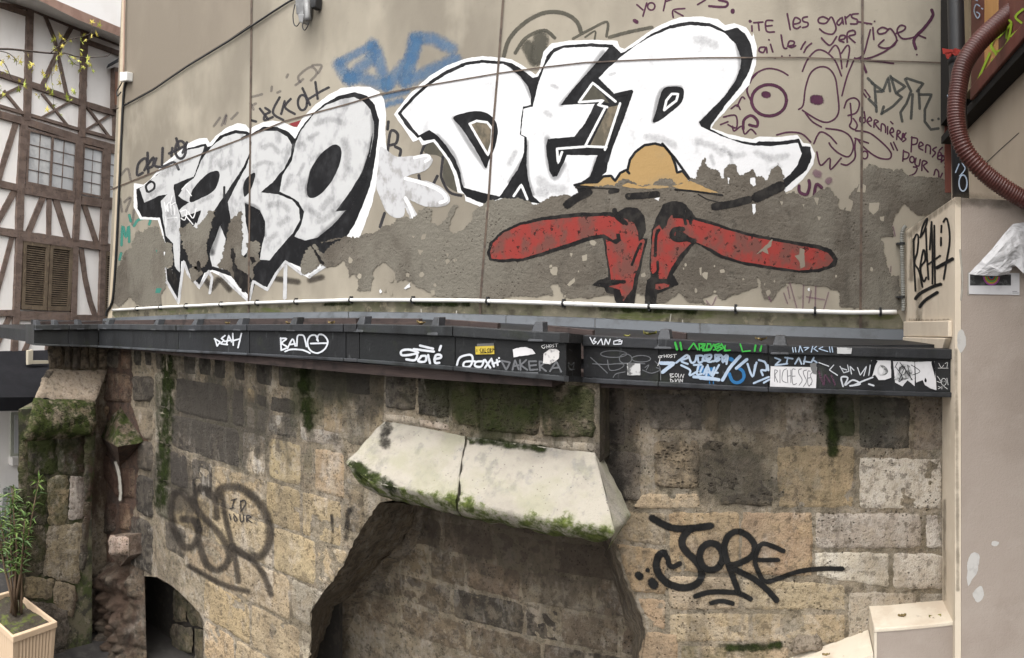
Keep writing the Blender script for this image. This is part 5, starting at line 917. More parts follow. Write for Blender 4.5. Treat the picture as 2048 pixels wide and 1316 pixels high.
# ------------------------------------------------------------------ the old stone wall
def masonry(name, obj):
    """stone or mortar; soot, damp and rain streaks run on from block to block"""
    t = NT(name)
    random.seed(99)
    def fixed(scale, loc, lo, hi, detail=4, rough=.64):
        mp = t.n('Mapping'); t.l(t.pos, mp.inputs[0]); mp.inputs['Scale'].default_value = scale if isinstance(scale, tuple) else (scale,) * 3; mp.inputs['Location'].default_value = loc
        x = t.n('TexNoise'); t.l(mp.outputs[0], x.inputs['Vector']); x.inputs['Scale'].default_value = 1; x.inputs['Detail'].default_value = detail; x.inputs['Roughness'].default_value = rough
        return t.rng(x.outputs[0], lo, hi)
    mul = lambda a, b: t.math('MULTIPLY', a, b)
    if obj:
        oi = t.n('ObjectInfo'); c = t.mix(mul(t.math('SUBTRACT', 1.0, t.prop('soot')), .38), oi.outputs['Color'], (.40, .32, .22))
        P_ = t.prop
    else:
        c = t.mix(fixed(5, (3, 1, 4), .4, .64), (.47, .39, .285), (.33, .27, .195))
        P_ = lambda n: {'soot': .3, 'lime': .3, 'warm': .3, 'red': .1, 'moss': .12}[n]
    c = t.mix(mul(fixed(5, (1, 2, 3), .46, .66), mul(P_('warm'), .6)), c, (.44, .32, .18))
    c = t.mix(mul(fixed(6, (7, 2, 1), .45, .65), mul(P_('red'), .8)), c, (.17, .085, .055))
    c = t.mix(mul(fixed(9, (2, 8, 5), .50, .58), mul(P_('lime'), .8)), c, (.64, .59, .52))
    # stains that ignore the joints
    c = t.mix(mul(fixed((1.5, 1.5, .9), (4, 4, 4), .44, .66), .62), c, (.19, .155, .115))
    c = t.mix(mul(fixed((7, 7, .8), (6, 3, 2), .55, .72), .5), c, (.085, .070, .055))
    c = t.mix(mul(fixed((3.5, 3.5, 2), (9, 3, 7), .56, .68), .45), c, (.56, .50, .43))
    c = t.mix(mul(fixed(26, (1, 7, 7), .52, .64), .62), c, (.10, .078, .056))
    c = t.mix(mul(fixed((12, 12, 7), (3, 8, 2), .55, .66), .5), c, (.40, .335, .25))
    c = t.mix(mul(fixed(90, (8, 8, 3), .58, .66), .6), c, (.075, .06, .045))
    c = t.mix(mul(fixed(70, (3, 3, 9), .60, .70), .4), c, (.45, .385, .30))
    c = t.mix(mul(fixed(3.0, (5, 5, 2), .12, .50), mul(P_('soot'), .93)), c, (.062, .055, .048))
    c = t.mix(mul(fixed(14, (8, 1, 6), .47, .60), mul(P_('soot'), .85)), c, (.030, .027, .024))
    c = t.mix(mul(fixed((11, 11, 4), (1, 9, 9), .58, .66), mul(P_('lime'), .7)), c, (.50, .455, .395))
    # old stains with an outline of their own, over stone and mortar alike; the niche-back one is painted shade
    for px, py, Y_, rx, rz, amt, col in ((430, 830, 3.22, 1.0, .42, .85, (.062, .055, .047)), (345, 965, 3.22, .45, .45, .8, (.055, .048, .042)), (985, 800, 3.14, .62, .26, .95, (.040, .040, .022)), (620, 760, 3.22, .34, .34, .75, (.055, .056, .032)), (720, 770, 3.22, .35, .22, .7, (.06, .054, .046)), (1370, 815, 3.32, .55, .14, .75, (.06, .053, .046)), (1240, 930, 3.32, .13, .34, .8, (.055, .047, .041)),
                                     (1470, 955, 3.32, .26, .17, .75, (.060, .052, .042)), (235, 950, 3.22, .42, .75, .85, (.062, .036, .027)), (240, 1210, 3.22, .42, .5, .8, (.055, .034, .025)), (1080, 1090, 3.90, 1.1, .3, .8, (.070, .055, .042)), (1690, 830, 3.32, .25, .14, .6, (.05, .05, .035)), (610, 1230, 3.22, .25, .3, .5, (.10, .08, .06))):
        P0 = UY(px, py, Y_)
        mp = t.n('Mapping', vector_type='TEXTURE'); t.l(t.pos, mp.inputs[0]); mp.inputs['Location'].default_value = P0; mp.inputs['Scale'].default_value = (rx, .6, rz)
        ln = t.n('VectorMath', operation='LENGTH'); t.l(mp.outputs[0], ln.inputs[0])
        f = t.math('ADD', ln.outputs['Value'], t.math('MULTIPLY', t.math('SUBTRACT', fixed((5, 5, 2.2), (px * .01, 3, 1), 0, 1), .5), 1.5))
        c = t.mix(mul(t.rng(f, 1.15, .55), amt), c, col)
    c = t.mix(mul(fixed(7, (2, 2, 2), .40, .58), mul(P_('moss'), 1.0)), c, (.036, .046, .012))
    c = t.mix(mul(fixed(22, (6, 6, 1), .50, .62), mul(P_('moss'), .85)), c, (.018, .024, .008))
    pv = mul(t.pits(44, .05, .30), fixed(5, (5, 9, 1), .46, .58))
    if obj: pv = t.math('MAXIMUM', pv, mul(t.pits((34, 34, 52), .10, .46), mul(P_('pit'), fixed(9, (4, 2, 8), .36, .56))))
    c = t.mix(mul(pv, .8), c, (.030, .024, .018))
    c = t.mix(1.0, c, (.82, .82, .82), 'MULTIPLY')
    h = t.math('ADD', mul(fixed(16, (1, 1, 1), 0, 1), .9), t.math('ADD', mul(fixed(55, (2, 1, 1), 0, 1), .6), mul(fixed(170, (1, 3, 1), 0, 1), .35)))
    h = t.math('SUBTRACT', h, mul(pv, .8))
    return t.done(c, .93, t.bump(h, .9, .014), None, 0, .12)
stone_m = masonry('old_limestone', True)
mortar_m = masonry('lime_mortar', False)
earth_m = surface('damp_earth', (.03, .026, .022), [((.06, .05, .04), 14, .5, .65, .7)], bumps=((20, .8), (70, .5)), bstr=.8)
YLW, YP, YN = 3.22, 3.14, 3.90
TAN, ORA, GREY, DARK, PALE, GOLD, REDB, WHIT = (.47, .365, .235), (.46, .32, .19), (.24, .205, .165), (.105, .093, .08), (.56, .49, .405), (.47, .355, .20), (.16, .085, .058), (.72, .66, .585)

JX = [(1003, 761), (1047, 730), (1080, 710), (1150, 675), (1187, 645), (1225, 622), (1280, 625), (1400, 605)]
wall = thing('stone_wall', 'old patched limestone block wall under the gutter, with sprayed tags', 'wall', (-2.5, 3.25, 0))
BV, BF = [], []                                             # everything the tags are draped on
def keep(o):
    n = len(BV)
    BV.extend([v.co.copy() for v in o.data.vertices]); BF.extend([tuple(n + i for i in p.vertices) for p in o.data.polygons])
def stone(q, col, Y=None, parent=None, th=.010, ero=.004, wob=1.7, name='stone_block', fn=None, soot=0, lime=0, warm=.6, red=0, moss=0, cell=5.0, seed=None, label=None, edge=.22, drape=True):
    """q: corners in picture pixels (top left, top right, bottom right, bottom left) on the plane Y or the surface fn"""
    seed = random.uniform(0, 90) if seed is None else seed
    fn = fn or (lambda x, y: UY(x, y, Y))
    (ax, ay), (bx, by), (cx, cy), (dx, dy) = q
    wpx = max(math.hypot(bx - ax, by - ay), math.hypot(cx - dx, cy - dy)); hpx = max(math.hypot(dx - ax, dy - ay), math.hypot(cx - bx, cy - by))
    nu, nv = max(4, int(wpx / cell)), max(4, int(hpx / cell))
    P00, P10, P01 = fn(ax, ay), fn(bx, by), fn(dx, dy)
    nrm = (P01 - P00).cross(P10 - P00).normalized()
    if nrm.dot(Vector((0, 0, EYE)) - P00) < 0: nrm = -nrm
    crn = [(random.uniform(0, 4.5) if random.random() < .75 else random.uniform(4, 9)) * min(1, min(wpx, hpx) / 60) for _ in range(8)]
    th = th + random.uniform(-.002, .004) if th < .03 else th
    V, F = [], []
    rw = min(.5, 2.2 / wpx + edge * .10); rh = min(.5, 2.2 / hpx + edge * .10)
    for j in range(nv + 1):
        v = j / nv
        for i in range(nu + 1):
            u = i / nu
            x = (ax * (1 - u) + bx * u) * (1 - v) + (dx * (1 - u) + cx * u) * v
            y = (ay * (1 - u) + by * u) * (1 - v) + (dy * (1 - u) + cy * u) * v
            eu, ev = min(u, 1 - u), min(v, 1 - v)
            k = max(0, 1 - min(eu / .25, ev / .25))
            # crooked, chipped edges and corners
            for ci, (cu, cv) in enumerate(((0, 0), (1, 0), (1, 1), (0, 1))):
                gx, gy = abs(u - cu) * wpx, abs(v - cv) * hpx
                fk = max(0, 1 - (gx + gy) / 22)
                x += (1 if cu == 0 else -1) * crn[ci] * fk * fk; y += (1 if cv == 0 else -1) * crn[ci + 4] * fk * fk * .7
            x += wob * k * (noise.noise((x * .07, y * .07, seed)) * 2 + noise.noise((x * .25, y * .25, seed + 3)))
            y += wob * k * (noise.noise((x * .07, y * .07, seed + 11)) * 2 + noise.noise((x * .25, y * .25, seed + 17)))
            if Y == YLW and x > 590 and y > 1003: x = min(x, interp(JX, y) - 1.0)
            p = fn(x, y)
            e = min(1, min(eu / rw, ev / rh))
            e = math.sqrt(max(0, 1 - (1 - e) ** 2))
            n1 = noise.fractal(p * 4 + Vector((seed, 0, 0)), 1.0, 2.0, 3)
            n2 = noise.fractal(p * 17 + Vector((0, seed, 0)), 1.0, 2.0, 3)
            off = -.005 + (th + .005) * e + e * (ero * 1.6 * n1 + ero * n2)
            if ero > .0085:
                cd_ = noise.voronoi(p * 26)[0]
                off -= e * ero * 1.5 * max(0, 1 - cd_[0] * 1.9) * (.5 + noise.noise(p * 5))
            V.append(p + nrm * off)
    for j in range(nv):
        for i in range(nu):
            a = j * (nu + 1) + i
            F.append((a, a + 1, a + nu + 2, a + nu + 1))
    o = mesh(name, V, F, stone_m, parent or wall, True, label=label)
    jit = random.uniform(.86, 1.12)
    o.color = tuple(c * jit * random.uniform(.96, 1.04) for c in col) + (1,)
    o['soot'] = soot * 1.0; o['lime'] = lime * 1.0; o['warm'] = warm * 1.0; o['red'] = red * 1.0; o['moss'] = moss * 1.0; o['pit'] = min(1.0, max(0.0, (ero - .005) / .005))
    if drape: keep(o)
    return o
def wallpoly(name, loop, Y, mat, parent, th=.25, holes=()):
    o = fill(name, loop, mat, 0, parent, plane_Y(Y), smooth=False, holes=holes, step=14)
    keep(o)
    return o
# --- mortar beds with their openings
jambF = [(760, 1005), (730, 1047), (710, 1080), (675, 1150), (645, 1187), (622, 1225), (625, 1280), (612, 1330), (600, 1650)]
jambB = [(838, 1010), (822, 1050), (805, 1082), (765, 1122), (725, 1162), (685, 1212), (650, 1275), (628, 1330), (612, 1650)]
def rough_line(p, amp, seed):
    q = resample(p, 7); return [q[0]] + [(x + amp * (noise.noise((x * .05, y * .05, seed)) + .6 * noise.noise((x * .16, y * .16, seed))), y + .4 * amp * noise.noise((x * .12, y * .12, seed + 4))) for x, y in q[1:-1]] + [q[-1]]
jambF, jambB = rough_line(jambF, 6, 1), rough_line(jambB, 7, 2)
hole = [(287, 1650), (284, 1200), (286, 1152), (314, 1154), (345, 1172), (375, 1200), (398, 1225), (406, 1242), (406, 1650)]
def rimwall(name, line, Ya, Yb, mat, line2=None, n=6, amp=.022, parent=None):
    """a rough reveal from the front edge line back to a deeper line"""
    A = resample(line, 6); m = len(A)
    B = resample(line2 or line, 6); V, F = [], []
    for i, (x, y) in enumerate(A):
        bx, by = B[min(len(B) - 1, round(i * (len(B) - 1) / (m - 1)))]
        p, q = UY(x, y, Ya), UY(bx, by, Yb)
        for k in range(n):
            t = k / (n - 1); r = p.lerp(q, t)
            if 0 < k: r = r + Vector((noise.noise(r * 9), noise.noise(r * 9 + Vector((5, 0, 0))) * .5, noise.noise(r * 9 + Vector((0, 5, 0))))) * amp
            V.append(r)
    for i in range(m - 1):
        for k in range(n - 1): F.append((i * n + k, i * n + k + 1, (i + 1) * n + k + 1, (i + 1) * n + k))
    o = mesh(name, V, F, mat, parent or wall, True)
    o.color = (.30, .24, .17, 1)
    for k, v in (('soot', .5), ('lime', .25), ('warm', .7), ('red', .15), ('moss', 0.0)): o[k] = v
    return o
wallpoly('mortar_bed', [(205, 690), (790, 700), (790, 1000)] + jambF + [(406, 1650)] + hole[::-1][1:-1] + [(287, 1650), (190, 1650)], YLW, mortar_m, wall)
wallpoly('mortar_bed', [(768, 720), (1199, 760), (1199, 915), (1199, 960), (768, 920)], YP, mortar_m, wall)
jRF = [(1216, 1040), (1222, 1082), (1250, 1155), (1275, 1217), (1292, 1257), (1280, 1330), (1276, 1650)]
jRB = [(1195, 1040), (1205, 1080), (1217, 1125), (1235, 1185), (1250, 1240), (1259, 1262), (1266, 1330), (1266, 1650)]
jRF, jRB = rough_line(jRF, 4, 3), rough_line(jRB, 5, 4)
wallpoly('mortar_bed', [(1196, 760), (1895, 770), (1895, 1650)] + jRF[::-1] + [(1200, 1000)], YW, mortar_m, wall)
rimwall('niche_jamb', jambF, YLW - .012, YN - .1, stone_m, jambB)
rimwall('niche_jamb', jRF, YW - .012, YN, stone_m, jRB)
o = rimwall('niche_jamb', jambB, YN - .1, YN + .02, stone_m, [(x + 34, y + 10) for x, y in jambB])
rimwall('arch_reveal', hole[2:], YLW - .006, YLW + .5, stone_m)
rimwall('arch_reveal', hole[:3], YLW - .006, YLW + .5, stone_m)
SD = Vector((.001, .003, 0))
side = MB().hexa([UY(1199, 740, YP) + SD, UY(1199, 925, YP) + SD, UY(1199, 925, YP) + Vector((0, YW - YP + .03, 0)), UY(1199, 740, YP) + Vector((0, YW - YP + .03, 0))], (-.02, 0, 0)).build('panel_side', stone_m, wall)
side.color = (.2, .16, .115, 1)
for k, v in (('soot', .5), ('lime', .1), ('warm', .6), ('red', .2), ('moss', .2)): side[k] = v
# closing masonry behind
mb = MB(); mb.box((-5.9, 4.0, 0), (XP + .03, 4.45, EYE - .42)); mb.build('wall_core', earth_m, wall)

# --- left part: courses run level along the wall; k is the depth below the eye line in pixels at the foot of the perpendicular
def kq(x0, x1, k0, k1):
    f = lambda x, k: 612 + k * cth(x)
    return [(x0, f(x0, k0)), (x1, f(x1, k0)), (x1, f(x1, k1)), (x0, f(x0, k1))]
def kstone(x0, x1, k0, k1, col, **kw):
    return stone(kq(x0, x1, k0, k1), col, YLW, **kw)
for x0, x1, c, so in ((266, 284, DARK, .8), (287, 306, DARK, .8), (309, 329, DARK, .6), (347, 363, GREY, .3), (366, 393, DARK, .8), (396, 423, DARK, .9), (427, 452, DARK, .9), (466, 491, DARK, .8), (511, 546, DARK, .9), (555, 591, DARK, .8), (598, 634, GREY, .8), (638, 674, GREY, .4), (690, 742, DARK, .9), (747, 770, TAN, .4)):
    kstone(x0, x1, 140, 238 - random.uniform(0, 8), c, soot=so, warm=.2, moss=.5 if 598 <= x0 < 620 else .05, lime=.12, wob=1.2, ero=.003, th=.006, edge=.12)
for x0, x1, k0, k1, c, kw in (
    (350, 457, 250, 376, GREY, dict(soot=.95, lime=.25)), (462, 490, 256, 376, GREY, dict(soot=.8)), (492, 511, 248, 300, GOLD, dict(soot=.2)), (492, 511, 303, 376, PALE, dict(lime=.5)), (513, 535, 262, 302, DARK, dict(soot=.7)), (513, 533, 306, 378, PALE, dict(lime=.8, soot=.5)),
    (538, 594, 262, 312, DARK, dict(soot=.9)), (536, 597, 315, 378, PALE, dict(lime=.9, soot=.6, ero=.007)), (600, 640, 250, 300, TAN, dict(moss=.7, soot=.3)), (599, 680, 335, 378, PALE, dict(lime=.9, soot=.5, ero=.007)), (645, 686, 250, 340, TAN, dict(lime=.3, soot=.2, warm=.3)), (690, 732, 265, 362, GREY, dict(soot=.35, lime=.3)), (736, 768, 250, 372, TAN, dict(soot=.3, lime=.2))):
    kstone(x0, x1, k0, k1, c, **{**dict(warm=.25, th=.006, edge=.1), **kw})
for x0, x1, k0, k1, c, kw in ((340, 480, 381, 506, GREY, dict(soot=.9, lime=.45)), (483, 533, 381, 508, PALE, dict(lime=.9, warm=.7)), (535, 604, 384, 508, GOLD, dict(lime=.3, warm=.6)), (606, 626, 384, 510, GREY, dict(moss=.25, soot=.1)), (628, 690, 386, 510, ORA, dict(lime=.25)), (692, 735, 380, 470, PALE, dict(lime=.5, soot=.3)), (738, 770, 380, 440, PALE, dict(soot=.3)),
    (338, 378, 512, 638, GREY, dict(soot=1, lime=.3)), (381, 426, 513, 638, GREY, dict(soot=.8, lime=.5)), (428, 530, 513, 640, TAN, dict(soot=.3, lime=.4)), (532, 602, 514, 640, GOLD, dict(soot=.25, warm=.8)), (604, 684, 515, 640, GOLD, dict(warm=.8)), (687, 730, 475, 590, TAN, dict(soot=.6, lime=.4)),
    (334, 420, 642, 768, GOLD, dict(soot=.5)), (422, 545, 642, 770, TAN, dict(warm=.5)), (547, 632, 642, 770, GOLD, dict(warm=.7)), (634, 700, 642, 752, TAN, dict(lime=.35)),
    (330, 372, 772, 880, GREY, dict(soot=.7)), (375, 470, 772, 900, TAN, dict(soot=.35)), (472, 580, 773, 900, TAN, dict(warm=.6, lime=.1)), (582, 668, 773, 885, PALE, dict(lime=.3)),
    (408, 500, 903, 1035, GOLD, dict(soot=.1, ero=.006)), (502, 600, 903, 1035, TAN, dict(ero=.006, red=.15)), (602, 640, 903, 990, PALE, dict(soot=.2)), (408, 470, 1038, 1170, GOLD, dict(ero=.007)), (472, 560, 1038, 1170, TAN, dict(ero=.007)), (562, 622, 1038, 1170, PALE, dict(lime=.4, soot=.2, red=.2)), (408, 520, 1173, 1300, TAN, dict()), (522, 618, 1173, 1300, GOLD, dict(red=.2))):
    gw = .8 if k0 > 500 else 0
    kstone(x0 - gw, x1 + gw, k0 - gw, k1 + gw, c, **{**dict(th=.003, wob=1.2, edge=.03, ero=.004), **kw})
for k0, k1, c in ((140, 240, GREY), (246, 376, TAN), (380, 508, GREY), (512, 640, GREY), (644, 770, GREY)):
    kstone(309 if k0 > 150 else 331, 345 if k0 > 150 else 345, k0, k1, PALE, soot=.2, moss=.3, lime=.2, th=.012)

dampm = surface('damp_red_mortar', (.085, .052, .038), [((.045, .032, .026), 4, .4, .6, .8), ((.14, .085, .055), 9, .5, .66, .7), ((.03, .025, .02), 22, .52, .66, .7)], bumps=((14, .8), (50, .6)), bstr=.8, bdist=.014)
fill('damp_corner', [(205, 692), (262, 694), (266, 760), (262, 810), (300, 890), (276, 940), (270, 1010), (264, 1040), (286, 1150), (287, 1340), (150, 1340), (165, 1140), (178, 1010), (186, 860), (196, 800), (214, 740)], dampm, 3, wall, plane_Y(YLW), smooth=False, rag=3)
# --- the corner behind: reddish worn masonry with a small mossy hood, bracket stone and fountain rock
for q, c, kw in (([(213, 700), (240, 702), (238, 738), (211, 735)], DARK, dict(soot=.7)), ([(243, 702), (262, 703), (262, 740), (242, 740)], REDB, dict(red=.7, soot=.4)), ([(211, 745), (262, 746), (262, 808), (196, 800)], REDB, dict(red=.8, soot=.5, ero=.009)), ([(265, 750), (308, 754), (308, 805), (264, 805)], DARK, dict(soot=.7, lime=.2)), ([(196, 808), (225, 812), (205, 850), (192, 862)], REDB, dict(red=.8, ero=.008)), ([(264, 812), (306, 815), (305, 880), (290, 880), (268, 830)], DARK, {}),
        ([(188, 905), (212, 900), (238, 960), (236, 1000), (188, 995)], REDB, dict(red=.9, soot=.5, ero=.010)), ([(240, 935), (272, 935), (270, 995), (240, 1000)], REDB, dict(red=.9, soot=.3, ero=.009)), ([(276, 880), (308, 885), (306, 945), (274, 940)], DARK, dict(soot=.6)), ([(274, 950), (308, 952), (306, 1040), (274, 1020)], DARK, dict(soot=.9, lime=.25)), ([(182, 1002), (234, 1004), (232, 1068), (180, 1070)], REDB, dict(red=.7, soot=.8, ero=.012)), ([(262, 1030), (306, 1045), (306, 1150), (262, 1130)], GREY, dict(soot=.9, lime=.4)), ([(238, 1004), (262, 1005), (260, 1062), (238, 1060)], REDB, dict(red=.6, ero=.008)), ([(178, 1075), (216, 1075), (212, 1140), (176, 1145)], REDB, dict(red=.8, soot=.5, warm=.8, ero=.010))):
    if len(q) == 5: q = [q[0], q[1], q[2], q[3]]
    stone(q, c, YLW, **{**dict(warm=.3, th=.03), **kw})
hood = []
ap, bl, br, fr = UY(240, 812, YLW), UY(192, 868, YLW), UY(290, 884, YLW), UY(232, 892, YLW - .30)
V, F = [], []
n = 12
for j in range(n + 1):
    t = j / n
    for i in range(2 * n + 1):
        s_ = i / (2 * n)
        e = bl.lerp(fr, s_ * 2) if s_ < .5 else fr.lerp(br, s_ * 2 - 1)
        p = ap.lerp(e, t); p += Vector((0, -1, .6)) * .022 * noise.fractal(p * 11, 1, 2, 3) * (1 if 0 < t else .2)
        V.append(p)
for j in range(n):
    for i in range(2 * n):
        a = j * (2 * n + 1) + i; F.append((a, a + 1, a + 2 * n + 2, a + 2 * n + 1))
b0 = n * (2 * n + 1); m = len(V)
V += [UY(240, 935, YLW + .02)]
und = MB().add(V[b0:b0 + 2 * n + 1] + [V[m]], [(i, i + 1, 2 * n + 1) for i in range(2 * n)]).build('hood_underside', dampm, wall)  # dark mortar colour carries the shadow under the hood
hd = mesh('mossy_hood', V, F, stone_m, wall, True); hd.color = (.15, .12, .085, 1)
for k, v in (('soot', .4), ('lime', .05), ('warm', .3), ('red', .5), ('moss', 1.0)): hd[k] = v
br_ = stone([(220, 1070), (259, 1070), (258, 1112), (221, 1112)], (.40, .30, .26), YLW - .16, th=.05, ero=.010, wob=2, red=.25, lime=.3, name='bracket_stone', edge=.6)
V = [UY(221, 1071, YLW - .165), UY(258, 1071, YLW - .165), UY(258, 1112, YLW - .165), UY(221, 1112, YLW - .165), UY(240, 1134, YLW - .05)]
V += [v + Vector((0, .2, 0)) for v in V]
bs = MB().add(V, [(0, 1, 2, 4, 3), (0, 5, 6, 1), (1, 6, 7, 2), (2, 7, 9, 4), (4, 9, 8, 3), (3, 8, 5, 0)]).build('bracket_stone', stone_m, wall)
bs.color = (.30, .21, .175, 1)
for k, v in (('soot', .4), ('lime', .1), ('warm', .3), ('red', .5), ('moss', 0.0)): bs[k] = v
def rock(q, col, dep, amp, fn=None, name='fountain_rock', cell=4.5, **kw):
    """bulging rubble lump"""
    fn = fn or (lambda x, y: UY(x, y, YLW))
    o = stone(q, col, fn=fn, th=dep, ero=amp, wob=4, edge=2.2, cell=cell, name=name, **kw)
    return o
def rubble(q, col, dep, name, red=.5, soot=.6, warm=.6, cell=3.2):
    """eroded rock mass: ridged relief that dies out at the rim"""
    (ax, ay), (bx, by), (cx, cy), (dx, dy) = q
    nu, nv = int(max(bx - ax, cx - dx) / cell), int(max(dy - ay, cy - by) / cell)
    V, F = [], []
    for j in range(nv + 1):
        v = j / nv
        for i in range(nu + 1):
            u = i / nu
            x = (ax * (1 - u) + bx * u) * (1 - v) + (dx * (1 - u) + cx * u) * v; y = (ay * (1 - u) + by * u) * (1 - v) + (dy * (1 - u) + cy * u) * v
            p = UY(x, y, YLW)
            e = min(1, min(u, 1 - u) * 6) * min(1, v * 9)
            n1 = noise.fractal(p * 2.6, 1, 2, 3); n2 = 1 - abs(noise.noise(p * 7.5)) * 2; n3 = noise.fractal(p * 22, .8, 2, 4)
            cell_ = noise.voronoi(p * 6.5)[0]; n4 = min(1, (cell_[1] - cell_[0]) * 2.4)
            V.append(p + Vector((.15, -1, .1)) * e * (dep * (.45 + .7 * n1) + .05 * n2 * n4 + .07 * n4 + .020 * n3))
    for j in range(nv):
        for i in range(nu): a_ = j * (nu + 1) + i; F.append((a_, a_ + 1, a_ + nu + 2, a_ + nu + 1))
    o = mesh(name, V, F, stone_m, wall, True); o.color = (*col, 1)
    for k, v in (('soot', soot), ('lime', .15), ('warm', warm), ('red', red), ('moss', .05)): o[k] = v * 1.0
    return o
rubble([(158, 1120), (288, 1128), (294, 1340), (140, 1340)], (.13, .075, .045), .22, 'fountain_rock', red=.6, soot=.7)
strokes('water_streak', [([(231, 925), (238, 950), (241, 985), (240, 1000)], 7)], M['lime_stain'], 4, wall, plane_Y(YLW - .05), step=4)
# inside the low arch
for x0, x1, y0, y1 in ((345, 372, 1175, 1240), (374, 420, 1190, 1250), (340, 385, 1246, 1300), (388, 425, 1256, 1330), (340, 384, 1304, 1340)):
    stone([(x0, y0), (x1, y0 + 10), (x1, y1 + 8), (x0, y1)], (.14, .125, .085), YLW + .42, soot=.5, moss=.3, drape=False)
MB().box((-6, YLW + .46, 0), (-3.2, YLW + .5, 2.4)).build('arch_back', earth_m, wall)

# --- middle panel above the ledge
for q, c, kw in (([(772, 735), (833, 742), (833, 822), (772, 818)], GREY, dict(soot=.8, lime=.3, ero=.008)), ([(836, 742), (898, 748), (900, 838), (836, 830)], GREY, dict(soot=.9, lime=.5, moss=.1, ero=.009)), ([(902, 748), (960, 754), (962, 860), (903, 845)], TAN, dict(soot=.55, moss=.5, ero=.007)), ([(964, 755), (1080, 764), (1082, 872), (965, 862)], TAN, dict(soot=.75, moss=.65, ero=.009)), ([(1084, 764), (1192, 772), (1190, 876), (1085, 874)], TAN, dict(soot=.7, moss=.65, ero=.009))):
    stone(q, c, YP, **{**dict(warm=.4, th=.022), **kw})
for q in ([(770, 826), (830, 832), (832, 850), (772, 842)], [(838, 838), (900, 846), (902, 864), (838, 853)], [(1000, 872), (1100, 884), (1100, 896), (1000, 886)], [(1102, 880), (1190, 884), (1190, 906), (1102, 898)]):
    stone(q, PALE, YP, th=.008, wob=1, warm=.2, lime=.2, soot=.15)

# --- right part
YR_ = YW
for q, c, kw in (
    ([(1208, 772), (1252, 776), (1252, 895), (1210, 893)], GREY, dict(soot=.6, red=.2)), ([(1255, 776), (1284, 778), (1282, 872), (1256, 880)], TAN, dict(soot=.4)), ([(1288, 784), (1408, 790), (1405, 862), (1300, 860)], PALE, dict(soot=.6, lime=.4, ero=.007)), ([(1411, 790), (1440, 792), (1438, 866), (1408, 864)], TAN, dict(soot=.4)),
    ([(1457, 784), (1563, 788), (1563, 870), (1462, 866)], PALE, dict(soot=.3, lime=.3)), ([(1568, 788), (1650, 790), (1650, 868), (1570, 872)], PALE, dict(soot=.35, lime=.7)), ([(1655, 790), (1712, 792), (1711, 876), (1656, 874)], GREY, dict(moss=.55, soot=.7)), ([(1717, 790), (1822, 794), (1820, 900), (1716, 897)], (.17, .165, .145), dict(soot=.65)), ([(1827, 794), (1886, 796), (1885, 902), (1825, 902)], GREY, dict(soot=.25, lime=.2)),
    ([(1212, 900), (1283, 902), (1282, 1004), (1225, 1000)], GREY, dict(soot=.5, lime=.2)), ([(1305, 882), (1400, 880), (1400, 980), (1308, 976)], TAN, dict(soot=.55, ero=.012)), ([(1403, 880), (1548, 884), (1549, 1014), (1404, 1010)], GOLD, dict(soot=.8, ero=.012)), ([(1552, 889), (1711, 889), (1711, 1018), (1553, 1018)], GOLD, dict(warm=.9, moss=.15, soot=.15)), ([(1717, 914), (1886, 914), (1885, 1019), (1716, 1019)], WHIT, dict(lime=.6, warm=.15)),
    ([(1285, 985), (1400, 985), (1402, 1018), (1262, 1018)], TAN, dict(warm=.6)), ([(1240, 1022), (1333, 1022), (1333, 1096), (1232, 1080)], TAN, dict(soot=.2, lime=.2)), ([(1335, 1022), (1480, 1022), (1480, 1148), (1336, 1146)], ORA, dict(red=.35, warm=.6)), ([(1482, 1023), (1626, 1023), (1626, 1154), (1482, 1150)], ORA, dict(red=.4, warm=.8)), ([(1629, 1025), (1845, 1025), (1844, 1098), (1629, 1099)], (.44, .38, .33), dict(lime=.35, warm=.15)), ([(1849, 1026), (1887, 1026), (1887, 1098), (1849, 1098)], WHIT, dict(lime=.6)),
    ([(1629, 1103), (1780, 1104), (1780, 1177), (1629, 1154)], WHIT, dict(lime=.5, warm=.15)), ([(1785, 1105), (1888, 1105), (1888, 1180), (1785, 1179)], WHIT, dict(lime=.5, warm=.2)), ([(1228, 1084), (1333, 1100), (1333, 1190), (1265, 1186)], ORA, dict(soot=.3)), ([(1270, 1193), (1333, 1196), (1333, 1262), (1298, 1256)], ORA, dict()), ([(1336, 1150), (1480, 1152), (1480, 1220), (1336, 1222)], TAN, dict(lime=.15)), ([(1482, 1154), (1626, 1158), (1692, 1168), (1692, 1222), (1482, 1220)], TAN, dict(lime=.2)), ([(1336, 1225), (1500, 1224), (1500, 1284), (1336, 1286)], TAN, dict(red=.2, lime=.2)), ([(1502, 1224), (1692, 1226), (1692, 1288), (1502, 1286)], TAN, dict(lime=.3, moss=.15)),
    ([(1696, 1184), (1835, 1184), (1834, 1240), (1696, 1300)], PALE, dict(lime=.3)), ([(1838, 1184), (1889, 1184), (1889, 1215), (1837, 1215)], WHIT, dict(soot=.2)), ([(1290, 1262), (1357, 1266), (1356, 1330), (1274, 1330)], ORA, dict(red=.3)), ([(1360, 1290), (1455, 1290), (1455, 1330), (1360, 1330)], TAN, dict(moss=.35)), ([(1458, 1291), (1580, 1292), (1580, 1330), (1458, 1330)], TAN, dict(moss=.4))):
    if len(q) == 5: q = [q[0], q[2], q[3], q[4]]
    stone(q, c, YR_, **{**dict(warm=.45, th=.004, wob=1.7, edge=.05), **kw})
rub = rock([(1584, 1272), (1640, 1270), (1650, 1300), (1580, 1306)], (.20, .17, .15), .03, .012, fn=lambda x, y: UY(x, y, YW - .01), name='filled_stone')

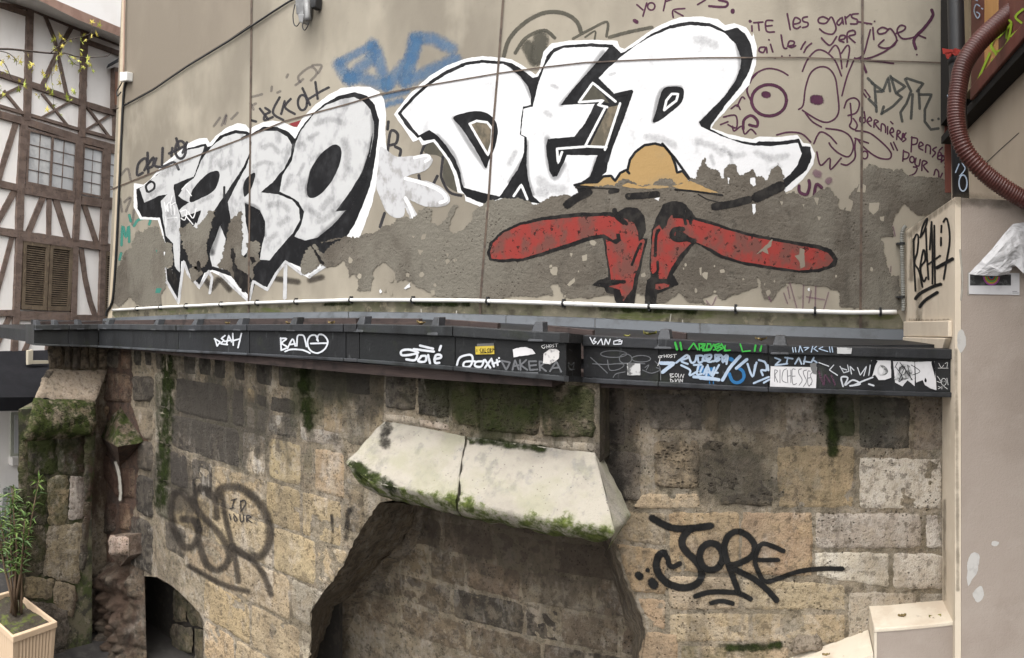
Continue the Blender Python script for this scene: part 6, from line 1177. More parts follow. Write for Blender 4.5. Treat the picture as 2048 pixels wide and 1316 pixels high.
# --- back of the niche, part of its shade put into the stone colours
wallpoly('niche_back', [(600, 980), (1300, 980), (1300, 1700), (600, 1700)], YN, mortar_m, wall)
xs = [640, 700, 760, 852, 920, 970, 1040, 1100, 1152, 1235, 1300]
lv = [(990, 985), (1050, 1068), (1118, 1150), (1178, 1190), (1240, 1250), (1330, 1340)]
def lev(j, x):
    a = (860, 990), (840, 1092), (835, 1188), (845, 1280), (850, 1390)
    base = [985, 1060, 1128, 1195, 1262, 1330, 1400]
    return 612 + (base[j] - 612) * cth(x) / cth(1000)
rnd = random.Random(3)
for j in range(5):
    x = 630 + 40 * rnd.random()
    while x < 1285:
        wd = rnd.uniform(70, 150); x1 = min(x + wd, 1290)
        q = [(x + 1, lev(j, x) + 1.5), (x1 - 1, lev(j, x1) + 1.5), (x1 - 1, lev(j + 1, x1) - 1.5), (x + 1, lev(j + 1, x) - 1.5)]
        stone(q, rnd.choice([(.25, .185, .12), (.20, .155, .11), (.24, .185, .125), (.30, .24, .18)]), YN, soot=rnd.uniform(.3, .75), lime=rnd.uniform(.1, .45), warm=.5, th=.002, wob=1.8, red=rnd.choice([0, .3]), edge=.03, drape=False)  # dark colours and extra soot deepen the shade of the recess
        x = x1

# --- sloping ledge stones over the niche
def ledge(nm, pts, label, seed):
    """pts: columns of (x_top, y_top, x_bot, y_bot, x_under, y_under)"""
    V, F = [], []
    nu, nv, nw = 60, 26, 5
    cols = pts
    for i in range(nu + 1):
        t = i / nu * (len(cols) - 1); a = min(int(t), len(cols) - 2); f = t - a
        c = [cols[a][k] * (1 - f) + cols[a + 1][k] * f for k in range(6)]
        T, B = UY(c[0], c[1], YP - .005), UY(c[2], c[3], YP - .34)
        Un = UY(c[4], c[5], YP - .20)
        for j in range(nv + 1):
            s_ = j / nv
            p = T.lerp(B, s_) + Vector((0, -.03, .02)) * math.sin(s_ * math.pi) * .08
            ce = max(0, 1 - abs((nu - i) if seed == 1 else i) / 3.0)
            p.x += ce * (.026 * noise.noise((s_ * 4, 3, 0)) + .009 * noise.noise((s_ * 17, 1, seed)) + (.003 if seed == 5 else -.003))
            d_ = .008 * noise.fractal(p * 8 + Vector((seed, 0, 0)), 1, 2, 4) + .004 * noise.fractal(p * 34, 1, 2, 2)
            if j > nv - 4: d_ += .014 * noise.fractal(p * 11, 1, 2, 3) - .001 * (j - nv + 4)
            V.append(p + Vector((0, -.7, .7)) * d_)
        for j in range(1, nw + 1):
            s_ = j / nw; p = B.lerp(Un, s_) + Vector((0, -.02, -.01)) * math.sin(s_ * math.pi)
            V.append(p + Vector((0, 0, .015)) * noise.noise(p * 14))
        V.append(Un + Vector((0, .5, .02)))
    m = nv + nw + 2
    for i in range(nu):
        for j in range(m - 1): F.append((i * m + j, i * m + j + 1, (i + 1) * m + j + 1, (i + 1) * m + j))
    top = [i * m for i in range(nu + 1)]
    F.append(tuple(range(m)))
    F.append(tuple(nu * m + j for j in range(m))[::-1])
    o = mesh(nm, V, F, ledge_m, wall, False, label=label)
    fl_ = [True] * len(o.data.polygons); fl_[-1] = fl_[-2] = False
    o.data.polygons.foreach_set('use_smooth', fl_)
    a = o.data.attributes.new('e', 'FLOAT', 'POINT')
    vals = []
    for i in range(nu + 1):
        for j in range(m): vals.append(min(1, max(0, (j - nv * .55) / (nv * .45))))
    a.data.foreach_set('value', vals)
    keep(o)
    return o
t = NT('pale_ledge_stone')
c_ = t.mix(t.math('MULTIPLY', t.noise(5, .45, .68), .6), (.42, .385, .325), (.31, .28, .24))
c_ = t.mix(t.math('MULTIPLY', t.noise((18, 18, 5), .56, .7), .55), c_, (.27, .26, .25))
c_ = t.mix(t.math('MULTIPLY', t.noise(2.5, .5, .7), .5), c_, (.43, .405, .33))
c_ = t.mix(t.math('MULTIPLY', t.pits(46, .05, .22), t.noise(6, .5, .6)), c_, (.10, .085, .07))
c_ = t.mix(t.math('MULTIPLY', t.noise((13, 13, 2.2), .52, .70), .6), c_, (.215, .205, .185))
c_ = t.mix(t.math('MULTIPLY', t.noise(3.2, .48, .66), .6), c_, (.33, .32, .22))
g_ = t.math('ADD', t.attr('e'), t.math('MULTIPLY', t.math('SUBTRACT', t.noise(7, 0, 1, 5, .7), .5), 1.3))
c_ = t.mix(t.rng(g_, .78, 1.12), c_, (.12, .145, .035))
c_ = t.mix(t.math('MULTIPLY', t.rng(g_, .85, 1.15), t.noise(24, .42, .58)), c_, (.05, .065, .014))
c_ = t.mix(1.0, c_, (.68, .68, .68), 'MULTIPLY')
ledge_m = t.done(c_, .9, t.bump(t.math('ADD', t.noise(30, 0, 1, 8), t.math('MULTIPLY', t.noise(110, 0, 1, 6), .5)), .6, .010), None, 0, .2)
ledge('ledge_stone', [(768, 842, 692, 926, 745, 985), (820, 851, 738, 962, 790, 1000), (880, 862, 845, 985, 870, 1018), (931, 872, 911, 1000, 925, 1034)], 'pale sloping ledge stone, left of the crack', 1)
ledge('ledge_stone', [(933, 873, 915, 1003, 930, 1036), (1020, 886, 1010, 1022, 1020, 1052), (1110, 897, 1120, 1042, 1110, 1072), (1190, 906, 1230, 1062, 1205, 1084)], 'pale sloping ledge stone, right of the crack', 5)
# its bevelled right end
E0, E1, E2, E3 = UY(1190, 905, YP - .006), UY(1231, 1061, YP - .34), UY(1262, 1030, YW - .19), UY(1200, 903, YW - .02)
V, F = [], []
for j in range(19):
    s_ = j / 18; L, Rr_ = E0.lerp(E1, s_), E3.lerp(E2, s_)
    for i in range(9):
        p = L.lerp(Rr_, i / 8); V.append(p + Vector((1, -.3, 0)) * .008 * noise.fractal(p * 14, 1, 2, 3))
for j in range(18):
    for i in range(8): a = j * 9 + i; F.append((a, a + 1, a + 10, a + 9))
nb = len(V); V += [UY(1215, 1100, YP - .12), UY(1262, 1050, YW)]
F += [(18 * 9 + i, 18 * 9 + i + 1, nb) for i in range(8)]
o = mesh('ledge_end', V, F, ledge_m, wall, True)
a = o.data.attributes.new('e', 'FLOAT', 'POINT'); a.data.foreach_set('value', [(.15 + .75 * (k // 9) / 18) * (.6 + .4 * (k % 9) / 8) for k in range(19 * 9)] + [1, 1])

# --- tags sprayed on the stones, laid over their uneven faces
bvh = BVHTree.FromPolygons(BV, BF)
def drape(px, py, layer):
    r = ray(px, py)
    hit = bvh.ray_cast(Vector((0, 0, EYE)), r.normalized())
    if hit[0] is None: return UY(px, py, YLW - .04)
    return hit[0] + Vector((0, -.0035 - .0006 * layer, 0))
ZS, ZJ, ZK = Z(200, 950, 3.596), Z(1000, 1000, 4), Z(1400, 1000, 3.16)
k_ = 1 / 3.596
strokes('sprayed_lettering', zs(ZS, [([(690, 250), (640, 170), (580, 120), (530, 145), (512, 230), (525, 350), (560, 450), (610, 515), (670, 510), (708, 440), (712, 370), (680, 325), (590, 318)], 56), ([(680, 330), (700, 400)], 40)], k_), M['spray_brown'], 1, wall, drape, label='faded sprayed letter G')
strokes('sprayed_lettering', zs(ZS, [([(842, 310), (832, 190), (780, 112), (720, 92), (688, 140), (690, 210), (730, 285), (820, 375), (890, 465), (930, 560), (910, 640), (850, 682), (780, 652), (740, 575), (716, 480)], 54)], k_), M['spray_brown'], 2, wall, drape, label='faded sprayed letter S')
strokes('sprayed_lettering', zs(ZS, [([(880, 140), (900, 280), (940, 450), (975, 600), (1000, 765)], 46), ([(845, 160), (860, 110), (910, 85), (1010, 90), (1115, 165), (1195, 275), (1225, 400), (1205, 520), (1145, 585), (1050, 575), (955, 515)], 66), ([(950, 512), (1080, 600), (1170, 700), (1235, 860)], 46), ([(640, 650), (760, 720), (900, 790), (1070, 835)], 42)], k_), M['spray_brown'], 3, wall, drape, label='faded sprayed letter P with underline')
strokes('scratched_lettering', zs(ZS, [[(950, 180), (985, 170)], [(970, 175), (955, 230)], [(940, 240), (965, 235)], [(1015, 185), (1018, 260)], [(1015, 190), (1040, 180), (1052, 205), (1020, 258)], [(935, 280), (945, 320)], [(965, 280), (990, 320), (975, 330), (965, 300)], [(1010, 285), (1015, 330), (1035, 330), (1035, 285)], [(1060, 335), (1060, 290), (1090, 300), (1065, 315), (1095, 340)]]), M['charcoal'], 4, wall, drape, width=2.4, label='small scratched words I love you')
bigJ = [([(1215, 140), (1300, 190), (1400, 225), (1520, 225), (1690, 203)], 54), ([(1530, 225), (1475, 280), (1457, 350), (1500, 420), (1570, 485), (1612, 560), (1600, 640), (1530, 690), (1440, 697), (1340, 662), (1272, 590), (1252, 520), (1272, 440), (1318, 420)], 56), ([(1318, 425), (1345, 470), (1352, 510), (1385, 532), (1440, 505)], 40), ([(ell(1690, 450, 92, 108, 16, .5))][0], 52)]
strokes('sprayed_lettering', zs(ZJ, bigJ[:3], .25), M['black_soft'], 1, wall, drape, label='black sprayed letter J')
strokes('sprayed_lettering', zs(ZJ, bigJ[3:], .25), M['black_soft'], 2, wall, drape, label='black sprayed letter O')
strokes('sprayed_lettering', zs(ZK, [([(190, 425), (162, 350), (156, 280), (182, 222), (240, 196), (310, 230), (346, 290), (330, 350), (260, 392), (180, 417)], 38), ([(185, 425), (215, 500), (243, 580)], 36), ([(205, 430), (330, 490), (420, 560), (485, 632)], 36)], 1 / 3.16), M['black_soft'], 3, wall, drape, label='black sprayed letter R')
strokes('sprayed_lettering', zs(ZK, [([(528, 320), (460, 290), (402, 273), (370, 300), (348, 380), (370, 450), (412, 512), (500, 492), (620, 450), (760, 432), (900, 432)], 29), ([(350, 376), (495, 376)], 27)], 1 / 3.16), M['black_soft'], 4, wall, drape, label='black sprayed letter E with a long tail')
strokes('sprayed_underline', zs(ZJ, [([(1565, 768), (1680, 735), (1850, 735), (1940, 755), (2005, 790)], 40), ([(1690, 822), (1770, 805), (1862, 825)], 36)], .25), M['black_soft'], 1, wall, drape)
strokes('sprayed_dot', zs(ZJ, [([(1105, 595), (1125, 612)], 56), ([(1183, 555), (1183, 561)], 34), ([(1215, 650), (1238, 680)], 70)], .25), M['black_soft'], 2, wall, drape, smooth=False)
strokes('soot_streak', [([(388, 960), (392, 1000), (400, 1060)], 9), ([(664, 1030), (666, 1060), (664, 1085)], 8), ([(698, 1020), (696, 1050), (692, 1075)], 13)], M['soot_stain'], 1, wall, drape)

def streak(name, path, wd, m, seed=0):
    """a run-down stain: one broad band that the grainy paint shader breaks up"""
    strokes(name, [([(x + wd * .12 * noise.noise((y * .03, 1, seed)), y) for x, y in resample(path, 6)], wd * 1.35)], M[m], 1, wall, drape, smooth=False, step=5)
rn0 = random.Random(5)
streak('moss_streak', [(340, 702), (337, 760), (333, 830), (329, 900), (325, 965), (322, 1005)], 22, 'moss_stain', 1)
streak('moss_streak', [(606, 712), (606, 760), (612, 810), (618, 850)], 20, 'moss_stain', 2)
streak('moss_streak', [(1662, 788), (1663, 840), (1666, 885), (1668, 905)], 18, 'moss_stain', 3)
streak('soot_streak', [(1215, 770), (1222, 850), (1230, 930), (1245, 1000)], 22, 'soot_stain', 5)
streak('moss_streak', [(1440, 1292), (1500, 1296), (1560, 1290)], 12, 'moss_stain', 6)

streak('soot_streak', [(776, 850), (768, 868), (772, 888)], 20, 'soot_stain', 11)
streak('moss_streak', [(935, 877), (985, 885), (1050, 893), (1090, 898)], 12, 'moss_stain', 12)
streak('moss_streak', [(700, 925), (735, 950), (790, 975)], 18, 'moss_stain', 13)

# ------------------------------------------------------------------ buttress at the left end of the stone wall
def fnB(x, y):
    if y < 740: X = -5.92
    elif y < 800: X = -5.92 + .27 * (y - 740) / 60
    else: X = -5.65 + .06 * min(1, (y - 800) / 60)
    return UX(x, y, X)
fnP = lambda x, y: UX(x, y, -5.76)
but = thing('stone_buttress', 'mossy stone buttress with a smooth sloping shoulder at the end of the stone wall', 'buttress', (-5.9, 2.8, 0))
kb = dict(parent=but, drape=False)
for q in ([(96, 690), (128, 691), (127, 736), (96, 735)], [(130, 691), (144, 692), (143, 736), (129, 736)], [(146, 692), (161, 692), (160, 737), (145, 736)], [(163, 692), (179, 693), (178, 737), (162, 737)], [(181, 693), (196, 694), (195, 738), (180, 737)], [(198, 694), (219, 695), (217, 738), (197, 738)]):
    stone(q, random.choice([DARK, GREY, TAN]), fn=fnB, soot=.7, lime=.15, warm=.2, th=.01, **kb)
stone([(94, 738), (218, 740), (190, 801), (66, 797)], (.44, .37, .29), fn=fnB, th=.012, ero=.004, lime=.15, warm=.2, soot=.12, name='sloping_shoulder', **kb)
stone([(92, 739), (112, 739), (100, 760), (84, 758)], DARK, fn=lambda x, y: fnB(x, y) + Vector((.012, 0, 0)), soot=.6, th=.006, **kb)
stone([(66, 796), (190, 800), (187, 872), (42, 884)], (.10, .085, .05), fn=lambda x, y: fnB(x, y) + Vector((.05 * math.sin(max(0, min(1, (y - 796) / 80)) * 3.14), 0, 0)), th=.05, ero=.014, moss=1.0, soot=.3, name='mossy_band', edge=1.2, **kb)
stone([(41, 876), (58, 868), (54, 1010), (34, 1010)], (.16, .14, .09), fn=fnB, moss=.7, soot=.5, ero=.008, **kb)
stone([(34, 1012), (54, 1012), (50, 1200), (28, 1200)], (.2, .17, .12), fn=fnB, moss=.5, soot=.5, ero=.008, **kb)
stone([(170, 862), (192, 865), (184, 1000), (168, 1000)], (.09, .08, .055), fn=fnB, moss=.6, soot=.8, ero=.008, **kb)
stone([(168, 1002), (184, 1002), (172, 1140), (158, 1140)], (.12, .10, .08), fn=fnB, moss=.2, soot=.8, ero=.008, **kb)
for q, c, kw in (([(56, 850), (112, 838), (112, 948), (56, 950)], (.12, .11, .07), dict(moss=.9, soot=.8)), ([(113, 838), (172, 846), (172, 950), (113, 949)], GREY, dict(moss=.55, soot=.8, lime=.5)), ([(52, 952), (96, 951), (94, 1050), (48, 1050)], (.13, .12, .075), dict(moss=.9, soot=.6)), ([(97, 952), (138, 952), (136, 1052), (95, 1050)], TAN, dict(moss=.5, soot=.3, lime=.5)), ([(139, 952), (172, 953), (168, 1040), (137, 1040)], WHIT, dict(lime=.8, soot=.2)),
        ([(46, 1052), (92, 1052), (88, 1150), (42, 1150)], (.22, .19, .13), dict(moss=.6, soot=.5)), ([(94, 1052), (168, 1044), (158, 1170), (88, 1152)], TAN, dict(lime=.4, soot=.35, ero=.006)), ([(42, 1153), (108, 1156), (104, 1200), (40, 1190)], GOLD, dict(soot=.4)), ([(110, 1160), (156, 1174), (150, 1240), (106, 1210)], TAN, dict(soot=.3)), ([(60, 1200), (140, 1215), (136, 1300), (56, 1290)], GREY, dict(soot=.6, lime=.3)), ([(60, 1292), (150, 1300), (150, 1345), (60, 1345)], DARK, dict(soot=.8))):
    stone(q, c, fn=fnP, **{**dict(warm=.35, th=.002, edge=.03, wob=2.5), **kw}, **kb)
pr_ = [(-5.975, 2.56), (-5.975, 3.24), (-5.9, 4.0), (-8.0, 4.6)]
V = [(x, y, 0) for x, y in pr_] + [(x, y, EYE - .37) for x, y in pr_]
MB().add(V, [(3, 2, 1, 0), (4, 5, 6, 7)] + [(i, (i + 1) % 4, 4 + (i + 1) % 4, 4 + i) for i in range(4)]).build('buttress_core', mortar_m, but)
pr_ = [(-5.79, 2.16), (-5.79, 2.95), (-6.3, 2.95), (-6.3, 2.55)]
zc = UX(100, 815, -5.79).z
V = [(x, y, 0) for x, y in pr_] + [(x, y, zc) for x, y in pr_]
MB().add(V, [(3, 2, 1, 0), (4, 5, 6, 7)] + [(i, (i + 1) % 4, 4 + (i + 1) % 4, 4 + i) for i in range(4)]).build('buttress_core', surface('damp_mossy_stone', (.13, .115, .075), [((.045, .06, .014), 6, .42, .6, .9), ((.03, .027, .022), 9, .46, .62, .8), ((.26, .22, .16), 16, .56, .7, .6)], bumps=((14, .8), (50, .6)), bstr=.8), but)

# ------------------------------------------------------------------ the half-timbered house
house = thing('timbered_house', 'white half timbered house with brown beams and shutters beyond the wall', 'house', tuple(UH(110, 1000)))
hplas = surface('white_house_plaster', (.88, .855, .83), [((.80, .77, .74), 1.2, .42, .66, .6), ((.62, .57, .53), (3, 3, .7), .60, .78, .4)], bumps=((20, .4),), bstr=.2)
timber = surface('brown_timber', (.165, .122, .102), [((.10, .072, .06), (5, 5, 9), .42, .62, .8), ((.20, .135, .10), (14, 14, 3), .52, .68, .55), ((.035, .024, .02), 26, .58, .70, .6)], rough=.85, bumps=((9, .6), (40, .5)), bstr=.5)
shutm = surface('faded_shutter_paint', (.165, .125, .085), [((.10, .072, .05), (6, 6, 6), .42, .62, .7), ((.30, .235, .15), 18, .55, .7, .5)], rough=.8)
glass = surface('old_window_glass', (.48, .49, .50), [((.60, .60, .59), (2, 2, 1), .42, .62, .8), ((.28, .29, .30), 5, .5, .7, .5)], rough=.12, bumps=((6, .3),), bstr=.1, spec=.6)
grey_s = surface('grey_soffit', (.55, .53, .50), rough=.8)
pinkf = surface('pink_fascia', (.50, .33, .265), [((.38, .235, .19), (6, 6, 3), .45, .65, .6)], rough=.7)
slate = surface('slate_roof', (.06, .065, .075), [((.1, .105, .115), 7, .5, .65, .7)], rough=.6)
fx = Vector((-HN.y, HN.x, 0))                               # along the facade
if fx.y < 0: fx = -fx
HOUT = -HN                                                  # towards the camera
hb = UH(-260, 612); he = UH(420, 612)
q = [Vector((hb.x, hb.y, 0)), Vector((he.x, he.y, 0)), Vector((he.x, he.y, EYE + 5.9)), Vector((hb.x, hb.y, EYE + 5.9))]
MB().hexa(q, HN * 5).build('wall', hplas, house)
def beam(pts, wd, dep=.05):
    n = len(pts); V, F = [], []
    pts = resample(pts, 9)
    n = len(pts)
    for i, (x, y) in enumerate(pts):
        a, b = pts[max(i - 1, 0)], pts[min(i + 1, n - 1)]
        tx, ty = b[0] - a[0], b[1] - a[1]; l = math.hypot(tx, ty) or 1
        hw = wd / 2 * (1 + .14 * noise.noise((x * .09, y * .09, wd)))
        nx, ny = -ty / l * hw, tx / l * hw
        d = dep + random.uniform(-.001, .001)
        V += [UH(x + nx, y + ny), UH(x + nx, y + ny) + HOUT * d, UH(x - nx, y - ny) + HOUT * d, UH(x - nx, y - ny)]
    for i in range(n - 1):
        for k in range(4): F.append((i * 4 + k, i * 4 + (k + 1) % 4, i * 4 + 4 + (k + 1) % 4, i * 4 + 4 + k))
    F += [(0, 1, 2, 3), tuple(4 * (n - 1) + k for k in (3, 2, 1, 0))]
    return MB().add(V, F).build('timber', timber, house)
for k, (p, wd) in enumerate([([(-60, 132), (0, 150), (55, 168), (155, 205), (240, 231)], 11), ([(-60, 198), (0, 214), (61, 232), (154, 259), (235, 280)], 6), ([(-60, 215), (0, 231), (55, 246), (152, 277), (235, 299)], 14), ([(-60, -8), (0, 12), (52, 29)], 8), ([(173, 85), (245, 111)], 8),
    ([(-60, 358), (0, 369), (33, 376)], 14), ([(46, 378), (147, 396)], 20), ([(160, 401), (225, 410)], 17), ([(-60, 452), (0, 463), (110, 480), (219, 496)], 15), ([(-60, 628), (0, 626), (25, 626)], 13), ([(36, 631), (140, 633)], 18), ([(149, 635), (212, 637)], 12), ([(-60, 722), (0, 722), (60, 722), (96, 722)], 22), ([(-60, 4), (56, 17), (150, 56), (245, 92)], 6)]): beam(p, wd, .046 + .0015 * (k % 5))
for k, (p, wd) in enumerate([([(58, 10), (52, 242)], 13), ([(167, 60), (161, 275)], 12), ([(46, 250), (39, 368), (36, 462)], 14), ([(36, 476), (31, 600), (26, 716)], 12), ([(158, 284), (153, 400), (149, 482)], 11), ([(148, 494), (144, 640)], 11), ([(211, 298), (208, 410), (204, 490)], 14), ([(203, 500), (199, 645)], 10), ([(226, 234), (226, 280)], 4), ([(-25, 15), (-32, 720)], 13)]): beam(p, wd, .056 + .0015 * (k % 4))
for k, (p, wd) in enumerate([([(88, 29), (108, 79), (134, 197)], 6), ([(143, 53), (116, 100), (82, 175)], 9), ([(-10, 196), (41, 173)], 5), ([(6, 182), (47, 232)], 5), ([(82, 187), (134, 252)], 4), ([(138, 204), (81, 236)], 4), ([(172, 214), (217, 274)], 4), ([(217, 231), (169, 261)], 4), ([(31, 245), (0, 344), (-6, 366)], 11), ([(29, 380), (0, 432), (-14, 456)], 12), ([(85, 393), (56, 464)], 11), ([(97, 396), (96, 470)], 9), ([(109, 396), (134, 478)], 11), ([(166, 408), (192, 488)], 9), ([(23, 474), (0, 560), (-18, 620)], 9), ([(161, 498), (169, 557), (179, 602), (189, 632)], 9), ([(18, 633), (0, 672), (-20, 714)], 10), ([(73, 639), (43, 714)], 9), ([(97, 640), (92, 700)], 6)]): beam(p, wd, .030 + .0012 * (k % 7))
def hquad(q, out, th, name, mat, parent, bevel=0):
    return MB().hexa([UH(x, y) + HOUT * out for x, y in q], HN * th).build(name, mat, parent, bevel=bevel)
def window(q, cols, rows, split=False, name='window'):
    g = hquad(q, .012, .01, name, glass, house)
    (ax, ay), (bx, by), (cx, cy), (dx, dy) = q
    def pt(u, v): return ((ax * (1 - u) + bx * u) * (1 - v) + (dx * (1 - u) + cx * u) * v, (ay * (1 - u) + by * u) * (1 - v) + (dy * (1 - u) + cy * u) * v)
    def bar(u0, v0, u1, v1, out, nm, m):
        hquad([pt(u0, v0), pt(u1, v0), pt(u1, v1), pt(u0, v1)], out, .012, nm, m, g)
    e = .045; 
    for r in ((0, 0, 1, e), (0, 1 - e, 1, 1), (0, e, e, 1 - e), (1 - e, e, 1, 1 - e)): bar(*r, .05, 'frame', timber)
    sash = [(e, .5 - e * .5), (.5 + e * .5, 1 - e)] if split else [(e, 1 - e)]
    if split: bar(.5 - e * .5, e, .5 + e * .5, 1 - e, .048, 'mullion', timber)
    for s0, s1 in sash:
        m_ = .008
        for i in range(cols):
            for j in range(rows):
                u0, u1 = s0 + (s1 - s0) * i / cols + m_, s0 + (s1 - s0) * (i + 1) / cols - m_
                v0, v1 = e + (1 - 2 * e) * j / rows + .008, e + (1 - 2 * e) * (j + 1) / rows - .008
                o = hquad([pt(u0, v0), pt(u1, v0), pt(u1, v1), pt(u0, v1)], .022 + random.uniform(0, .002), .005, 'pane', glass, g)
        for i in range(1, cols): bar(s0 + (s1 - s0) * i / cols - .007, e, s0 + (s1 - s0) * i / cols + .007, 1 - e, .030, 'glazing_bar', timber)
        for j in range(1, rows): bar(s0, e + (1 - 2 * e) * j / rows - .006, s1, e + (1 - 2 * e) * j / rows + .006, .032, 'glazing_bar', timber)
    return g
window([(53, 258), (153, 284), (147, 388), (48, 368)], 2, 4, True)
window([(165, 290), (204, 300), (200, 397), (160, 389)], 2, 4)
window([(217, 302), (246, 309), (244, 405), (214, 399)], 2, 4)
def shutter(q, nslat=26):
    (ax, ay), (bx, by), (cx, cy), (dx, dy) = q
    def pt(u, v): return ((ax * (1 - u) + bx * u) * (1 - v) + (dx * (1 - u) + cx * u) * v, (ay * (1 - u) + by * u) * (1 - v) + (dy * (1 - u) + cy * u) * v)
    g = hquad(q, .018, .012, 'shutter', darkg, house)
    for u0, v0, u1, v1 in ((0, 0, 1, .065), (0, .93, 1, 1), (0, .065, .13, .93), (.87, .065, 1, .93)):
        hquad([pt(u0, v0), pt(u1, v0), pt(u1, v1), pt(u0, v1)], .055, .035, 'shutter_rail', shutm, g, .003)
    for j in range(nslat):
        v0 = .075 + .85 * j / nslat; v1 = v0 + .85 / nslat * .62
        a, b, c_, d = [UH(*pt(u, v)) for u, v in ((.135, v0), (.865, v0), (.865, v1), (.135, v1))]
        MB().hexa([a + HOUT * .024, b + HOUT * .024, c_ + HOUT * .046, d + HOUT * .046], HN * .006).build('slat', shutm, g)
    return g
shutter([(44, 481), (96, 488), (90, 621), (40, 618)])
shutter([(98, 488), (143, 494), (137, 622), (92, 621)])
shutter([(209, 503), (232, 506), (228, 640), (204, 638)], 26)
hquad([(36, 476), (150, 492), (148, 497), (36, 481)], .06, .05, 'lintel_board', timber, house)
# eaves
def H2(x, y, off): return UH(x, y, off)
so = [(-60, -60), (78, 0), (152, 38), (250, 77)]
fa = [(-60, -75), (109, 0), (250, 60)]
wt = [(-60, -20), (61, 20), (166, 61), (250, 95)]
V, F = [], []
for x in range(-60, 251, 31):
    V += [UH(x, interp(wt, x)) + HOUT * .001, H2(x, interp(so, x), .55), H2(x, interp(fa, x) - 1, .58), UH(x, interp(fa, x) - 80) + HN * 2]
for i in range(len(V) // 4 - 1):
    F.append((i * 4, i * 4 + 1, i * 4 + 5, i * 4 + 4))
def lane(name, k, mat):
    P_ = [V[i * 4 + j] for i in range(len(V) // 4) for j in (k, k + 1)]
    mesh(name, P_, [(i * 2, i * 2 + 1, i * 2 + 3, i * 2 + 2) for i in range(len(P_) // 2 - 1)], mat, house)
lane('soffit', 0, grey_s); lane('fascia_board', 1, pinkf); lane('roof', 2, slate)
# small oriel at the far corner
hquad([(221, 137), (246, 140), (246, 226), (220, 220)], .10, .1, 'oriel', timber, house)
hquad([(223, 146), (232, 148), (231, 214), (222, 212)], .11, .008, 'oriel_pane', surface('reddish_pane', (.26, .12, .07), rough=.4), house)
MB().hexa([UH(213, 137, .02), UH(248, 118, .02), UH(248, 112, .22), UH(216, 131, .22)], (0, 0, .02)).build('oriel_roof', slate, house)
# ground floor
hquad([(20, 824), (51, 823), (49, 912), (19, 912)], .03, .03, 'shop_window_frame', surface('pale_green_paint', (.46, .47, .40), [((.36, .37, .31), 6, .45, .65, .6)], rough=.6), house, .004)
hquad([(27, 830), (45, 830), (44, 906), (26, 906)], .035, .008, 'shop_window_pane', glass, house)
hquad([(17, 912), (54, 911), (54, 928), (17, 929)], .12, .12, 'window_sill', surface('white_sill', (.7, .67, .64), rough=.7), house, .01)

# chimney and slate roof of the houses behind
far = thing('slate_roofed_house', 'slate roofed house with a chimney showing over the timbered eaves', 'house', (-16, 9, 0))
def far_pt(x, y, d): return Vector((0, 0, EYE)) + ray(x, y) * d
MB().hexa([far_pt(205, 62, 17), far_pt(250, 62, 17), far_pt(250, 4, 18.5), far_pt(243, 18, 18.5)], (-3, 1.5, -.3)).build('roof', slate, far)
MB().hexa([far_pt(155, 26, 18), far_pt(182, 26, 18), far_pt(184, -4, 18), far_pt(157, -8, 18)], (-.6, .3, 0)).build('chimney', surface('pale_chimney_brick', (.42, .38, .33), [((.3, .25, .2), 8, .45, .6, .7)]), far)
MB().box((-26, 9.5, 0), (-15.5, 15, EYE + 7.2)).build('wall', hplas, far)

# awning
aw = thing('shop_awning', 'black sloping shop awning on the timbered house behind the buttress', 'awning', tuple(UH(40, 820)))
blackc = surface('black_canvas', (.008, .008, .011), [((.014, .014, .018), 6, .45, .65, .6)], rough=.85)
A = [UH(-120, 704, .05), UH(105, 700, .05), UH(100, 794, 1.15), UH(-120, 794, 1.15)]
MB().hexa(A, (0, 0, -.03)).build('canopy', blackc, aw)
Bq = [UH(-120, 794, 1.16), UH(100, 794, 1.16), UH(100, 820, 1.16), UH(-120, 823, 1.16)]
MB().hexa(Bq, HN * .02).build('valance', blackc, aw)
tri_ = [UH(105, 700, .05), UH(100, 794, 1.15), UH(105, 820, .06)]
MB().add([*tri_, *[p + fx * .02 for p in tri_]], [(0, 1, 2), (5, 4, 3), (0, 3, 4, 1), (1, 4, 5, 2), (2, 5, 3, 0)]).build('side_panel', blackc, aw)
creamp = surface('cream_metal', (.62, .56, .44), rough=.5)
MB().hexa([UH(56, 701, .5), UH(67, 699, .5), UH(66, 728, .5), UH(56, 730, .5)], HN * .06).build('end_bracket', creamp, aw, bevel=.01)
MB().hexa([UH(66, 721, .5), UH(97, 721, .5), UH(97, 727, .5), UH(66, 728, .5)], HN * .05).build('front_bar', creamp, aw)
bar_ = surface('grey_barrel', (.16, .17, .16), [((.1, .11, .1), 5, .45, .6, .6)], rough=.6)
bp = UH(24, 985, .7); bp.z = 0
ba = thing('rain_barrel', 'grey barrel under the sill of the timbered house', 'barrel', bp)
MB().tube([bp, bp + Vector((0, 0, .12)), bp + Vector((0, 0, .4)), bp + Vector((0, 0, .62))], [.13, .15, .15, .13], 16).build('barrel', bar_, ba, True)
MB().tube([bp + Vector((0, 0, .62)), bp + Vector((0, 0, .65))], [.14, .14], 16).build('lid', bar_, ba, True)

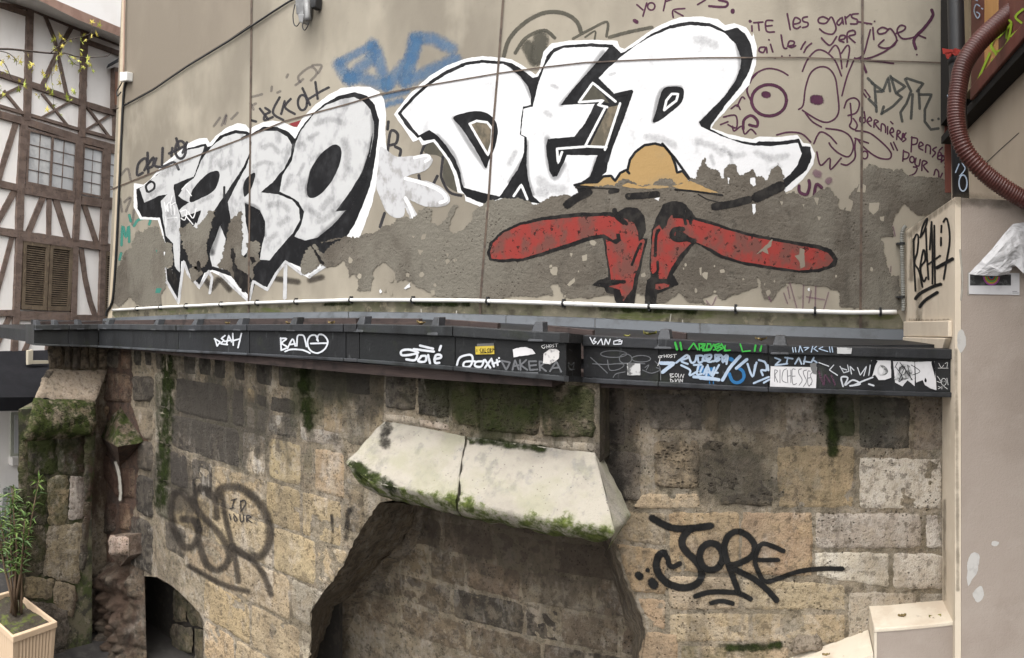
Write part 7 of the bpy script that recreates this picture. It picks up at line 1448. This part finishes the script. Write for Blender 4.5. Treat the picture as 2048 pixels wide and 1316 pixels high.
# ------------------------------------------------------------------ cable, junction box and fixture on the rendered wall
cab = thing('wall_cable', 'black cable running from the light fixture down the corner of the rendered wall', 'cable', UY(247, 200, 4.48))
MB().tube([UY(x, y, 4.478) for x, y in resample([(592, -4), (580, 2), (570, 8), (545, 24), (512, 46), (456, 83), (374, 133), (304, 181), (247, 212)], 14)], .0105, 6).build('cable', blackp, cab, True)
MB().tube([UY(x, y, 4.478) for x, y in resample(catmull([(252, 150), (254, 160), (249, 172), (246, 200), (243, 260), (240, 330), (236, 420), (231, 520), (226, 590), (221, 612), (214, 622), (212, 632)], False, 4), 10)], .019, 6).build('cable', blackp, cab, True)
MB().tube([UY(x, y, 4.465) for x, y in resample([(250, -200), (249, 0), (247, 148)], 20)], .014, 6).build('cable', surface('pink_conduit', (.40, .27, .21), rough=.6), cab, True)
MB().tube([UY(x, y, 4.455) for x, y in catmull([(246, 160), (240, 172), (234, 182), (235, 192), (242, 184)], False, 5)], .010, 6).build('cable', blackp, cab, True)
jb = MB().hexa([UY(239, 144, 4.40), UY(254, 143, 4.40), UY(253, 161, 4.40), UY(239, 163, 4.40)], (0, .1, 0)).build('junction_box', pvc, None, bevel=.012)
tag(jb, 'small white junction box on the corner of the rendered wall', 'junction box')
fxr = thing('light_fixture', 'grey metal light fixture with dangling wires near the top of the rendered wall', 'light fixture', UY(605, 25, 4.45))
gm_ = surface('grey_galvanised', (.20, .20, .20), [((.1, .1, .1), 9, .45, .6, .7)], rough=.4, spec=.5)
MB().hexa([UY(589, -8, 4.36), UY(609, -8, 4.36), UY(606, 34, 4.36), UY(592, 28, 4.36)], (0, .12, 0)).build('housing', gm_, fxr, bevel=.01)
MB().hexa([UY(595, 28, 4.33), UY(608, 28, 4.33), UY(605, 46, 4.33), UY(598, 44, 4.33)], (0, .08, 0)).build('bracket', gm_, fxr, bevel=.008)
MB().tube([UY(614, -4, 4.33), UY(615, 36, 4.33), UY(615, 42, 4.33)], [.03, .028, .022], 14).build('lamp_tube', gm_, fxr, True)
MB().hexa([UY(618, -8, 4.40), UY(632, -8, 4.40), UY(630, 14, 4.40), UY(621, 16, 4.40)], (0, .09, 0)).build('housing', blackp, fxr, bevel=.008)
for p in ([(590, 8), (586, 30), (588, 48), (594, 52), (599, 45)], [(607, 40), (605, 54), (610, 60), (618, 46), (617, 40)]):
    MB().tube([UY(x, y, 4.34) for x, y in catmull(p, False, 5)], .0055, 6).build('wire', blackp, fxr, True)

# ------------------------------------------------------------------ planter and plants at the lower left
zt_ = .62
pf, pb, prt = UZ(26, 1274, zt_), UZ(29, 1178, zt_), UZ(115, 1243, zt_)
du, dv = (prt - pf), (pb - prt)
plf = pf + dv
ctr = (pf + prt + pb + plf) / 4
plm = surface('tan_plastic', (.56, .42, .29), [((.44, .32, .21), 3, .45, .65, .5)], rough=.55, bumps=((60, .2),), bstr=.1)
plt = thing('plastic_planter', 'tan ribbed plastic planter box with soil at the lower left corner', 'planter', (ctr.x, ctr.y, 0))
C4 = [pf, prt, pb, plf]
def ring(s, z): return [ctr + (c_ - ctr) * s + Vector((0, 0, z - zt_)) for c_ in C4]
r0, r1, r2, r3 = ring(1, zt_), ring(1.0, zt_ - .05), ring(.9, zt_), ring(.9, zt_ - .09)
V = r0 + r1 + r2 + r3
MB().add(V, [(i, (i + 1) % 4, 4 + (i + 1) % 4, 4 + i) for i in range(4)] + [((i + 1) % 4, i, 8 + i, 8 + (i + 1) % 4) for i in range(4)] + [(8 + (i + 1) % 4, 8 + i, 12 + i, 12 + (i + 1) % 4) for i in range(4)]).build('rim', plm, plt, bevel=.008)
V, F = [], []
per = []
for i in range(4):
    a, b = C4[i], C4[(i + 1) % 4]; L = (b - a).length; n = int(L / .018)
    for k in range(n):
        t = k / n; d_ = .0 if (k % 2 or t < .1 or t > .9) else -.008
        per.append((a.lerp(b, t), d_))
for z, s in ((zt_ - .05, .965), (0.0, .85)):
    for p, d_ in per:
        q_ = ctr + (p - ctr) * (s + d_ * 2.2); V.append(Vector((q_.x, q_.y, z)))
n = len(per)
mesh('ribbed_shell', V, [(i, (i + 1) % n, n + (i + 1) % n, n + i) for i in range(n)], plm, plt)
soil = surface('mossy_soil', (.045, .036, .026), [((.09, .11, .02), 9, .48, .62, .9), ((.10, .085, .07), 40, .55, .68, .7)], bumps=((30, .8), (90, .5)), bstr=.9)
sv = [ctr + (r3[0] - ctr).lerp(Vector((0, 0, 0)), 0) for _ in range(1)]
g = 14; V, F = [], []
for j in range(g + 1):
    for i in range(g + 1):
        p = r3[0].lerp(r3[1], i / g).lerp(r3[3].lerp(r3[2], i / g), j / g); p.z = zt_ - .05 + .03 * noise.fractal(p * 8, 1, 2, 3); V.append(p)
for j in range(g):
    for i in range(g): a = j * (g + 1) + i; F.append((a, a + 1, a + g + 2, a + g + 1))
mesh('soil', V, F, soil, plt, True)
leaf_g = NT('oleander_leaf'); 
lc = leaf_g.mix(leaf_g.noise(7, .4, .62), (.055, .10, .028), (.13, .19, .05))
leaf_mat = leaf_g.done(lc, .5)
stem_m = surface('brown_stem', (.10, .065, .04), [((.16, .11, .07), (20, 20, 4), .45, .65, .7)])
rn = random.Random(11)
def plant(name, label, cat, base, stems, leafl, leafw, height, nleaf, spread, mat, top=.35):
    P = thing(name, label, cat, base)
    sm = MB(); V, F = [], []
    for s in range(stems):
        a = rn.uniform(0, 6.28); b0 = Vector(base) + Vector((rn.uniform(-.05, .05), rn.uniform(-.05, .05), 0))
        tip = b0 + Vector((math.cos(a) * spread * rn.random(), math.sin(a) * spread * rn.random(), height * rn.uniform(.65, 1)))
        mid = b0.lerp(tip, .5) + Vector((rn.uniform(-.04, .04), rn.uniform(-.04, .04), 0))
        pts = [b0, b0.lerp(mid, .5), mid, mid.lerp(tip, .5), tip]
        sm.tube(pts, [.014, .012, .010, .007, .004], 6)
        for k in range(nleaf):
            t = top + (1 - top) * rn.random() ** .8
            p = mid.lerp(tip, (t - .5) * 2) if t > .5 else b0.lerp(mid, t * 2)
            az = rn.uniform(0, 6.28); el = rn.uniform(-.1, 1.1)
            d_ = Vector((math.cos(az) * math.cos(el), math.sin(az) * math.cos(el), math.sin(el)))
            sd_ = d_.cross(Vector((0, 0, 1))).normalized(); up_ = sd_.cross(d_)
            L = leafl * rn.uniform(.6, 1.1); Wd = leafw * rn.uniform(.7, 1.1)
            n0 = len(V)
            V += [p, p + d_ * L * .4 + sd_ * Wd + up_ * .01, p + d_ * L + Vector((0, 0, -L * .18)), p + d_ * L * .4 - sd_ * Wd + up_ * .01, p + d_ * L * .45 - up_ * .004]
            F += [(n0, n0 + 1, n0 + 4), (n0 + 1, n0 + 2, n0 + 4), (n0 + 2, n0 + 3, n0 + 4), (n0 + 3, n0, n0 + 4)]
    sm.build('stems', stem_m, P, True)
    mesh('foliage', V, F, mat, P)
    return P
pb_ = UZ(32, 1225, zt_ - .04)
plant('oleander_shrub', 'narrow leaved shrub growing in the tan planter', 'shrub', pb_, 11, .13, .012, 1.22, 44, .42, leaf_mat, .32)
b2 = UZ(8, 1150, 0.0)
leaf2 = NT('greyish_leaf'); leaf2_m = leaf2.done(leaf2.mix(leaf2.noise(6, .4, .6), (.05, .085, .055), (.13, .16, .12)), .5)
for k, (x, y, h, lab) in enumerate([(5, 1120, 1.0, 'grey green shrub behind the planter at the left edge'), (-30, 1100, 1.2, 'taller grey green shrub at the extreme left edge')]):
    plant('street_shrub', lab, 'shrub', UZ(x, y, 0.0), 9, .10, .014, h, 40, .5, leaf2_m, .1)

# ------------------------------------------------------------------ maple branch reaching in at the upper left
tr = thing('maple_tree', 'young maple with sparse yellow green leaves reaching in front of the timbered house', 'tree', (far_pt(-150, 612, 8.5).x, far_pt(-150, 612, 8.5).y, 0))
bark = surface('maple_bark', (.06, .045, .038), [((.10, .08, .065), (20, 20, 5), .45, .65, .7)])
t0 = Vector(tr.location)
MB().tube([t0, t0 + Vector((.05, 0, 2)), t0 + Vector((0, .08, 4.5)), t0 + Vector((.1, .1, 7)), t0 + Vector((.1, .15, 9))], [.11, .10, .08, .05, .015], 12).build('trunk', bark, tr, True)
ZH = Z(0, 0, 3.289)
DB = 8.4
def tw(p, r0, r1):
    pts = resample(catmull(ZH(p), False, 4), 8)
    n = len(pts)
    MB().tube([far_pt(x, y, DB + .12 * noise.noise((x * .03, y * .03, r0 * 99))) for x, y in pts], [r0 + (r1 - r0) * i / (n - 1) for i in range(n)], 6).build('branch', bark, tr, True)
tw([(-560, 420), (-300, 350), (0, 322), (180, 335), (330, 350), (430, 350), (520, 375), (690, 372), (730, 350)], .022, .004)
tw([(-300, 350), (-100, 330), (40, 345), (100, 390), (108, 430)], .010, .003)
tw([(-200, 360), (-20, 390), (30, 420), (60, 480), (80, 520), (140, 545)], .010, .003)
tw([(330, 350), (390, 300), (450, 262), (520, 245), (600, 215), (608, 150)], .008, .003)
tw([(380, 350), (345, 430), (340, 520), (350, 620), (350, 690)], .006, .002)
tw([(440, 360), (490, 420), (545, 440)], .006, .002)
tw([(580, 375), (600, 430), (612, 480)], .005, .002)
tw([(380, 420), (420, 560), (470, 640)], .005, .002)
tw([(150, 335), (180, 370), (208, 450)], .005, .002)
lm = NT('young_maple_leaf')
lcol = lm.mix(lm.noise(3, .42, .6), (.30, .36, .055), (.42, .34, .06))
lm.b.inputs['Transmission Weight'].default_value = 0
leafm = lm.done(lcol, .5)
lmeshes = []
for s in range(3):
    V = [Vector((0, 0, 0))]; rr = random.Random(s)
    for k in range(14):
        a = math.radians(-160 + 320 * k / 13) + math.pi / 2
        r_ = (1.0 if k in (1, 4, 6.5, 7, 9, 12) else .38) * (1.15 if k in (6, 7) else .85) * rr.uniform(.85, 1.1)
        V.append(Vector((r_ * math.cos(a), r_ * math.sin(a), -.25 * r_ * r_ + rr.uniform(-.08, .08))))
    me = bpy.data.meshes.new('leaf'); me.from_pydata([tuple(v) for v in V], [], [(0, k, k + 1) for k in range(1, 14)]); me.materials.append(leafm); lmeshes.append(me)
LP = [(120, 380), (180, 370), (200, 440), (210, 470), (100, 400), (340, 270), (370, 310), (380, 350), (400, 240), (420, 260), (470, 270), (450, 370), (480, 380), (490, 420), (530, 260), (550, 230), (560, 260), (540, 330), (570, 400), (600, 430), (610, 470), (545, 440), (635, 225), (600, 235), (605, 145), (650, 165), (160, 560), (120, 600), (130, 540), (340, 460), (340, 490), (350, 550), (380, 520), (390, 550), (330, 600), (320, 580), (350, 600), (240, 620), (250, 640), (440, 640), (470, 650), (480, 600), (490, 610), (350, 690), (305, 720), (410, 755), (280, 480), (290, 500), (20, 400), (10, 420), (15, 480), (50, 470), (0, 560), (20, 620), (5, 650), (60, 380), (210, 420), (370, 380), (460, 400), (520, 470), (540, 360), (300, 560), (390, 500), (135, 410), (360, 330), (395, 360), (410, 300), (500, 390), (520, 400), (430, 275), (355, 255), (545, 280), (165, 575), (0, 590), (365, 460), (375, 440), (400, 480), (315, 500), (340, 620), (445, 660), (585, 420), (575, 380), (475, 420)]
for i, (x, y) in enumerate(LP):
    o = bpy.data.objects.new('leaf', lmeshes[i % 3]); COL.objects.link(o)
    px, py = x / 3.289, y / 3.289
    o.parent = tr
    p = far_pt(px + rn.uniform(-1.5, 1.5), py + rn.uniform(-1.5, 1.5), DB + rn.uniform(-.12, .12)) - t0
    o.location = p
    o.rotation_euler = (R(rn.uniform(40, 130)), rn.uniform(-.5, .5) , rn.uniform(-1.0, 2.2))
    o.scale = (rn.uniform(.04, .068),) * 3

# ------------------------------------------------------------------ litter on the parapet and in the gutter
dry = surface('dry_leaf', (.16, .11, .05), [((.28, .22, .09), 60, .45, .6, .7)])
def crumpled(name, label, cat, px, py, Y, size, seed, mat):
    r_ = random.Random(seed); c_ = UY(px, py, Y); V, F = [], []
    for j in range(5):
        for i in range(7):
            u, v = i / 6 - .5, j / 4 - .5
            wv = (1 - (2 * u) ** 2) ** .5 if abs(u) < .5 else .1
            V.append(c_ + Vector((u * size * 2, v * size * wv, abs(v) * size * .8 * r_.uniform(.4, 1.3) + (u * u) * size * 1.2 + r_.uniform(0, .2) * size)))
    for j in range(4):
        for i in range(6): a = j * 7 + i; F.append((a, a + 1, a + 8, a + 7))
    return tag(mesh(name, V, F, mat), label, cat)
olive = surface('yellowing_leaf', (.22, .21, .05), [((.10, .09, .03), 50, .45, .6, .8)])
crumpled('dry_leaf', 'curled dry leaf lying on the parapet step', 'leaf', 1804, 1234, 3.18, .022, 1, dry)
crumpled('leaf_bundle', 'olive crumpled leaf clump on the parapet step beside the pilaster', 'leaf', 1870, 1240, 3.15, .032, 2, olive)
crumpled('dry_leaf', 'small dry leaf at the back of the parapet step', 'leaf', 1881, 1221, 3.24, .012, 3, dry)
crumpled('dry_leaf', 'curled dry leaf on the sloping coping', 'leaf', 1652, 1312, 3.17, .020, 4, dry)
crumpled('dry_leaf', 'dark leaf scrap halfway up the sloping coping', 'leaf', 1722, 1266, 3.28, .010, 5, dry)
crumpled('yellow_leaf', 'curled yellow leaf standing in the gutter beside a strap', 'leaf', 1300, 672, 3.22, .036, 6, olive)
crumpled('yellow_leaf', 'small yellow leaf in the gutter right of its corner', 'leaf', 1254, 674, 3.22, .018, 7, olive)
crumpled('dry_leaf', 'dry leaves caught in the gutter near its right strap', 'leaf', 1522, 682, 3.24, .03, 8, dry)
for k, x in enumerate((455, 577, 663, 842)):
    crumpled('dry_leaf', ['dry leaf in the gutter above the word DEAH', 'dry leaf in the gutter just before the word BANG', 'dry leaf in the gutter past the word BANG', 'dry leaf in the gutter above the two bar tag'][k], 'leaf', x, 649, 3.08, .03, 20 + k, dry)
MB().tube([UY(x, y, 3.16) for x, y in catmull([(1835, 1241), (1860, 1240), (1890, 1243), (1905, 1254)], False, 4)], .0018, 5).build('dry_twig', dry)
tag(bpy.data.objects['dry_twig'], 'thin dry twig under the leaf clump on the parapet step', 'twig')
